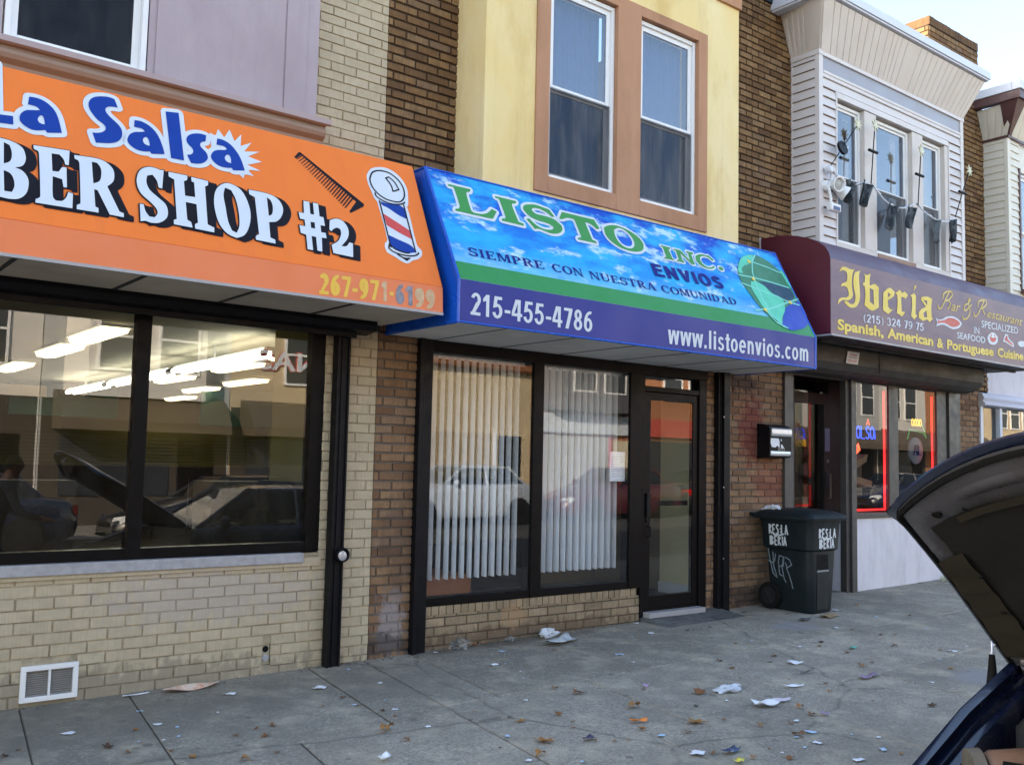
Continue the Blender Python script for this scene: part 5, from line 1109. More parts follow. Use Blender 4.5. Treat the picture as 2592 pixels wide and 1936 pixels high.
# bar interior
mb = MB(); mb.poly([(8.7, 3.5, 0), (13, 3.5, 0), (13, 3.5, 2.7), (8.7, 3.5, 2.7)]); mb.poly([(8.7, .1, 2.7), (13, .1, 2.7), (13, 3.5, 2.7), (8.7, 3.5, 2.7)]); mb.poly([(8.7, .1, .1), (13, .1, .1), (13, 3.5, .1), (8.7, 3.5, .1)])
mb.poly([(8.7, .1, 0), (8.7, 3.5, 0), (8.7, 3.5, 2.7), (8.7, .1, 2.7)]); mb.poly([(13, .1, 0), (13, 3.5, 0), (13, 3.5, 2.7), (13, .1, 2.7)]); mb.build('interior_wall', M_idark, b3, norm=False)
mb = MB()
for i in range(11): mb.box(10.1 + i * .26, 10.18 + i * .26 + (i % 3) * .04, 1.6, 1.66, 1.0, 2.0 - (i % 4) * .1)
mb.box(9.9, 12.6, 1.2, 1.8, .1, 1.1); mb.build('bar_counter', M_wood, b3)
mb = MB(); mb.extr([(10.12, .08, 1.47), (10.46, .08, 1.60), (10.49, .08, 1.69), (10.15, .08, 1.57)], (0, .12, 0)); mb.extr([(10.12, .10, 1.36), (10.6, .10, 1.30), (10.62, .10, 1.37), (10.14, .10, 1.45)], (0, .12, 0)); mb.build('cardboard_box', pm('cardboard', (.38, .25, .12), .8, .15, 3), b3)
# neon
def neon(name, label, tubes, cat='neon sign', m=E_red, r=.009, extra=()):
    p = tubes[0][0]; t_ = thing(name, label, cat, p)
    for l in tubes: MB().tube(l, r, 6).build('glass_tube', m, t_, smooth=True)
    for l, mm, rr_ in extra: MB().tube(l, rr_, 6).build('glass_tube', mm, t_, smooth=True)
    return t_
neon('neon_border', 'red neon tube framing the bar window next to the grey post', [[(10.752, .02, 2.46), (10.752, .02, 1.03)], [(10.765, .025, 1.035), (10.04, .025, 1.035)]], r=.011)
neon('neon_border', 'red neon tube on the right edge of the far bar window behind the car hood', [[(11.885, .02, 2.46), (11.885, .02, 1.03)]], r=.011)
ns = thing('neon_sign', 'blue neon beer sign lettering in the bar window next to the grey post', 'neon sign', (10.4, .14, 1.95))
spn = SP((.13, 2.1), (.13, 1.8)); mb = MB()
GL = {'M': [[(0, 0), (0, 1), (.5, .2), (1, 1), (1, 0)]], 'O': [[(.5 + .5 * math.cos(a), .5 + .5 * math.sin(a)) for a in [k * .3927 for k in range(17)]]], 'L': [[(0, 1), (0, 0), (.9, 0)]], 'S': [[(.95, .85), (.6, 1), (.2, .95), (.1, .7), (.5, .5), (.9, .35), (.85, .08), (.4, 0), (.05, .12)]], 'N': [[(0, 0), (0, 1), (1, 0), (1, 1)]]}
for i, ch in enumerate('MOLSON'):
    for l in GL[ch]: mb.tube([(10.105 + i * .099 + .076 * x, .05, 1.875 + .145 * y) for x, y in l], .006, 5)
mb.build('glass_tube', E_blue, ns, smooth=True)
mb = MB(); mb.extr([(10.12, .07, 1.74), (10.20, .07, 1.66), (10.32, .07, 1.74), (10.28, .07, 1.82), (10.23, .07, 1.78), (10.18, .07, 1.85)], (0, .01, 0)); mb.tube([(10.42, .05, 2.04), (10.45, .05, 2.11), (10.48, .05, 2.04)], .004); mb.build('maple_leaf', emat('dim_red_glow', (1, .12, .05), .8), ns)
n2 = thing('neon_sign', 'yellow and green neon beer sign with pale round emblem in the far bar window', 'neon sign', (11.4, .14, 2.0))
mb = MB()
for k in range(4):
    cx = 11.47 + k * .062; mb.tube([(cx + .023 * math.cos(a), .05, 2.115 + .045 * math.sin(a)) for a in [q * .5236 for q in range(12)]], .006, 5, closed=True)
mb.build('glass_tube', E_yel, n2, smooth=True)
mb = MB(); mb.tube([(11.34, .05, 1.9), (11.40, .05, 2.02), (11.72, .05, 1.99), (11.80, .05, 1.93)], .006); mb.tube([(11.68, .05, 2.12), (11.79, .05, 1.96)], .005); mb.build('glass_tube', E_grn, n2, smooth=True)
mb = MB(); mb.lathe((11.56, .08, 1.76), (0, -1, 0), [(0, .17), (.02, .17), (.03, .15), (.03, 0)], 24); em = mb.build('emblem', pm('pale_silver_emblem', (.30, .31, .36), .4, .2, 12), n2, smooth=True)
mb = MB(); mb.tube([(11.48, .042, 1.70), (11.51, .042, 1.83), (11.54, .042, 1.74), (11.57, .042, 1.84), (11.56, .042, 1.70)], .008, 5); mb.tube([(11.60, .042, 1.82), (11.59, .042, 1.71), (11.64, .042, 1.71)], .008, 5); mb.build('emblem_letter', M_letn, em)
# window sticker on door, small
small_sign('door_sticker', 'white sticker with small dark lettering low on the bar door glass', 'sticker', ((9.665, DY + .012, 1.03), (9.93, DY + .012, 1.03), (9.665, DY + .012, .90)), [('BIENVENIDOS', .14, .82, .68, .34, 1), ('W', .86, .95, .68, .36, 2)])
# shutter box
ib = thing('roller_shutter', 'sooty grey round-bottomed roller shutter box under the maroon awning', 'roller shutter', (10, 0, 2.55))
mb = MB(); mb.prism([(-.01, 2.545), (-.12, 2.535), (-.22, 2.55), (-.30, 2.59), (-.35, 2.66), (-.36, 2.72), (-.36, 2.845), (-.01, 2.845)], 8.5, 12.53); mb.build('shutter_housing', M_shut, ib, bevel=.012)
mb = MB(); mb.box(10.02, 10.028, -.363, -.355, 2.6, 2.84); mb.build('joint_strip', M_seam, ib)
small_sign('service_sticker', 'tilted grey white sticker with red lettering on the grey shutter box', 'sticker', ((9.37, -.374, 2.80), (9.60, -.374, 2.80), (9.33, -.374, 2.665)), [('Clean', .2, .8, .32, .2, 2), ('roll up service', .15, .85, .52, .1, 1), ('(215) 455', .1, .85, .86, .2, 2)])
# ---- maroon awning with rounded top
ia = thing('maroon_awning', 'maroon round-topped sign awning with yellow gothic lettering and a red fish', 'awning', (8.3, -.4, 2.84))
A0, A1 = 8.30, 13.0
arc = [(-.862, 3.60), (-.845, 3.66), (-.80, 3.73), (-.72, 3.79), (-.61, 3.845), (-.48, 3.89), (-.35, 3.92), (-.2, 3.935), (-.01, 3.94)]
mb = MB(); mb.add([(X, y_, z) for X in (A0, A1) for y_, z in arc], [(i, i + 1, 9 + i + 1, 9 + i) for i in range(8)]); mb.build('curved_top', M_ibtop, ia, smooth=True, norm=False)
mb = MB(); mb.add([(A0, -.862, 2.84), (A1, -.862, 2.84), (A1, -.862, 3.60), (A0, -.862, 3.60)], [(0, 1, 2, 3)]); mb.build('front_face', M_ibfront, ia, norm=False)
mb = MB()
for X in (A0, A1): MB().poly([(X, -.862, 2.84)] + [(X, y_, z) for y_, z in arc] + [(X, -.01, 2.84)]).build('end_panel', M_ibside, ia, norm=False)
mb = MB(); mb.box(A0 - .008, A1 + .008, -.878, -.845, 2.825, 2.842); mb.box(A0 - .008, A0 + .012, -.845, -.01, 2.825, 2.842); mb.tube([(A0 - .004, -.01, 2.84), (A0 - .004, -.01, 3.95)], .012, 6); mb.build('edge_trim', M_trim, ia)
mb = MB(); mb.box(A0, A1, -.845, -.01, 2.846, 2.852); mb.box(A0 + .3, A1, -.55, -.51, 2.82, 2.846); mb.build('soffit', M_shut, ia)
S3 = SP((-.862, 3.625), (-.862, 2.84))
for k in ('ibI', 'ibb', 'ibe', 'ibr', 'ibi', 'iba'):
    mb = MB(); fill(mb, loops_of(k), S3, .003, sep=k in ('ibI', 'ibi')); mb.build('lettering', M_gold, ia, norm=False)
mb = MB()
for l in [q for i, q in enumerate(loops_of('ibscript', False)) if i in (0, 1, 2, 6, 7, 8, 9)]: ribbon(mb, [smooth_loop(l, 80, 3)[:-2] if len(l) > 2 else l], S3, .003, .010, closed=False)
put_text(mb, 'ar', S3, 10.69, 10.91, .275, .268, .11, .003, .006, .4); put_text(mb, 'estaurant', S3, 11.56, 12.50, .256, .262, .10, .003, .006, .4)
mb.build('lettering', M_golddim, ia, norm=False)
mb = MB(); put_sans(mb, '(215) 324 79 75', S3, 8.875, 10.083, .604, .578, .085, .003, .14, .12); mb.build('phone_number', M_letw, ia, norm=False); mb = MB(); put_text(mb, 'SPECIALIZED', S3, 11.411, 12.37, .393, .378, .08, .003, .01); put_text(mb, 'IN', S3, 11.225, 11.357, .483, .48, .075, .003, .01); put_text(mb, 'SEAFOOD', S3, 10.82, 11.50, .582, .577, .07, .003, .015); mb.build('lettering', M_letw, ia, norm=False)
for s_, *q_ in (('Spanish,', 8.412, 9.255, .728, .723), ('American', 9.329, 10.277, .722, .722), ('&', 10.36, 10.505, .728, .727), ('Portuguese', 10.586, 11.706, .725, .713), ('Cuisine', 11.81, 12.50, .709, .70)):
    mb = MB(); put_text(mb, s_, S3, *q_, .10, .003, .035); mb.build('lettering', M_gold, ia, norm=False)
mb = MB(); fill(mb, loops_of('fishw'), S3, .003); fs_ = mb.build('fish_picture', M_letw, ia, norm=False); mb = MB(); fill(mb, loops_of('fishr'), S3, .004); mb.build('fish_body', M_coral, fs_, norm=False)
mb = MB(); fill(mb, loops_of('crabw'), S3, .003); c_ = mb.build('crab_picture', M_letw, ia, norm=False); mb = MB(); fill(mb, loops_of('crabr'), S3, .004, sep=True); mb.build('crab_body', M_coral, c_, norm=False)
mb = MB(); fill(mb, loops_of('lobw'), S3, .003); c_ = mb.build('lobster_picture', M_letw, ia, norm=False); mb = MB(); fill(mb, loops_of('lobr'), S3, .004); mb.build('lobster_body', M_coral, c_, norm=False)
mb = MB(); fill(mb, loops_of('shellw'), S3, .003); mb.build('shell_picture', M_letw, ia, norm=False)
# ------------------------------------------------------------------ the next house on the right
b4 = thing('shop_building', 'white sided house with maroon and cream mansard at the right edge beyond the bar', 'building', (13.2, 0, 0))
mb = MB(); mb.box(13.37, 19, 0, .2, 2.6, 6.62); mb.box(13.37, 19, .2, 12, 6.5, 6.62); mb.box(13.11, 13.369, .0, .15, 2.60, 3.9); mb.box(13.11, 19, 0.0, .15, -.2, .95)
mb.build('wall', M_plaster, b4)
mb = MB()
z = 3.4
while z < 6.15:
    mb.extr([(13.37, -.29, z), (13.354, -.29, z), (13.368, -.29, z + H), (13.37, -.29, z + H)], (0, .29, 0)); mb.prism([(-.31, z), (-.336, z), (-.32, z + H), (-.31, z + H)], 13.44, 13.74)
    mb.prism([(-.31, z), (-.336, z), (-.32, z + H), (-.31, z + H)], 15.6, 16.4); z += H
mb.box(13.371, 13.74, -.31, 0, 3.4, 6.15); mb.box(15.6, 16.4, -.31, 0, 3.4, 6.15); mb.box(13.74, 15.6, -.31, 0, 3.4, 4.05); mb.box(13.74, 15.6, -.31, 0, 5.75, 6.15)
mb.build('siding', M_sidingc, b4); mb = MB(); mb.box(13.355, 13.44, -.345, -.29, 3.4, 6.17); mb.build('corner_post', M_sidingc, b4, bevel=.004)
sash_window(b4, 13.75, 15.59, 4.06, 5.74, -.27, 4.9, curtain=False, screen=False)
mb = MB(); mb.box(13.70, 15.62, -.42, -.30, 4.0, 4.055); mb.box(13.70, 13.745, -.345, -.30, 4.055, 5.78); mb.build('window_trim', M_maroon, b4, bevel=.004)
lo = [(13.36, 0, 6.17), (13.37, -.34, 6.17), (16.4, -.34, 6.17)]; hi = [(13.2, 0, 6.56), (13.14, -.57, 6.56), (16.4, -.57, 6.56)]
mb = MB()
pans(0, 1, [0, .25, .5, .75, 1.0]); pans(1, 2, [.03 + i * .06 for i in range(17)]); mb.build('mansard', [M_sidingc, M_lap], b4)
mb = MB(); a, b, c, d = [Vector(q) for q in (lo[1], hi[1], lo[1], hi[1])]
mb.add([(13.365, -.32, 6.16), (13.37, -.36, 6.16), (13.42, -.36, 6.16), (13.36, -.60, 6.57), (13.115, -.60, 6.57), (13.115, -.36, 6.57)], [(0, 1, 4, 5), (1, 2, 3, 4), (0, 2, 3, 5)])
mb.box(13.09, 16.4, -.64, -.55, 6.57, 6.68); mb.box(13.09, 13.2, -.549, .05, 6.57, 6.68); mb.box(13.34, 16.4, -.365, -.335, 6.14, 6.17); mb.box(13.335, 13.36, -.334, 0, 6.14, 6.17)
mb.build('mansard_trim', M_maroon, b4)
mb = MB(); mb.box(13.07, 16.4, -.66, -.54, 6.685, 6.80); mb.box(13.07, 13.2, -.539, .05, 6.685, 6.80); mb.build('coping', M_cap, b4, bevel=.005)
fr = MB(); fr.box(13.10, 13.17, -.03, .1, .95, 2.42); fr.box(13.68, 13.75, -.02, .1, .95, 2.42); fr.box(16, 16.1, -.02, .1, .95, 2.42); fr.box(13.10, 17, -.05, .1, .9, .95)
f4 = fr.build('shop_window_frame', pm('pale_blue_white_frame', (.62, .68, .78), .5, .05, 4), b4, bevel=.004)
for a, b in ((13.17, 13.68), (13.75, 16)): MB().box(a, b, .04, .046, .95, 2.42).build('pane', G_dark, f4)
mb = MB(); mb.prism([(.0, 2.60), (-.06, 2.58), (-.09, 2.52), (-.07, 2.47), (-.10, 2.45), (-.10, 2.42), (.0, 2.40)], 13.08, 17); mb.build('ledge_moulding', pm('lavender_ledge', (.56, .58, .68), .6, .06, 3), b4, bevel=.004)
mb = MB(); mb.box(13.1, 18, .7, .8, 0, 2.6); mb.build('interior_wall', M_idark, b4)

# ------------------------------------------------------------------ flood light, wands and bunting on the white bay
fl = thing('flood_light', 'white twin floodlight with motion sensor on the white siding bay', 'flood light', (8.99, -.38, 4.56))
mb = MB(); mb.lathe((8.96, -.372, 4.57), (0, -1, 0), [(0, .06), (.03, .06), (.045, .05), (.045, 0)], 18)
mb.tube([(8.96, -.41, 4.56), (8.93, -.44, 4.50), (8.955, -.44, 4.42), (8.96, -.44, 4.36)], .016); mb.tube([(8.96, -.41, 4.57), (9.02, -.44, 4.57)], .018); mb.tube([(8.97, -.41, 4.56), (9.10, -.43, 4.56)], .016); mb.build('mounting_plate', M_white, fl, smooth=True)
for p, d, g in (((9.02, -.43, 4.585), (-.25, -.95, -.2), 0), ((9.12, -.43, 4.555), (.62, -.55, -.56), 1)):
    mb = MB(); mb.lathe(p, d, [(-.05, .03), (-.04, .045), (.02, .06), (.09, .082), (.10, .082), (.10, .07), (.06, .062), (.06, 0)], 22); lh = mb.build('lamp_head', M_white, fl, smooth=True)
    mb = MB(); d_ = Vector(d).normalized(); mb.lathe(Vector(p) + d_ * .062, d, [(0, .06), (.008, .058), (.02, .04), (.025, .001)], 20); mb.build('lens', pm('grey_lamp_lens', (.42, .42, .40), .25, .1, 6), lh, smooth=True)
mb = MB(); mb.box(8.90, 9.08, -.49, -.42, 4.275, 4.36); ss = mb.build('motion_sensor', M_white, fl, bevel=.012); MB().box(8.93, 9.05, -.495, -.4905, 4.285, 4.325).build('sensor_lens', M_curtain, ss)
mb = MB(); mb.tube([(9.03, -.40, 4.62), (9.02, -.40, 4.72), (8.97, -.40, 4.77), (8.95, -.40, 4.70)], .012); mb.lathe((8.955, -.39, 4.74), (0, -1, 0), [(0, .04), (.05, .045), (.07, .03), (.07, 0)], 12); mb.build('cable_clamp', M_sheetplastic, fl, smooth=True)
M_star = pm('pale_yellow_plastic_star', (.62, .60, .42), .5, .05, 5)
def wand(a, b, disc, label, flat):
    t_ = thing('party_wand', label, 'wand', a, 'thin black wands with star tips on the white bay'); a, b = Vector(a), Vector(b)
    MB().tube([a + (a - b).normalized() * .04, b], .0065, 6).build('rod', M_black, t_)
    d = (b - a).normalized(); c = a.lerp(b, disc)
    ax = Vector((0, -1, .25)) if flat else d
    mb = MB()
    if flat: mb.lathe(c + ax.normalized() * -.014, ax, [(0, .08), (.028, .08)], 20)
    else: mb.tube([c + Vector((-.085, 0, 0)), c + Vector((.085, 0, 0))], .017, 10)
    mb.build('disc' if flat else 'cross_bar', M_black, t_, smooth=True)
    mb = MB(); pts = []
    for k in range(14):
        an = k * math.pi / 7; r_ = .075 if k % 2 == 0 else .03; pts.append(b + d * .03 + Vector((math.cos(an) * r_, 0, math.sin(an) * r_)))
    mb.extr(pts, (0, -.014, 0)); mb.build('star', M_star, t_)
wand((8.961, -.44, 4.783), (9.364, -.50, 5.295), .45, 'black wand with star tip leaning to the right above the floodlight', True)
wand((9.73, -.455, 4.772), (9.785, -.47, 5.39), .55, 'black wand with short cross bar standing between the first and second white bay windows', False)
wand((10.747, -.455, 4.709), (10.795, -.47, 5.32), .55, 'black wand with short cross bar standing between the second and third white bay windows', False)
wand((11.688, -.44, 4.731), (11.967, -.47, 5.322), .52, 'black wand at the right corner of the white bay with its star against brown brick', False)
bt = thing('bunting', 'sagging white cord with black plastic pennants across the white bay windows', 'bunting', (10.3, -.44, 4.6))
rope = [(9.0, 4.74), (9.084, 4.697), (9.22, 4.672), (9.415, 4.664), (9.536, 4.694), (9.74, 4.763), (9.87, 4.68), (10.0, 4.61), (10.116, 4.578), (10.28, 4.562), (10.445, 4.585), (10.6, 4.64), (10.73, 4.703), (10.9, 4.63), (11.0, 4.605), (11.139, 4.582), (11.3, 4.578), (11.457, 4.594), (11.57, 4.635), (11.675, 4.69)]
mb = MB(); mb.tube([(x, -.44, z) for x, z in rope], .009, 6)
for i in range(len(rope) - 1):
    if i % 2 == 0: mb.tube([(rope[i][0], -.44, rope[i][1]), ((rope[i][0] + rope[i + 1][0]) / 2, -.44, (rope[i][1] + rope[i + 1][1]) / 2 + .004)], .014, 6)
mb.build('cord', M_sheetplastic, bt, smooth=True)
M_bag = pm('glossy_black_plastic', (.007, .009, .009), .3, .3, 1.5, .8, 25, spec=.3, grime=.8, grimecol=(.22, .24, .24), stretch=(14, 14, 3))  # pale streaks painted in for glints and a translucent look
for k, (x, z, tl, w0) in enumerate(((9.28, 4.665, .05, .08), (9.60, 4.71, -.05, .095), (10.16, 4.57, .06, .10), (10.60, 4.63, -.06, .085), (11.18, 4.575, .04, .09), (11.60, 4.645, -.07, .085))):
    def pf(u, v, x=x, z=z, tl=tl, w0=w0):
        wd = w0 * (1 - .45 * v); return (x + (u - .5) * 2 * wd - tl * v * 2 * (1 if k % 2 else -1) * -1, -.47 - .035 * math.sin(u * 7 + k + 2 * v) - .02 * v, z - (.27 + .02 * (k % 3)) * v + .02 * math.sin(u * 3.1 + k) + .02 * v * math.sin(u * 7 + k))
    mb = MB(); mb.grid(pf, 8, 8); o = mb.build('pennant', M_bag, bt, smooth=True, norm=False); sm_ = o.modifiers.new('thick', 'SOLIDIFY'); sm_.thickness = .004
# ------------------------------------------------------------------ mailbox on the brick pier
ml = thing('mailbox', 'black mailbox with silver bands and torn labels on the brick pier', 'mailbox', (8.41, -.09, 1.78))
mb = MB(); X0, X1 = 8.245, 8.615; mb.prism([(-.012, 1.60), (-.165, 1.615), (-.175, 1.64), (-.178, 1.90), (-.165, 1.935), (-.10, 1.955), (-.012, 1.965)], X0, X1); mb.build('box', M_black, ml, bevel=.006)
mb = MB(); mb.prism([(-.1785, 1.83), (-.192, 1.838), (-.198, 1.86), (-.196, 1.905), (-.182, 1.918), (-.1785, 1.90)], X0 + .01, X1 - .02); mb.build('silver_flap', M_alu, ml, bevel=.002)
mb = MB(); mb.prism([(-.1665, 1.625), (-.185, 1.632), (-.188, 1.655), (-.184, 1.675), (-.1765, 1.68)], X0 + .008, X1 - .03); mb.build('silver_band', M_alu, ml, bevel=.002)
mb = MB(); spm = lambda x, z: (8.255 + x, -.181, 1.81 + z)
mb.extr([spm(0, 0), spm(.13, 0.0), (8.40, -.181, 1.78), (8.40, -.181, 1.715), (8.36, -.181, 1.735), (8.33, -.181, 1.715), (8.27, -.181, 1.72), (8.25, -.181, 1.76)], (0, -.001, 0)); mb.extr([(8.42, -.181, 1.75), (8.45, -.181, 1.745), (8.48, -.181, 1.71), (8.43, -.181, 1.705)], (0, -.001, 0)); mb.extr([(8.42, -.181, 1.805), (8.435, -.181, 1.803), (8.44, -.181, 1.785), (8.425, -.181, 1.785)], (0, -.001, 0)); mb.build('torn_label', M_paper, ml)
mb = MB(); put_text(mb, '0131', SP((-.181, 1.8), (-.181, 1.6)), 8.375, 8.485, .115, .118, .032, .001, .01); mb.build('number', pm('brass_digits', (.42, .40, .32), .5, .1, 10), ml, norm=False)
# ------------------------------------------------------------------ wheelie bin
BXc = 8.19
bn = thing('wheelie_bin', 'dark green wheelie bin with white brush lettering and graffiti in front of the brick pier', 'wheelie bin', (8.45, -.4, gz(8.4, -.4)))
g0 = gz(8.45, -.4) + .004
def rr(x0, x1, y0, y1, z, r, n=4):
    out = []
    for cx, cy, a in ((x1 - r, y0 + r, -90), (x1 - r, y1 - r, 0), (x0 + r, y1 - r, 90), (x0 + r, y0 + r, 180)):
        for k in range(n + 1):
            an = RAD(a + 90 * k / n); out.append((cx + r * math.cos(an), cy + r * math.sin(an), z))
    return out
def xs_(z): f = (z - g0) / .92; return 8.215 - .055 * f, 8.585 + .085 * f, -.69 - .02 * f, -.19 + .06 * f
mb = MB(); rs_ = []
for z, e in ((g0, -.01), (g0 + .02, 0), (g0 + .35, 0), (g0 + .60, 0), (g0 + .62, .022), (g0 + .64, .022), (g0 + .70, .022), (g0 + .86, .022), (g0 + .885, .03), (g0 + .92, .03)):
    a, b, c, d = xs_(z); rs_.append(rr(a - e, b + e, c - e, d + e, z, .07))
mb.rings(rs_); body = mb.build('body', M_bin, bn, smooth=True)
a, b, c, d = xs_(g0 + .92); LX0, LX1, LY0, LY1 = a - .06, b + .075, c - .06, d + .07
mb = MB(); mb.rings([rr(LX0, LX1, LY0, LY1, g0 + .905, .06), rr(LX0 - .005, LX1 + .005, LY0 - .005, LY1, g0 + .93, .06), rr(LX0 + .01, LX1 - .01, LY0 + .02, LY1 - .01, g0 + .96, .07), rr(LX0 + .08, LX1 - .08, LY0 + .10, LY1 - .06, g0 + .995, .08), rr(LX0 + .16, LX1 - .16, LY0 + .2, LY1 - .12, g0 + 1.005, .06)]); mb.build('lid', M_bin, bn, smooth=True)
mb = MB(); mb.tube([(LX0 + .03, LY1, g0 + .93), (LX0 + .03, LY1 + .06, g0 + .94), (LX1 - .03, LY1 + .06, g0 + .94), (LX1 - .03, LY1, g0 + .93)], .018); mb.build('rear_handle', M_bin, bn, smooth=True)
fz = lambda z: xs_(z)[2]
mb = MB(); zb = g0 + .40; mb.box(8.285, 8.475, fz(zb) - .014, fz(zb) - .002, zb - .0, zb + .018); mb.build('grab_bar', pm('worn_grey_bar', (.22, .24, .25), .5, .1, 8), body, bevel=.004)
mb = MB(); mb.box(8.285, 8.475, fz(zb + .1) - .004, fz(zb + .1) + .02, zb + .025, zb + .17); mb.build('grab_recess', M_rubber, body)
mb = MB(); mb.extr([(8.29, fz(g0 + .05) - .008, g0 + .03), (8.47, fz(g0 + .05) - .008, g0 + .03), (8.475, fz(g0 + .38) - .008, g0 + .385), (8.285, fz(g0 + .38) - .008, g0 + .385)], (0, .012, 0)); mb.build('front_panel', M_bin, body, bevel=.004)
for xw, xe in ((8.158, 8.21), (8.575, 8.63)):
    mb = MB(); mb.lathe((xw, -.22, g0 + .13), (1, 0, 0), [(0, .09), (.0, .125), (.012, .132), (.048, .132), (.06, .125), (.06, .05)], 26); wh = mb.build('wheel', M_rubber, bn, smooth=True)
    mb = MB(); mb.lathe((xw - .003, -.22, g0 + .13), (1, 0, 0), [(0, .085), (.05, .085)], 20)
    for k in range(6): an = k * math.pi / 3; mb.tube([(xw - .008, -.22, g0 + .13), (xw - .008, -.22 + .08 * math.cos(an), g0 + .13 + .08 * math.sin(an))], .008, 5)
    mb.build('hub', pm('dark_grey_hub', (.018, .018, .019), .7, .2, 8, spec=.2), wh)
mb = MB(); mb.tube([(8.17, -.22, g0 + .13), (8.62, -.22, g0 + .13)], .014); mb.build('axle', M_rubber, bn)
# painted lettering: strokes on the two faces
def strokes(mb, paths, f, wd):
    k = 0
    for p in paths:
        for q in range(len(p) - 1):
            a, b = Vector(p[q]), Vector(p[q + 1]); d = b - a
            if d.length < 1e-6: continue
            d.normalize(); n = Vector((-d.y, d.x)) * wd; o = .0012 + (k % 11) * 4e-5; k += 1
            mb.poly([f(*(v), o) for v in (a + n - d * wd * .4, a - n - d * wd * .4, b - n + d * wd * .4, b + n + d * wd * .4)])
AB = {'R': [[(0, 0), (0, 1), (.7, .85), (.1, .5), (.75, 0)]], 'E': [[(.7, 1), (0, 1), (0, 0), (.7, 0)], [(0, .5), (.55, .5)]], 'S': [[(.75, .9), (.3, 1), (.05, .75), (.65, .4), (.6, .1), (0, .02)]], ':': [[(.2, .25), (.25, .2)], [(.2, .6), (.25, .55)]], 'L': [[(0, 1), (0, 0), (.7, .0)]], 'A': [[(0, 0), (.4, 1), (.85, 0)], [(.15, .35), (.65, .35)]], 'I': [[(.2, 0), (.2, 1)]], 'B': [[(0, 0), (0, 1), (.6, .8), (.1, .52), (.7, .25), (0, 0)]]}
def brush(s, f, x0, z0, h, cw):
    paths = []; x = x0
    for ch in s:
        for l in AB.get(ch, []): paths.append([(x + px * cw * .8, z0 + pz * h) for px, pz in l])
        x += cw * (.5 if ch in 'I:' else 1)
    return paths
e2 = .022
front = lambda x, z, o: (x, fz(g0 + z) - (e2 if z > .62 else 0) - .002 - o, g0 + z)
side = lambda y, z, o: (xs_(g0 + z)[0] - (e2 if z > .62 else 0) - .002 - o, y, g0 + z)
mb = MB(); strokes(mb, brush('RES:LA', front, 8.285, .735, .085, .053), front, .0085); strokes(mb, brush('IBERIA', front, 8.285, .635, .085, .053) + [[(8.35, .726), (8.48, .726)]], front, .0085); mb.build('lettering', M_paintw, body, norm=False)
mb = MB(); sd = lambda u, z, o: side(-.225 - u, z, o)
strokes(mb, brush('RES:LA', sd, .02, .755, .09, .042), sd, .0075); strokes(mb, brush('IBERIA', sd, .02, .645, .085, .042) + [[(.07, .745), (.17, .745)]], sd, .0075); mb.build('lettering', M_paintw, body, norm=False)
gr = lambda x, y: ((x - 170) / 275 * .285, .60 - (y - 740) / 475 * .38)
gp = [[(175, 740), (195, 900), (225, 1050), (270, 1095)], [(170, 890), (230, 920), (240, 1000)], [(230, 780), (235, 960), (265, 1070)], [(260, 800), (245, 900)], [(305, 815), (290, 900), (300, 1050), (330, 1070)], [(310, 820), (350, 830), (330, 960), (350, 1100), (370, 1145)], [(370, 830), (420, 860), (440, 920), (390, 960), (370, 900)], [(380, 960), (410, 1050), (435, 1150), (445, 1210)], [(355, 830), (345, 950)], [(295, 960), (345, 930)]]
mb = MB(); strokes(mb, [[gr(*p) for p in l] for l in gp], lambda u, z, o: side(-.20 - u, z, o), .006); mb.build('graffiti', M_paintg, body, norm=False)
cr = thing('crumpled_bag', 'crumpled white plastic scrap lying on the back of the bin lid', 'litter', (8.2, -.24, g0 + 1.0))
def crumple(c, rx, ry, rz, seed, n=14, m=9):
    r = random.Random(seed); ph = [r.uniform(0, 6.28) for _ in range(12)]; vs = []
    def f(u, v):
        a, b = u * 2 * math.pi, (v - .5) * math.pi
        k = 1 + .22 * math.sin(3 * a + ph[0] + 2 * b) + .18 * math.sin(5 * a - 4 * b + ph[1]) + .12 * math.sin(9 * a + 6 * b + ph[2]) + .1 * math.sin(7 * b + ph[3])
        return (c[0] + rx * k * math.cos(a) * math.cos(b), c[1] + ry * k * math.sin(a) * math.cos(b), c[2] + rz * (.9 + k * math.sin(b)))
    return f
mb = MB(); mb.grid(crumple((8.22, -.235, g0 + .962), .055, .10, .035, 3), 18, 10); mb.build('crumpled_sheet', M_sheetplastic, cr, norm=False)

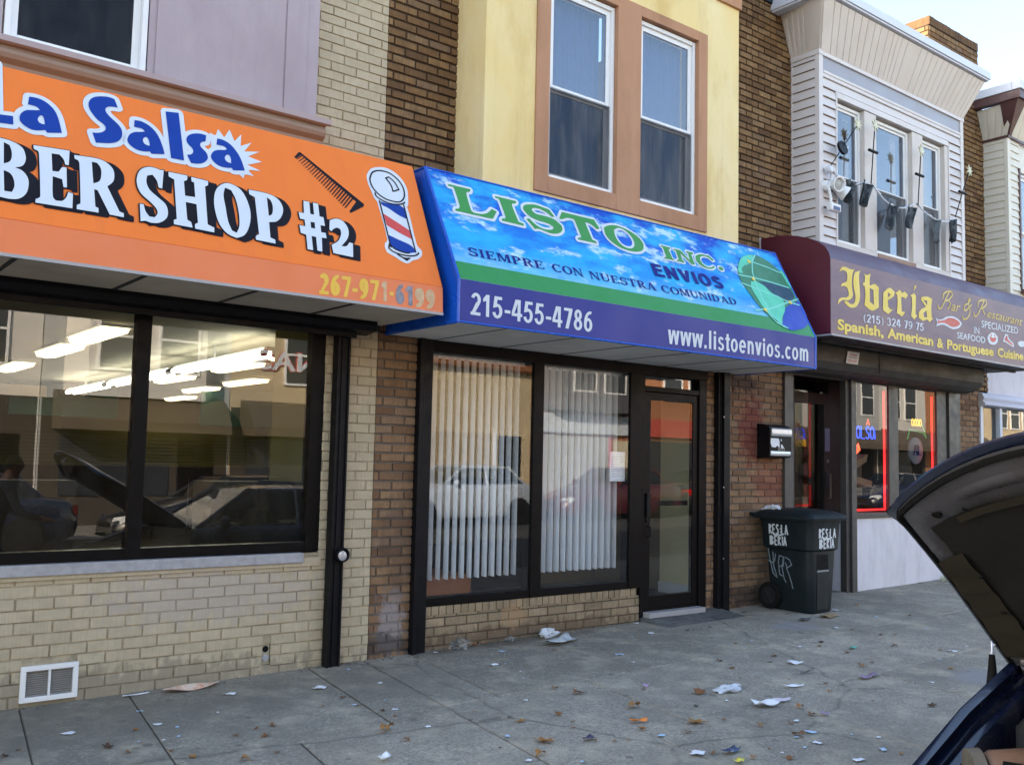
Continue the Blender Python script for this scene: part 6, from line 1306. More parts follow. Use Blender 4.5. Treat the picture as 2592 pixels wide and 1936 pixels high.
# ------------------------------------------------------------------ litter: leaves and scraps, each its own object
LEAF = [[4.3, -1.61], [4.37, -2.05], [4.26, -1.43], [3.59, -1.79], [3.6, -1.89], [3.84, -2.07], [3.76, -2.17], [2.87, -1.6], [2.87, -1.82], [3.2, -2.21], [3.47, -2.26], [3.7, -2.41], [3.78, -2.48], [3.86, -2.51], [3.05, -1.4], [3.05, -1.26], [3.49, -1.58], [5.02, -0.54], [4.73, -0.0], [4.34, -0.11], [4.61, -0.05], [4.73, -1.78], [4.08, -2.4], [3.0, -0.86], [2.99, -1.08], [3.3, -2.42], [3.87, -1.91], [5.84, -1.51], [5.73, -1.71], [6.46, -1.16], [6.55, -1.22], [5.52, -1.95], [4.97, -2.06], [4.71, -2.25], [4.43, -2.49], [4.25, -2.59], [4.61, -2.55], [4.69, -2.75], [6.33, -1.64], [6.13, -1.75], [5.79, -2.16], [4.88, -2.82], [5.15, -2.78], [5.23, -2.64], [4.72, -2.98], [7.13, -1.52], [6.98, -1.61], [6.94, -1.89], [6.78, -2.2], [6.6, -2.22], [7.52, -1.95], [7.86, -1.63], [7.99, -1.69], [7.86, -1.35], [9.02, -1.25], [9.09, -0.63], [7.69, -2.26], [7.33, -2.39], [7.11, -2.64], [5.98, -2.62], [5.9, -2.38], [5.72, -2.53], [5.76, -2.82], [5.97, -3.1], [4.9, -3.5], [4.07, -2.92], [4.38, -3.04], [4.18, -3.09], [4.33, -3.21], [7.75, -0.23], [7.25, -0.79], [2.39, -1.17], [2.3, -1.17], [2.8, -0.98], [2.15, -1.23], [1.54, -1.05], [1.75, -0.82], [1.6, -1.19], [1.78, -1.29], [2.03, -1.64], [1.16, -0.85], [1.09, -0.91], [1.84, -1.44], [2.21, -1.62], [2.28, -1.33]]
PAP = [[2.45, -0.4], [1.95, -0.9], [1.88, -0.79], [1.7, -1.04], [2.24, -0.75], [1.88, -0.47], [1.44, -0.69], [1.9, -1.07], [1.81, -1.09], [3.39, -0.22], [3.38, -0.67], [4.66, -0.35], [4.32, -0.68], [4.42, -0.69], [4.37, -0.93], [4.26, -1.1], [5.25, -1.17], [5.93, -0.5], [6.19, -0.47], [5.96, -0.79], [6.4, -0.08], [5.35, -0.93], [3.13, -1.27], [2.98, -1.05], [3.09, -1.68], [3.36, -2.07], [3.2, -2.45], [3.41, -2.62], [3.91, -1.55], [4.07, -2.55], [4.21, -0.09], [3.19, -1.05], [4.95, -2.81], [4.68, -3.0], [4.69, -3.13], [4.56, -3.14], [4.38, -3.12], [4.88, -3.41], [5.07, -3.27], [4.99, -3.15], [7.8, -1.22], [6.67, -1.16], [6.82, -1.53], [5.09, -2.09], [4.97, -2.28], [8.68, -1.1], [8.68, -0.65], [8.5, -1.7], [7.73, -2.34], [7.34, -2.43], [8.04, -2.3], [7.56, -2.68], [6.57, -2.78], [4.83, -2.99]]
def leaf_mesh(seed):
    r = random.Random(seed); n = 5; pts = []
    for k in range(22):
        an = 2 * math.pi * k / 22; lob = abs(math.cos(an * 2.5)); rad = .35 + .65 * lob ** .7
        pts.append((rad * math.cos(an) * r.uniform(.85, 1.1), rad * .75 * math.sin(an) * r.uniform(.8, 1.1)))
    mb = MB(); cu = r.uniform(.35, .9); cv = r.uniform(-.5, .7)
    H_ = lambda x, y: cu * y * y + cv * .5 * x * x + .18 * math.sin(3 * x + seed) + .12
    vs = [(0, 0, H_(0, 0))] + [(x * .55, y * .55, H_(x * .55, y * .55)) for x, y in pts] + [(x, y, H_(x, y)) for x, y in pts]; m = len(pts)
    fs = [(0, 1 + i, 1 + (i + 1) % m) for i in range(m)] + [(1 + i, 1 + m + i, 1 + m + (i + 1) % m, 1 + (i + 1) % m) for i in range(m)]
    zmin = min(v[2] for v in vs); vs = [(x, y, z - zmin) for x, y, z in vs]
    mb.add(vs, fs); mb.tube([(-.3, 0, .1), (-.9, .05, .04), (-1.4, .2, .02)], .03, 4); return mb
LM = []
for k in range(6):
    o = leaf_mesh(k + 1).build('dry_leaf', (M_leaf, M_leaf2, M_leaf, M_leaf3, M_leaf2, M_leaf)[k], norm=False); LM.append(o.data); bpy.data.objects.remove(o)
PM = []
for k in range(4):
    r = random.Random(k + 40); mb = MB(); a, c_ = r.uniform(.5, .9), r.uniform(.2, .5)
    sk_ = r.uniform(-.3, .3); mb.grid(lambda u, v: ((u - .5) * 2 + sk_ * (v - .5) + .15 * math.sin(9 * v + k), (v - .5) * 2 * a + .12 * math.sin(7 * u + k), .03 + c_ * .5 * (u - .5) ** 2 + c_ * .22 * (1 + math.sin(u * 7 + 3 * v + k))), 6, 4)
    o = mb.build('paper_scrap', M_paper if k % 2 == 0 else M_paperblue, norm=False); PM.append(o.data); bpy.data.objects.remove(o)
def drop(name, me, x, y, s, label, cat, group, rz=None, dz=.004):
    o = bpy.data.objects.new(name, me); COL.objects.link(o); o.location = (x, y, gz(x, y) + dz); o.rotation_euler = (0, 0, rnd.uniform(0, 6.28) if rz is None else rz); o.scale = (s, s, s)
    return tag(o, label, cat, group)
for i, (x, y) in enumerate(LEAF):
    if y > -.045: y = -.05
    big = (x, y) in ((4.3, -1.61), (4.37, -2.05), (2.87, -1.6), (3.47, -2.26), (4.43, -2.49), (4.72, -2.98), (4.97, -2.06))
    drop('dry_leaf', LM[i % 6], x, y, rnd.uniform(.042, .062) if big else rnd.choice([.014, .02, .026, .03, .036]) * rnd.uniform(.8, 1.1), 'curled dry brown leaf lying on the concrete sidewalk', 'leaf', 'dry leaves on the sidewalk')
for i, (x, y) in enumerate(PAP):
    if y > -.05: y = -.06
    drop('paper_scrap', PM[i % 4], x, y, rnd.choice([.01, .014, .018, .024, .032]), 'small pale paper scrap lying on the concrete sidewalk', 'paper scrap', 'paper scraps on the sidewalk')
# leaf crumbs gathered at the shop walls
mb = MB(); r = random.Random(8)
for k in range(240):
    q = r.random(); x = r.choice([r.uniform(3.0, 4.1), r.uniform(4.15, 6.5), r.uniform(4.2, 4.8), r.uniform(6.5, 6.9), r.uniform(-1, 3.2)]); y = -.02 - abs(r.gauss(0, .05)) - (.09 if x < 4.16 and x > 3.9 else 0)
    if 6.5 < x: y -= .5
    z = gz(x, y) + .003; a = r.uniform(0, 3.1); s = r.uniform(.004, .014); dx, dy = math.cos(a) * s, math.sin(a) * s
    mb.add([(x - dx, y - dy, z), (x + dy * .5, y - dx * .5, z + .004), (x + dx, y + dy, z + .003), (x - dy * .5, y + dx * .5, z + .006)], [(0, 1, 2, 3)])
tag(mb.build('leaf_crumbs', M_leaf3, norm=False), 'brown leaf crumbs gathered along the foot of the shop walls', 'leaf litter', kind='stuff')
def scrap(name, label, cat, x, y, sx, sy, mat, curl=.2, rz=0, seed=0, res=(9, 6)):
    mb = MB(); r = random.Random(seed + 77); p = [r.uniform(0, 6) for _ in range(4)]
    mb.grid(lambda u, v: ((u - .5) * sx * (1 + .08 * math.sin(11 * v + p[0])), (v - .5) * sy * (1 + .1 * math.sin(9 * u + p[1])), .004 + curl * sy * (.5 + .5 * math.sin(5 * u + p[2]) * math.sin(4 * v + p[3])) + curl * sy * 1.2 * (u - .5) ** 2), *res)
    o = mb.build(name, mat, norm=False, smooth=True); o.location = (x, y, gz(x, y) + .003); o.rotation_euler = (0, 0, rz); s = o.modifiers.new('thick', 'SOLIDIFY'); s.thickness = .0012
    return tag(o, label, cat)
M_flyer = pm('orange_printed_flyer', (.78, .62, .50), .7, .1, 5, grime=.9, grimecol=(.72, .22, .08), stretch=(9, 4, 4))
scrap('flyer', 'long pale orange printed flyer lying along the cream brick wall', 'flyer', 2.31, -.14, .34, .10, M_flyer, .25, .12, 1)
scrap('paper_scrap', 'white paper scrap lying by the foot of the black guide post', 'paper scrap', 2.98, -.58, .075, .06, M_paper, .15, .4, 2)
scrap('paper_strip', 'thin white paper strip against the cream brick wall beside the flyer', 'paper scrap', 1.97, -.10, .16, .02, M_paper, .3, .05, 3)
scrap('paper_cup', 'white paper piece at the bottom edge left of the slab joints', 'paper scrap', 2.6, -2.03, .06, .05, M_paper, .5, .6, 5)
scrap('candy_wrapper', 'bright orange wrapper lying on the sidewalk among brown leaves', 'wrapper', 4.16, -2.29, .10, .035, pm('orange_wrapper', (.80, .24, .04), .4, .2, 20), .5, -.5, 6)
scrap('newspaper_bag', 'torn plastic bag with coloured print in front of the tan knee wall', 'plastic bag', 5.25, -.36, .36, .13, pm('printed_plastic', (.55, .58, .56), .5, .2, 6, grime=.95, grimecol=(.12, .20, .34), stretch=(5, 3, 3)), .35, .25, 7, (16, 9))
def lump(name, label, cat, x, y, rx, ry, rz, mat, seed):
    mb = MB(); mb.grid(crumple((0, 0, 0), rx, ry, rz, seed), 18, 10); o = mb.build(name, mat, norm=False); o.location = (x, y, gz(x, y) + .002); return tag(o, label, cat)
lump('plastic_bag', 'crumpled white plastic bag against the tan knee wall', 'plastic bag', 5.33, -.10, .08, .055, .035, M_sheetplastic, 12)
lump('plastic_bottle', 'small crushed clear bottle by the foot of the tan knee wall', 'bottle', 4.95, -.07, .045, .03, .02, M_clear, 13)
lump('plastic_cup', 'clear crushed plastic cup beside the left guide rail under the blue awning', 'cup', 4.43, -.10, .075, .05, .04, M_clear, 14)
scrap('wrapper', 'dark purple wrapper with white edge near the bottom middle of the sidewalk', 'wrapper', 3.69, -2.37, .075, .04, pm('purple_dark_wrapper', (.06, .05, .10), .4, .5, 22), .4, .2, 15)
scrap('wrapper', 'pink and white wrapper on a leaf below the door step', 'wrapper', 4.79, -1.74, .05, .03, pm('pink_wrapper', (.55, .33, .60), .4, .4, 30), .6, .2, 16)
scrap('paper_sheet', 'largest white curved paper sheet on the sidewalk left of the car hood', 'paper sheet', 5.08, -2.50, .16, .085, M_paper, .45, -.35, 17)
scrap('paper_sheet', 'pinkish white paper scrap just behind the largest white paper sheet', 'paper scrap', 5.26, -2.48, .12, .06, pm('pinkish_paper', (.68, .60, .68), .8, .1, 10), .2, -.2, 18)
scrap('paper_sheet', 'white square paper lying alone on the sidewalk in front of the bin', 'paper scrap', 6.25, -1.88, .10, .08, M_paper, .2, -.5, 19)
scrap('plastic_film', 'crinkled clear film behind the white paper strip in front of the bin', 'plastic film', 6.05, -2.12, .16, .05, M_clear, .5, -.2, 20)
scrap('paper_strip', 'wavy white paper strip between the clear film and the largest paper sheet', 'paper scrap', 5.63, -2.31, .14, .03, M_paper, .5, -.4, 21)
lump('plastic_bag', 'crumpled yellowish clear plastic bag on the sidewalk left of the largest paper sheet', 'plastic bag', 5.18, -2.13, .11, .05, .02, M_sheetplastic, 22)
scrap('paper_scrap', 'white square paper at the bottom edge beside the blue packet', 'paper scrap', 3.99, -2.88, .075, .06, M_paper, .15, .3, 23)
scrap('snack_packet', 'dark blue shiny packet at the bottom edge of the sidewalk', 'packet', 4.17, -2.96, .12, .05, pm('dark_blue_packet', (.05, .08, .16), .25, .7, 25), .4, .1, 24)
scrap('paper_scrap', 'white oval paper at the bottom edge near the dark blue car', 'paper scrap', 4.61, -3.43, .065, .035, M_paper, .1, -.2, 25)
scrap('wrapper', 'small green and white wrapper on the sidewalk in front of the white render wall', 'wrapper', 7.12, -1.82, .10, .035, pm('green_wrapper', (.10, .42, .30), .4, .4, 20), .4, .1, 26)
scrap('plastic_film', 'pale purple clear wrapper between the bin and the car', 'wrapper', 6.34, -2.44, .20, .06, pm('purple_film', (.30, .22, .32), .35, .5, 18), .3, 0, 27)
scrap('wrapper', 'yellow wrapper at the bottom edge next to the blue packet', 'wrapper', 4.07, -3.09, .055, .04, pm('yellow_wrapper', (.70, .62, .10), .4, .2, 20), .4, .3, 28)
scrap('wrapper', 'faded purple paper next to a brown leaf right of the largest paper sheet', 'wrapper', 5.21, -2.83, .05, .05, pm('faded_purple_paper', (.36, .22, .42), .7, .2, 20), .3, .3, 29)
scrap('wrapper', 'dark silver wrapper lying in front of the bin on the bluish stain', 'wrapper', 7.91, -.83, .18, .06, pm('dark_silver_wrapper', (.10, .11, .12), .3, .8, 25), .35, .1, 30)
scrap('cardboard_piece', 'flat tan cardboard pieces lying by the front corner of the bin', 'cardboard', 8.27, -.84, .22, .12, pm('tan_cardboard', (.36, .24, .13), .85, .25, 12), .15, .2, 31)
lump('crushed_can', 'pale crushed can lying by the foot of the white render wall', 'can', 11.85, -.14, .05, .05, .03, pm('pale_can', (.55, .55, .42), .4, .3, 20), 32)

# ------------------------------------------------------------------ cars
M_carblue = pm('dark_blue_car_paint', (.006, .011, .034), .28, .25, 3, coat=.8, grime=.25, grimecol=(.03, .032, .04))
M_carsil = pm('silver_blue_car_paint', (.42, .47, .54), .3, .05, 3, coat=.8)
M_carred = pm('dark_red_car_paint', (.10, .012, .02), .3, .08, 3, coat=.8)
M_carblk = pm('black_car_paint', (.012, .012, .014), .28, .1, 3, coat=.8)
M_bay = pm('oily_engine_black', (.018, .02, .021), .55, .5, 14, .3, 30, grime=.4, grimecol=(.05, .045, .035))
M_hoodin = pm('grey_hood_underside', (.13, .125, .14), .3, .35, 5, .12, 12, grime=.45, grimecol=(.02, .02, .022))
M_pad = pm('dark_hood_insulation', (.009, .008, .006), .9, .5, 4, .3, 40)
M_padb = pm('brown_hood_insulation', (.034, .025, .014), .9, .45, 6, .3, 50, grime=.4, grimecol=(.02, .015, .01))
ST = [(0.0, .56, .27, .50), (.08, .68, .22, .56), (.30, .78, .2, .635), (.55, .835, .2, .70), (.95, .868, .2, .825), (1.40, .88, .2, .95), (1.6, .885, .2, .98), (2.4, .89, .2, .98), (3.3, .89, .2, .99), (3.9, .87, .22, 1.0), (4.35, .80, .25, .95), (4.52, .70, .32, .86), (4.58, .58, .42, .75)]
def sect(x, w, zb, zt, side, inner):
    """half section from the bottom centre out and up to y=inner"""
    P = [(0, zb), (w * .9, zb), (w * .985, zb + .08), (w, zb + (zt - zb) * .45), (w * .99, zt - .16), (w * .965, zt - .06), (w * .92, zt - .012), (w * .86, zt)]
    if inner == 0: P += [(w * .6, zt + .022), (w * .3, zt + .035), (0, zt + .04)]
    else: q = w - .05; P[-1] = (w * .955, zt - .006); P += [(q + .015, zt - .004), (q, zt - .015), (q - .004, zt - .05), (q - .032, zt - .056), (q - .036, zt - .08), (q - .065, zt - .086), (q - .075, zt - .11), (q - .08, zt - .52)]
    return [(x, side * y, z) for y, z in P]
def car(label, paint, x, y, zr, heading=1, open_hood=False, group=None):
    """nose at local x=0, tail at 4.58; heading=1 puts the nose towards -x"""
    t_ = thing('parked_car', label, 'car', (x, y, zr), group)
    W = lambda p: (x + (p[0] if heading == 1 else -p[0]), y + (p[1] if heading == 1 else -p[1]), zr + p[2])
    mb = MB()
    for s in (1, -1):
        if open_hood:
            mb.rings([sect(*ST[i], s, 0) for i in range(0, 3)], False, closed=False); mb.rings([sect(*ST[i], s, .70) for i in range(2, 6)], False, closed=False)
            mb.rings([sect(*ST[i], s, 0) for i in range(5, len(ST))], False, closed=False)
        else: mb.rings([sect(*q, s, 0) for q in ST], False, closed=False)
        mb.poly(sect(*ST[0], s, 0)); mb.poly(sect(*ST[-1], s, 0))
    mb.v = [W(p) for p in mb.v]; body = mb.build('body', paint, t_, smooth=True, norm=False)
    # greenhouse: glass, then roof and pillars
    base = [(1.45, .73), (1.9, .76), (3.3, .76), (4.0, .70)]; roof = [(2.15, .56), (2.35, .60), (3.1, .60), (3.5, .54)]
    mb = MB(); zb, zt = .965, 1.40
    lo_ = [(bx, w_, zb) for bx, w_ in base] + [(bx, -w_, zb) for bx, w_ in base[::-1]]; hi_ = [(bx, w_, zt) for bx, w_ in roof] + [(bx, -w_, zt) for bx, w_ in roof[::-1]]
    mb.rings([[W(p) for p in lo_], [W(p) for p in hi_]], False); mb.build('car_windows', G_car, t_, norm=False)
    mb = MB(); rp = [(bx, w_, zt) for bx, w_ in roof] + [(bx, -w_, zt) for bx, w_ in roof[::-1]]
    mb.rings([[W((a + (.02 if a > 2.6 else -.02), b * 1.03, zt - .03)) for a, b, c in rp], [W((a, b * 1.0, zt + .005)) for a, b, c in rp], [W((2.75 + (a - 2.75) * .7, b * .75, zt + .04)) for a, b, c in rp], [W((2.75 + (a - 2.75) * .2, b * .3, zt + .05)) for a, b, c in rp]], True)
    for i in (0, 3):
        for s in (1, -1): mb.tube([W((base[i][0], base[i][1] * s, zb - .02)), W((roof[i][0], roof[i][1] * s, zt))], .035, 6)
    for s in (1, -1): mb.tube([W((2.72, .765 * s, zb)), W((2.74, .61 * s, zt))], .035, 6)
    mb.build('roof', paint, t_, smooth=True, norm=False)
    mb = MB(); mb.box(1.6, 3.9, -.7, .7, .5, .55); mb.box(2.3, 2.5, -.62, -.1, .55, 1.15); mb.box(2.3, 2.5, .1, .62, .55, 1.15); mb.box(3.3, 3.5, -.62, .62, .55, 1.1); mb.v = [W(p) for p in mb.v]; mb.build('seats', M_bay, t_)
    for wx in (.85, 3.62):
        for s in (1, -1):
            mb = MB(); mb.lathe(W((wx, s * .70, .31)), (0, s * heading, 0), [(0, .2), (0, .29), (.02, .31), (.19, .31), (.205, .295), (.205, .2)], 28); wl = mb.build('wheel', M_rubber, t_, smooth=True)
            mb = MB(); mb.lathe(W((wx, s * .86, .31)), (0, s * heading, 0), [(0, .2), (.03, .2), (.035, .18), (.015, .17), (.02, .05), (.03, .04), (.03, 0)], 24)
            for k in range(5):
                an = k * 1.2566; mb.tube([W((wx, s * .885, .31)), W((wx + .17 * math.cos(an), s * .885, .31 + .17 * math.sin(an)))], .022, 6)
            mb.build('rim', M_alu, wl, smooth=True)
            mb = MB(); mb.lathe(W((wx, s * (.80 if wx < 2 else .82), .315)), (0, s * heading, 0), [(0, .355), (.075, .355), (.075, .312), (0, .312)], 28); mb.build('wheel_arch', M_rubber, t_, smooth=True)
    for s in (1, -1):
        mb = MB(); mb.add([W(p) for p in ((.02, s * .40, .50), (.12, s * .71, .50), (.25, s * .79, .60), (.20, s * .74, .66), (.05, s * .45, .615))], [(0, 1, 2, 3, 4)]); mb.build('headlight', pm('headlight_lens', (.55, .58, .6), .12, .1, 5), t_, norm=False)
        mb = MB(); mb.add([W(p) for p in ((4.59, s * .4, .68), (4.54, s * .705, .68), (4.45, s * .77, .74), (4.42, s * .79, .88), (4.55, s * .68, .86), (4.575, s * .42, .84))], [(0, 1, 2, 3, 4, 5)]); mb.build('tail_light', pm('red_tail_lens', (.5, .01, .01), .2, .1, 5), t_, norm=False)
    mb = MB(); mb.box(-.015, .02, -.35, .35, .42, .52); mb.box(-.03, .06, -.5, .5, .25, .3); mb.v = [W(p) for p in mb.v]; mb.build('grille', M_rubber, t_)
    for s in (1, -1):
        mb = MB(); mb.lathe(W((1.72, s * .9, 1.02)), (1 if heading == 1 else -1, 0, 0), [(-.05, .03), (-.03, .075), (.03, .08), (.04, .07)], 14); mb.build('wing_mirror', paint, t_, smooth=True)
    return t_, W
HX, HY = 2.62, -5.33
HZ = gz(3, -4.25) - .155
hc, W = car('dark blue car parked at the kerb with its hood propped open', M_carblue, HX, HY, HZ, 1, True)
# hood: curved outer skin, grey inner rim, dark and brown insulation
hinge = Vector((4.01, HY, .755)); ang = math.atan2(.63, 1.04); du = Vector((-math.cos(ang), 0, math.sin(ang))); dn = Vector((-math.sin(ang), 0, -math.cos(ang)))
def hood_pt(u, v, off=0.0, top=0.0):
    # u 0 hinge..1 leading edge; v -1..1 across
    hw = .855 - .10 * u ** 1.6; ln = 1.225 + .34 * (1 - abs(v) ** 2.2)
    p = hinge + du * (u * ln) + Vector((0, v * hw, 0)) - dn * (.10 * (1 - abs(v) ** 2.0) * (.4 + .6 * u)) - dn * (.03 * math.sin(math.pi * u))
    if u > .86: p = p + dn * (((u - .86) / .14) ** 2 * .02)
    if abs(v) > .92: p = p + dn * ((abs(v) - .92) / .08) ** 2 * .008
    return tuple(p + dn * off)
mb = MB(); mb.grid(lambda a, b: hood_pt(a, b * 2 - 1), 18, 28); o = mb.build('hood', M_carblue, hc, smooth=True, norm=False); s_ = o.modifiers.new('thick', 'SOLIDIFY'); s_.thickness = .012; s_.offset = 0
# inner frame ring following the edge
def inner(a, b, off): return hood_pt(a, b, off)
mb = MB(); N_ = 22
def strip(path_o, path_i, o0, o1, mbx):
    n = len(path_o); base = []
    for (u, v), (u2_, v2) in zip(path_o, path_i): base.append([hood_pt(u, v, .012), hood_pt(u + (u2_ - u) * .3, v + (v2 - v) * .3, o0), hood_pt(u + (u2_ - u) * .75, v + (v2 - v) * .75, o1), hood_pt(u2_, v2, .018)])
    mbx.rings(base, False, closed=False)
edge_o = [(.02, -.97)] + [(.02 + .93 * i / 8, -.97) for i in range(1, 8)] + [(.97, -.95 + 1.9 * i / N_) for i in range(N_ + 1)] + [(.95 - .93 * i / 8, .97) for i in range(1, 9)]
edge_i = [(.05, -.86)] + [(.05 + .74 * i / 8, -.86) for i in range(1, 8)] + [(.76 + .03 * math.sin(i / N_ * 3.14), -.84 + 1.68 * i / N_) for i in range(N_ + 1)] + [(.75 - .70 * i / 8, .86) for i in range(1, 9)]
strip(edge_o, edge_i, .035, .03, mb); ih = mb.build('hood_inner_frame', M_hoodin, hc, smooth=True, norm=False)
mb = MB(); mb.grid(lambda a, b: hood_pt(.03 + .79 * a, -.9 + 1.80 * b, .036 + .006 * math.sin(a * 17) * math.sin(b * 23) - .012 * max(0, abs(b - .5) * 2 - .9) * 10), 16, 24); hp = mb.build('hood_insulation', M_pad, hc, smooth=True, norm=False)
mb = MB()
mb.grid(lambda a, b: hood_pt(.10 + .57 * a, .945 - (.17 - .04 * a) * b, .046 + .004 * math.sin(a * 30)), 14, 3); mb.grid(lambda a, b: hood_pt(.10 + .50 * a, -.88 + .14 * b, .046), 14, 3)
mb.grid(lambda a, b: hood_pt(.07 + .17 * a, -.5 + 1.1 * b, .046 + .004 * math.sin(b * 20)), 4, 14); mb.grid(lambda a, b: hood_pt(.80 + .028 * a, -.72 + 1.44 * b, .050), 2, 14)
mb.build('insulation_border', M_padb, hp, smooth=True, norm=False)
mb = MB(); mb.grid(lambda a, b: hood_pt(.27 + .20 * a, -.50 + .85 * b, .052), 4, 8); mb.build('insulation_cutout', M_rubber, hp, smooth=True, norm=False)
mb = MB(); mb.tube([hood_pt(.04 + .9 * i / 12, .965, .02) for i in range(13)] + [hood_pt(.955, .95 - 1.9 * i / 20, .022) for i in range(21)], .011, 6); mb.build('hood_seal', M_rubber, hc, smooth=True)
mb = MB()
for i in range(3): mb.lathe(hood_pt(.17 + .19 * i, .80 + .015 * (i % 2), .052), tuple(dn), [(0, .010), (.004, .008)], 8)
for i in range(4): mb.lathe(hood_pt(.845, -.66 + .44 * i, .052), tuple(dn), [(0, .010), (.004, .008)], 8)
mb.build('trim_clip', M_rubber, hp)
mb = MB(); mb.tube([hood_pt(.93, -.06, .03), hood_pt(.93, -.06, .09), hood_pt(.93, .06, .09), hood_pt(.93, .06, .03)], .008, 6); mb.build('hood_latch', M_alu, hc, smooth=True)
mb = MB(); mb.grid(lambda a, b: hood_pt(.86 + .05 * a, .30 + .42 * b, .034 + .010 * math.sin(math.pi * a) * math.sin(math.pi * b)), 6, 10); mb.grid(lambda a, b: hood_pt(.86 + .05 * a, -.72 + .42 * b, .034 + .010 * math.sin(math.pi * a) * math.sin(math.pi * b)), 6, 10); mb.build('stamped_rib', M_hoodin, ih, smooth=True, norm=False)
mb = MB(); mb.lathe(hood_pt(.86, .80, .03), tuple(dn), [(0, .016), (.012, .016), (.012, .0)], 14); mb.lathe(hood_pt(.86, -.80, .03), tuple(dn), [(0, .016), (.012, .016), (.012, 0)], 14); mb.build('bump_stop', M_rubber, hc, smooth=True)
for s in (1, -1):
    mb = MB(); mb.tube([hood_pt(.02, .9 * s, .02), tuple(hinge + Vector((.05, .80 * s, -.03))), tuple(hinge + Vector((-.02, .74 * s, -.13)))], [.03, .026, .022], 8); mb.lathe(hood_pt(.05, .88 * s, .03), (0, s, 0), [(-.02, .022), (.02, .022)], 10); mb.build('hood_hinge', M_hoodin, hc, smooth=True)
mb = MB(); mb.tube([(3.90, -4.46, .79), (3.903, -4.46, .80), (3.91, -4.46, 1.35)], [.011, .0065, .0035], 8); an_ = mb.build('antenna', M_alu, hc, smooth=True); mb = MB(); mb.tube([(3.895, -4.46, .66), (3.90, -4.46, .735), (3.90, -4.46, .79)], [.022, .016, .011], 10); mb.build('antenna_base', M_rubber, an_, smooth=True)
# engine bay
mb = MB(); mb.box(.30, 1.45, -.60, .60, .25, .30); mb.box(.28, .34, -.62, .62, .28, .70); mb.box(1.40, 1.46, -.66, .66, .30, .93); mb.v = [W(p) for p in mb.v]; mb.build('engine_bay', M_bay, hc)
mb = MB(); mb.box(.55, 1.15, -.25, .30, .34, .70); mb.box(.60, 1.10, -.18, .22, .70, .78); mb.v = [W(p) for p in mb.v]; en = mb.build('engine', M_bay, hc, bevel=.03)
mb = MB(); mb.lathe(W((.48, .58, .36)), (0, 0, 1), [(0, .09), (.18, .09), (.24, .07), (.25, .04), (.28, .04), (.28, 0)], 18); mb.build('washer_tank', M_bay, hc, smooth=True)
mb = MB(); mb.lathe(W((.66, .55, .72)), (.6, -.6, .1), [(-.05, .055), (-.03, .065), (.10, .065), (.12, .05), (.12, 0)], 18); mb.build('air_hose', pm('tan_hose_sleeve', (.17, .095, .06), .6, .25, 10), hc, smooth=True)
mb = MB(); mb.lathe(W((.63, .58, .715)), (.6, -.6, .1), [(-.06, .075), (-.02, .075)], 18); mb.lathe(W((.86, .34, .74)), (.6, -.6, .1), [(-.1, .07), (-.02, .07)], 14); mb.build('hose_clamp', pm('dull_metal_band', (.13, .12, .10), .5, .4, 20), hc, smooth=True)
mb = MB()
for k in range(9):
    r = random.Random(k + 3); p = [(.35 + r.random() * .9, -.2 + r.random() * .85, .60 + r.random() * .2) for _ in range(4)]; mb.tube([W(q) for q in p], .012 + .01 * r.random(), 6)
mb.build('engine_hose', M_rubber, hc, smooth=True)
mb = MB(); mb.lathe(W((1.14, .58, .50)), (0, 0, 1), [(0, .13), (.26, .13), (.31, .09), (.335, .05), (.335, 0)], 20); mb.build('strut_tower', M_bay, hc, smooth=True)
mb = MB(); mb.box(.9, 1.2, -.55, -.3, .4, .72); mb.v = [W(p) for p in mb.v]; mb.build('battery', M_rubber, hc, bevel=.01)
# cars across the street, seen in the glass
zo = gz(15, -13) - .155
car('silver blue car parked across the street, mirrored in the blinds window', M_carsil, 11.2, -13.0, zo, 1)
car('dark red car parked across the street behind the silver one', M_carred, 16.6, -13.1, zo, 1)
car('black car parked across the street farthest to the right', M_carblk, 26.0, -13.1, zo, -1)
car('black car parked across the street in front of the white sided house', M_carblk, 5.4, -13.1, zo, 1)
car('dark blue car parked across the street at the left end of the row', M_carblue, .2, -13.1, zo, 1)
car('black car parked across the street mirrored in the bar windows', M_carblk, 36.5, -13.1, zo, 1)
car('dark blue car parked across the street mirrored in the far bar window', M_carblue, 31.2, -13.1, zo, 1)
# ------------------------------------------------------------------ the man at the engine, mirrored in the left window
M_skin = pm('skin', (.36, .20, .14), .55, .08, 8); M_jacket = pm('dark_blue_jacket', (.012, .02, .045), .8, .2, 6, .3, 60); M_trouser = pm('dark_grey_trousers', (.03, .032, .04), .85, .2, 6); M_hair = pm('short_dark_hair', (.02, .014, .01), .8, .3, 30)
pe = thing('person', 'man in dark blue jacket standing at the open hood, mirrored in the left window', 'person', (2.16, -5.75, HZ + .01))
gx, gy, gz0 = 2.16, -5.75, HZ + .01
J = {}; E_ = []
def jn(n, x, y, z, r): J[n] = ((gx + x, gy + y, gz0 + z), r)
jn('pel', 0, 0, .94, .15); jn('waist', .02, 0, 1.08, .135); jn('chest', .08, 0, 1.28, .16); jn('neckb', .13, 0, 1.46, .085); jn('neck', .16, 0, 1.53, .058); jn('head', .20, 0, 1.64, .092); jn('crown', .20, 0, 1.73, .07)
for s, n in ((1, 'l'), (-1, 'r')):
    jn('hip' + n, 0, .10 * s, .90, .105); jn('knee' + n, .03, .12 * s, .49, .066); jn('ank' + n, -.03, .13 * s, .10, .045); jn('toe' + n, .14, .15 * s, .035, .036)
    jn('sh' + n, .12, .19 * s, 1.40, .072); jn('el' + n, .22, .25 * s, 1.13, .05); jn('wr' + n, .46, .20 * s, 1.05, .034); jn('palm' + n, .54, .19 * s, 1.03, .034)
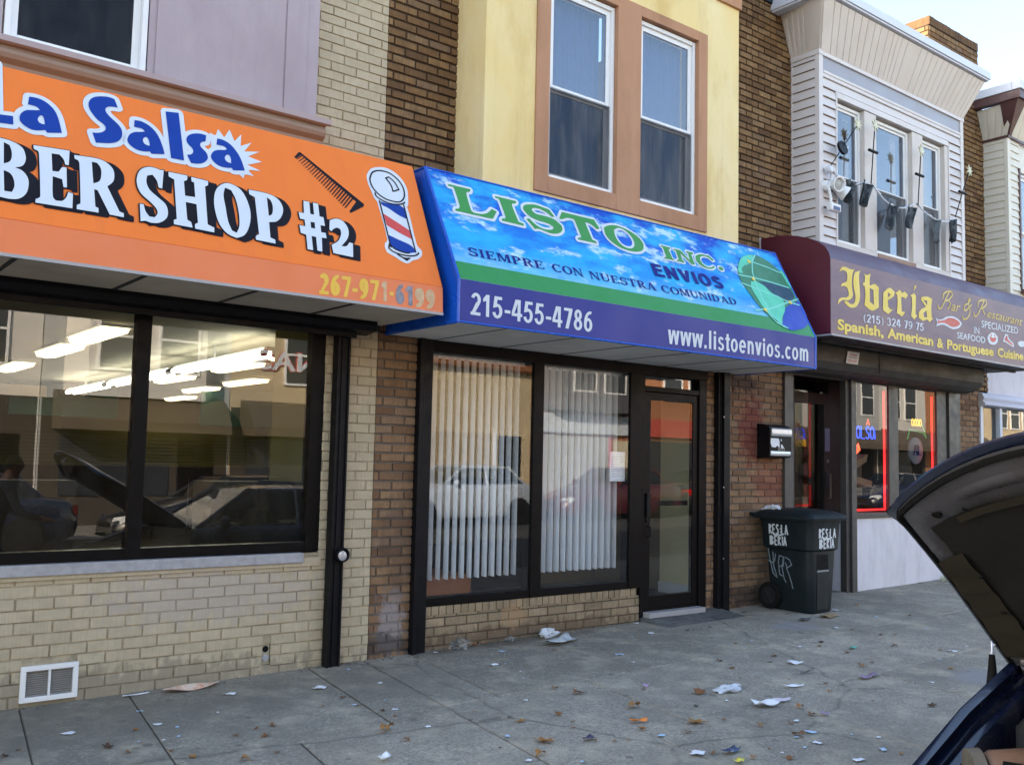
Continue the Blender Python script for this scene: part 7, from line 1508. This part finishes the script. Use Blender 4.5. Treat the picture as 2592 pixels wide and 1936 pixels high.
E_ = [('pel', 'waist'), ('waist', 'chest'), ('chest', 'neckb'), ('neckb', 'neck'), ('neck', 'head'), ('head', 'crown')]
for n in 'lr': E_ += [('pel', 'hip' + n), ('hip' + n, 'knee' + n), ('knee' + n, 'ank' + n), ('ank' + n, 'toe' + n), ('neckb', 'sh' + n), ('sh' + n, 'el' + n), ('el' + n, 'wr' + n), ('wr' + n, 'palm' + n)]
for s, n in ((1, 'l'), (-1, 'r')):
    for k in range(4): jn('f%d' % k + n, .60, .19 * s + (k - 1.5) * .019, 1.03, .009); jn('g%d' % k + n, .635 - .008 * abs(k - 1.3), .19 * s + (k - 1.5) * .021, 1.005, .0085); E_ += [('palm' + n, 'f%d' % k + n), ('f%d' % k + n, 'g%d' % k + n)]
    jn('t0' + n, .55, .19 * s - .045 * s, 1.02, .011); jn('t1' + n, .585, .19 * s - .058 * s, 1.01, .009); E_ += [('palm' + n, 't0' + n), ('t0' + n, 't1' + n)]
jn('nose', .305, 0, 1.635, .016); E_.append(('head', 'nose'))
for s, n in ((1, 'l'), (-1, 'r')): jn('ear' + n, .195, .10 * s, 1.64, .018); E_.append(('head', 'ear' + n))
ks = list(J); me = bpy.data.meshes.new('body'); me.from_pydata([Vector(J[k][0]) - Vector((gx, gy, gz0)) for k in ks], [(ks.index(a), ks.index(b)) for a, b in E_], [])
ob = bpy.data.objects.new('body', me); COL.objects.link(ob)
sk = ob.modifiers.new('skin', 'SKIN'); lay = me.skin_vertices[0].data if me.skin_vertices else None
if lay is None:
    bpy.context.view_layer.objects.active = ob; me.skin_vertices.new() if hasattr(me.skin_vertices, 'new') else None
    lay = me.skin_vertices[0].data if me.skin_vertices else None
if lay:
    for i, k in enumerate(ks): r_ = J[k][1]; lay[i].radius = (r_ * (1.15 if k in ('chest', 'waist', 'pel') else 1), r_); lay[i].use_root = (k == 'pel')
sb = ob.modifiers.new('sub', 'SUBSURF'); sb.levels = 1; sb.render_levels = 1
dg = bpy.context.evaluated_depsgraph_get(); m2 = bpy.data.meshes.new_from_object(ob.evaluated_get(dg)); ob.modifiers.clear(); ob.data = m2; ob.parent = pe; ROOT[ob.name] = Vector((gx, gy, gz0))
for m_ in (M_skin, M_jacket, M_trouser, M_rubber): m2.materials.append(m_)
for p in m2.polygons:
    c = p.center; p.use_smooth = True
    p.material_index = 3 if c.z < .10 else 2 if c.z < .93 and c.x < .35 else 0 if (c.z > 1.50 or c.x > .45) else 1
def cap_(u, v):
    a, b = u * 2 * math.pi, v * 1.45; return (gx + .195 + .108 * math.cos(a) * math.cos(b) - .012, gy + .100 * math.sin(a) * math.cos(b), gz0 + 1.665 + .105 * math.sin(b) - (.07 if math.cos(a) < -.2 else 0) * (1 - v))
mb = MB(); mb.grid(cap_, 20, 7); mb.build('hair', M_hair, pe, smooth=True, norm=False)
mb = MB()
for s in (1, -1): mb.lathe((gx + .285, gy + .036 * s, gz0 + 1.665), (1, 0, 0), [(0, .012), (.005, .008), (.006, .001)], 10)
mb.build('eye', pm('dark_eye', (.03, .02, .02), .2, .1, 5), pe, smooth=True)
mb = MB(); mb.tube([(gx + .283, gy - .026, gz0 + 1.592), (gx + .293, gy, gz0 + 1.59), (gx + .283, gy + .026, gz0 + 1.592)], .006, 6); mb.build('mouth', pm('lip', (.25, .10, .09), .5, .1, 5), pe, smooth=True)

# ------------------------------------------------------------------ the row across the street: what the windows mirror
def rowhouse(x0, x1, h, wall, label, y=-18.5, wins=2, win_w=.95, shop=None, bay=False, roof=None, sign=None):
    t_ = thing('rowhouse', label, 'house', ((x0 + x1) / 2, y, 0)); zf = 3.3; zb = -.5
    mb = MB(); mb.box(x0 + .01, x1 - .01, y - 9, y - .02, zb, h); mb.build('wall', wall, t_)
    cx = (x0 + x1) / 2; yb = y
    if (shop or {}).get('low'):
        mb = MB(); mb.box(x0 + .05, x1 - .05, y - .10, y - .015, zb, 3.25); mb.build('shop_front', shop['low'], t_)
    if bay:
        yb = y + .6; mb = MB(); mb.extr([(x0 + .5, y - .01, zf), (x1 - .5, y - .01, zf), (x1 - .9, yb, zf), (x0 + .9, yb, zf)], (0, 0, h - zf - .3)); mb.build('bay', bay, t_)
    if h > 5:
        for k in range(wins):
            wx = cx + (k - (wins - 1) / 2) * (win_w + .5); mb = MB(); a, b, c, d = wx - win_w / 2, wx + win_w / 2, 4.0, 5.6
            mb.box(a - .06, b + .06, yb - .02, yb + .04, c - .06, c); mb.box(a - .06, b + .06, yb - .02, yb + .04, d, d + .06); mb.box(a - .06, a, yb - .02, yb + .04, c, d); mb.box(b, b + .06, yb - .02, yb + .04, c, d); mb.box(a, b, yb - .02, yb + .035, (c + d) / 2 - .03, (c + d) / 2 + .03)
            f = mb.build('window', M_white, t_); MB().box(a, b, yb - .01, yb + .012, c, d).build('pane', pm('dark_window_pane', (.03, .035, .045), .08, .1, 2), f)
    mb = MB(); mb.prism([(y - .02, h - .45), (y + .25, h - .4), (y + .45, h + .02), (y + .45, h + .12), (y - .3, h + .14)], x0, x1); mb.build('cornice', roof or M_fascia, t_)
    s = shop or {}
    if s.get('awn'):
        mb = MB(); mb.prism([(y - .01, 3.45), (y + .5, 3.3), (y + .95, 2.7), (y + .95, 2.45), (y - .01, 2.5)], x0 + .3, x1 - .3); mb.build('awning', s['awn'], t_)
    if s.get('awn2'):
        mb = MB(); mb.box(x0 + .2, x1 - .2, y - .01, y + .12, 2.55, 3.2); mb.build('sign_band', s['awn2'], t_)
    if s.get('shut'):
        mb = MB(); z = zb + .55
        while z < 2.4: mb.prism([(y - .01, z), (y + .03, z + .01), (y + .03, z + .06), (y - .01, z + .07)], x0 + .5, x1 - 1.6); z += .075
        mb.build('roller_shutter', s['shut'], t_)
        mb = MB(); mb.box(x0 + .4, x0 + .5, y - .01, y + .06, 0, 2.45); mb.box(x1 - 1.6, x1 - 1.5, y - .01, y + .06, 0, 2.45); mb.build('post', s.get('post', M_white), t_)
    else:
        mb = MB(); mb.box(x0 + .5, x1 - 1.6, y - .01, y + .03, .9, 2.4); mb.build('shop_window', pm('dark_window_pane', (.03, .035, .045), .08, .1, 2), t_)
    mb = MB(); mb.box(x1 - 1.35, x1 - .45, y - .01, y + .04, zb + .4, 2.35); mb.build('door', s.get('door', M_bronze), t_)
    return t_
P_white = pm('sunlit_white_siding', (.64, .62, .58), .6, .06, 1); P_white2 = pm('sunlit_grey_siding', (.42, .43, .43), .6, .06, 1); P_tan = pm('sunlit_tan_stucco', (.52, .42, .28), .85, .1, 1)
P_beige = pm('sunlit_beige_stucco', (.58, .47, .30), .85, .08, 1); P_brick = pm('sunlit_orange_brick', (.40, .17, .08), .85, .2, 3); P_gbay = pm('dark_grey_bay', (.10, .10, .11), .6, .1, 2); P_yel = pm('sunlit_olive_siding', (.42, .38, .20), .7, .08, 2); P_cream = pm('sunlit_cream_wall', (.66, .58, .42), .8, .06, 1)
P_shutw = pm('pale_roller_shutter', (.60, .60, .57), .5, .05, 2); P_shutb = pm('brown_roller_shutter', (.20, .12, .10), .5, .1, 2); P_bl = pm('blue_awning_cloth', (.02, .05, .42), .6, .1, 2); P_ye = pm('yellow_awning_cloth', (.75, .42, .03), .6, .1, 2); P_pur = pm('brown_awning_cloth', (.11, .085, .06), .6, .1, 2)
rowhouse(-9, -4, 6.9, P_cream, 'cream rowhouse across the street farthest to the left')
rowhouse(-4, .6, 6.9, P_brick, 'orange brick rowhouse across the street left of the white sided ones', shop={'awn': P_pur})
P_dk = pm('dark_brown_shop_front', (.05, .04, .03), .7, .2, 1)
rowhouse(.6, 5.3, 6.8, P_white, 'white sided rowhouse across the street with three narrow windows', wins=3, win_w=.7, shop={'shut': P_shutb, 'low': P_dk})
rowhouse(5.3, 10.0, 7.0, P_white2, 'grey sided rowhouse across the street with a white bay', bay=P_white, shop={'awn': P_pur, 'low': P_dk})
nh = rowhouse(10.0, 15.6, 7.0, P_tan, 'tan stucco rowhouse across the street with white red-edged letters', wins=2, shop={'awn': P_pur, 'low': P_dk})
spo = lambda X, t, off: (X, -18.47 + off, 4.9 - t)
for mm, bo, of in ((M_red, .05, .0), (M_letw, .02, .012)):
    mb = MB(); put_text(mb, 'NAS', lambda X, t, off: (12.6 - X, -18.49 + off, 4.85 - t), 0.0, 1.9, .5, .5, .5, .01 + of, bo); mb.build('lettering', mm, nh, norm=False)
rowhouse(15.6, 20.4, 4.9, P_beige, 'low beige stucco garage across the street with brick parapet', roof=P_brick, shop={'shut': P_beige})
rowhouse(20.4, 25.6, 6.9, P_brick, 'brick rowhouse across the street with dark grey bay and white shutters', bay=P_gbay, shop={'awn2': M_letw, 'shut': P_shutw, 'post': M_red, 'door': P_cream})
rowhouse(25.6, 30.8, 6.9, P_brick, 'orange brick rowhouse across the street with a red sign band', shop={'awn2': M_coral})
rowhouse(30.8, 36.4, 6.9, P_yel, 'olive sided rowhouse across the street with a yellow awning', shop={'awn': P_ye})
rowhouse(36.4, 41.6, 6.9, P_cream, 'cream rowhouse across the street next to the yellow awning', bay=P_white2, shop={'awn': P_pur, 'low': P_dk})
rowhouse(41.6, 46.0, 6.9, P_white, 'white rowhouse across the street beside the orange brick one', wins=2, shop={'awn': P_pur, 'low': P_dk})
rowhouse(46.0, 52.0, 6.9, P_brick, 'orange brick rowhouse across the street seen in the far bar window', wins=3, shop={'awn': P_pur})
rowhouse(52.0, 60.0, 6.6, P_tan, 'tan rowhouse across the street farthest to the right', wins=3, shop={'awn2': P_white})
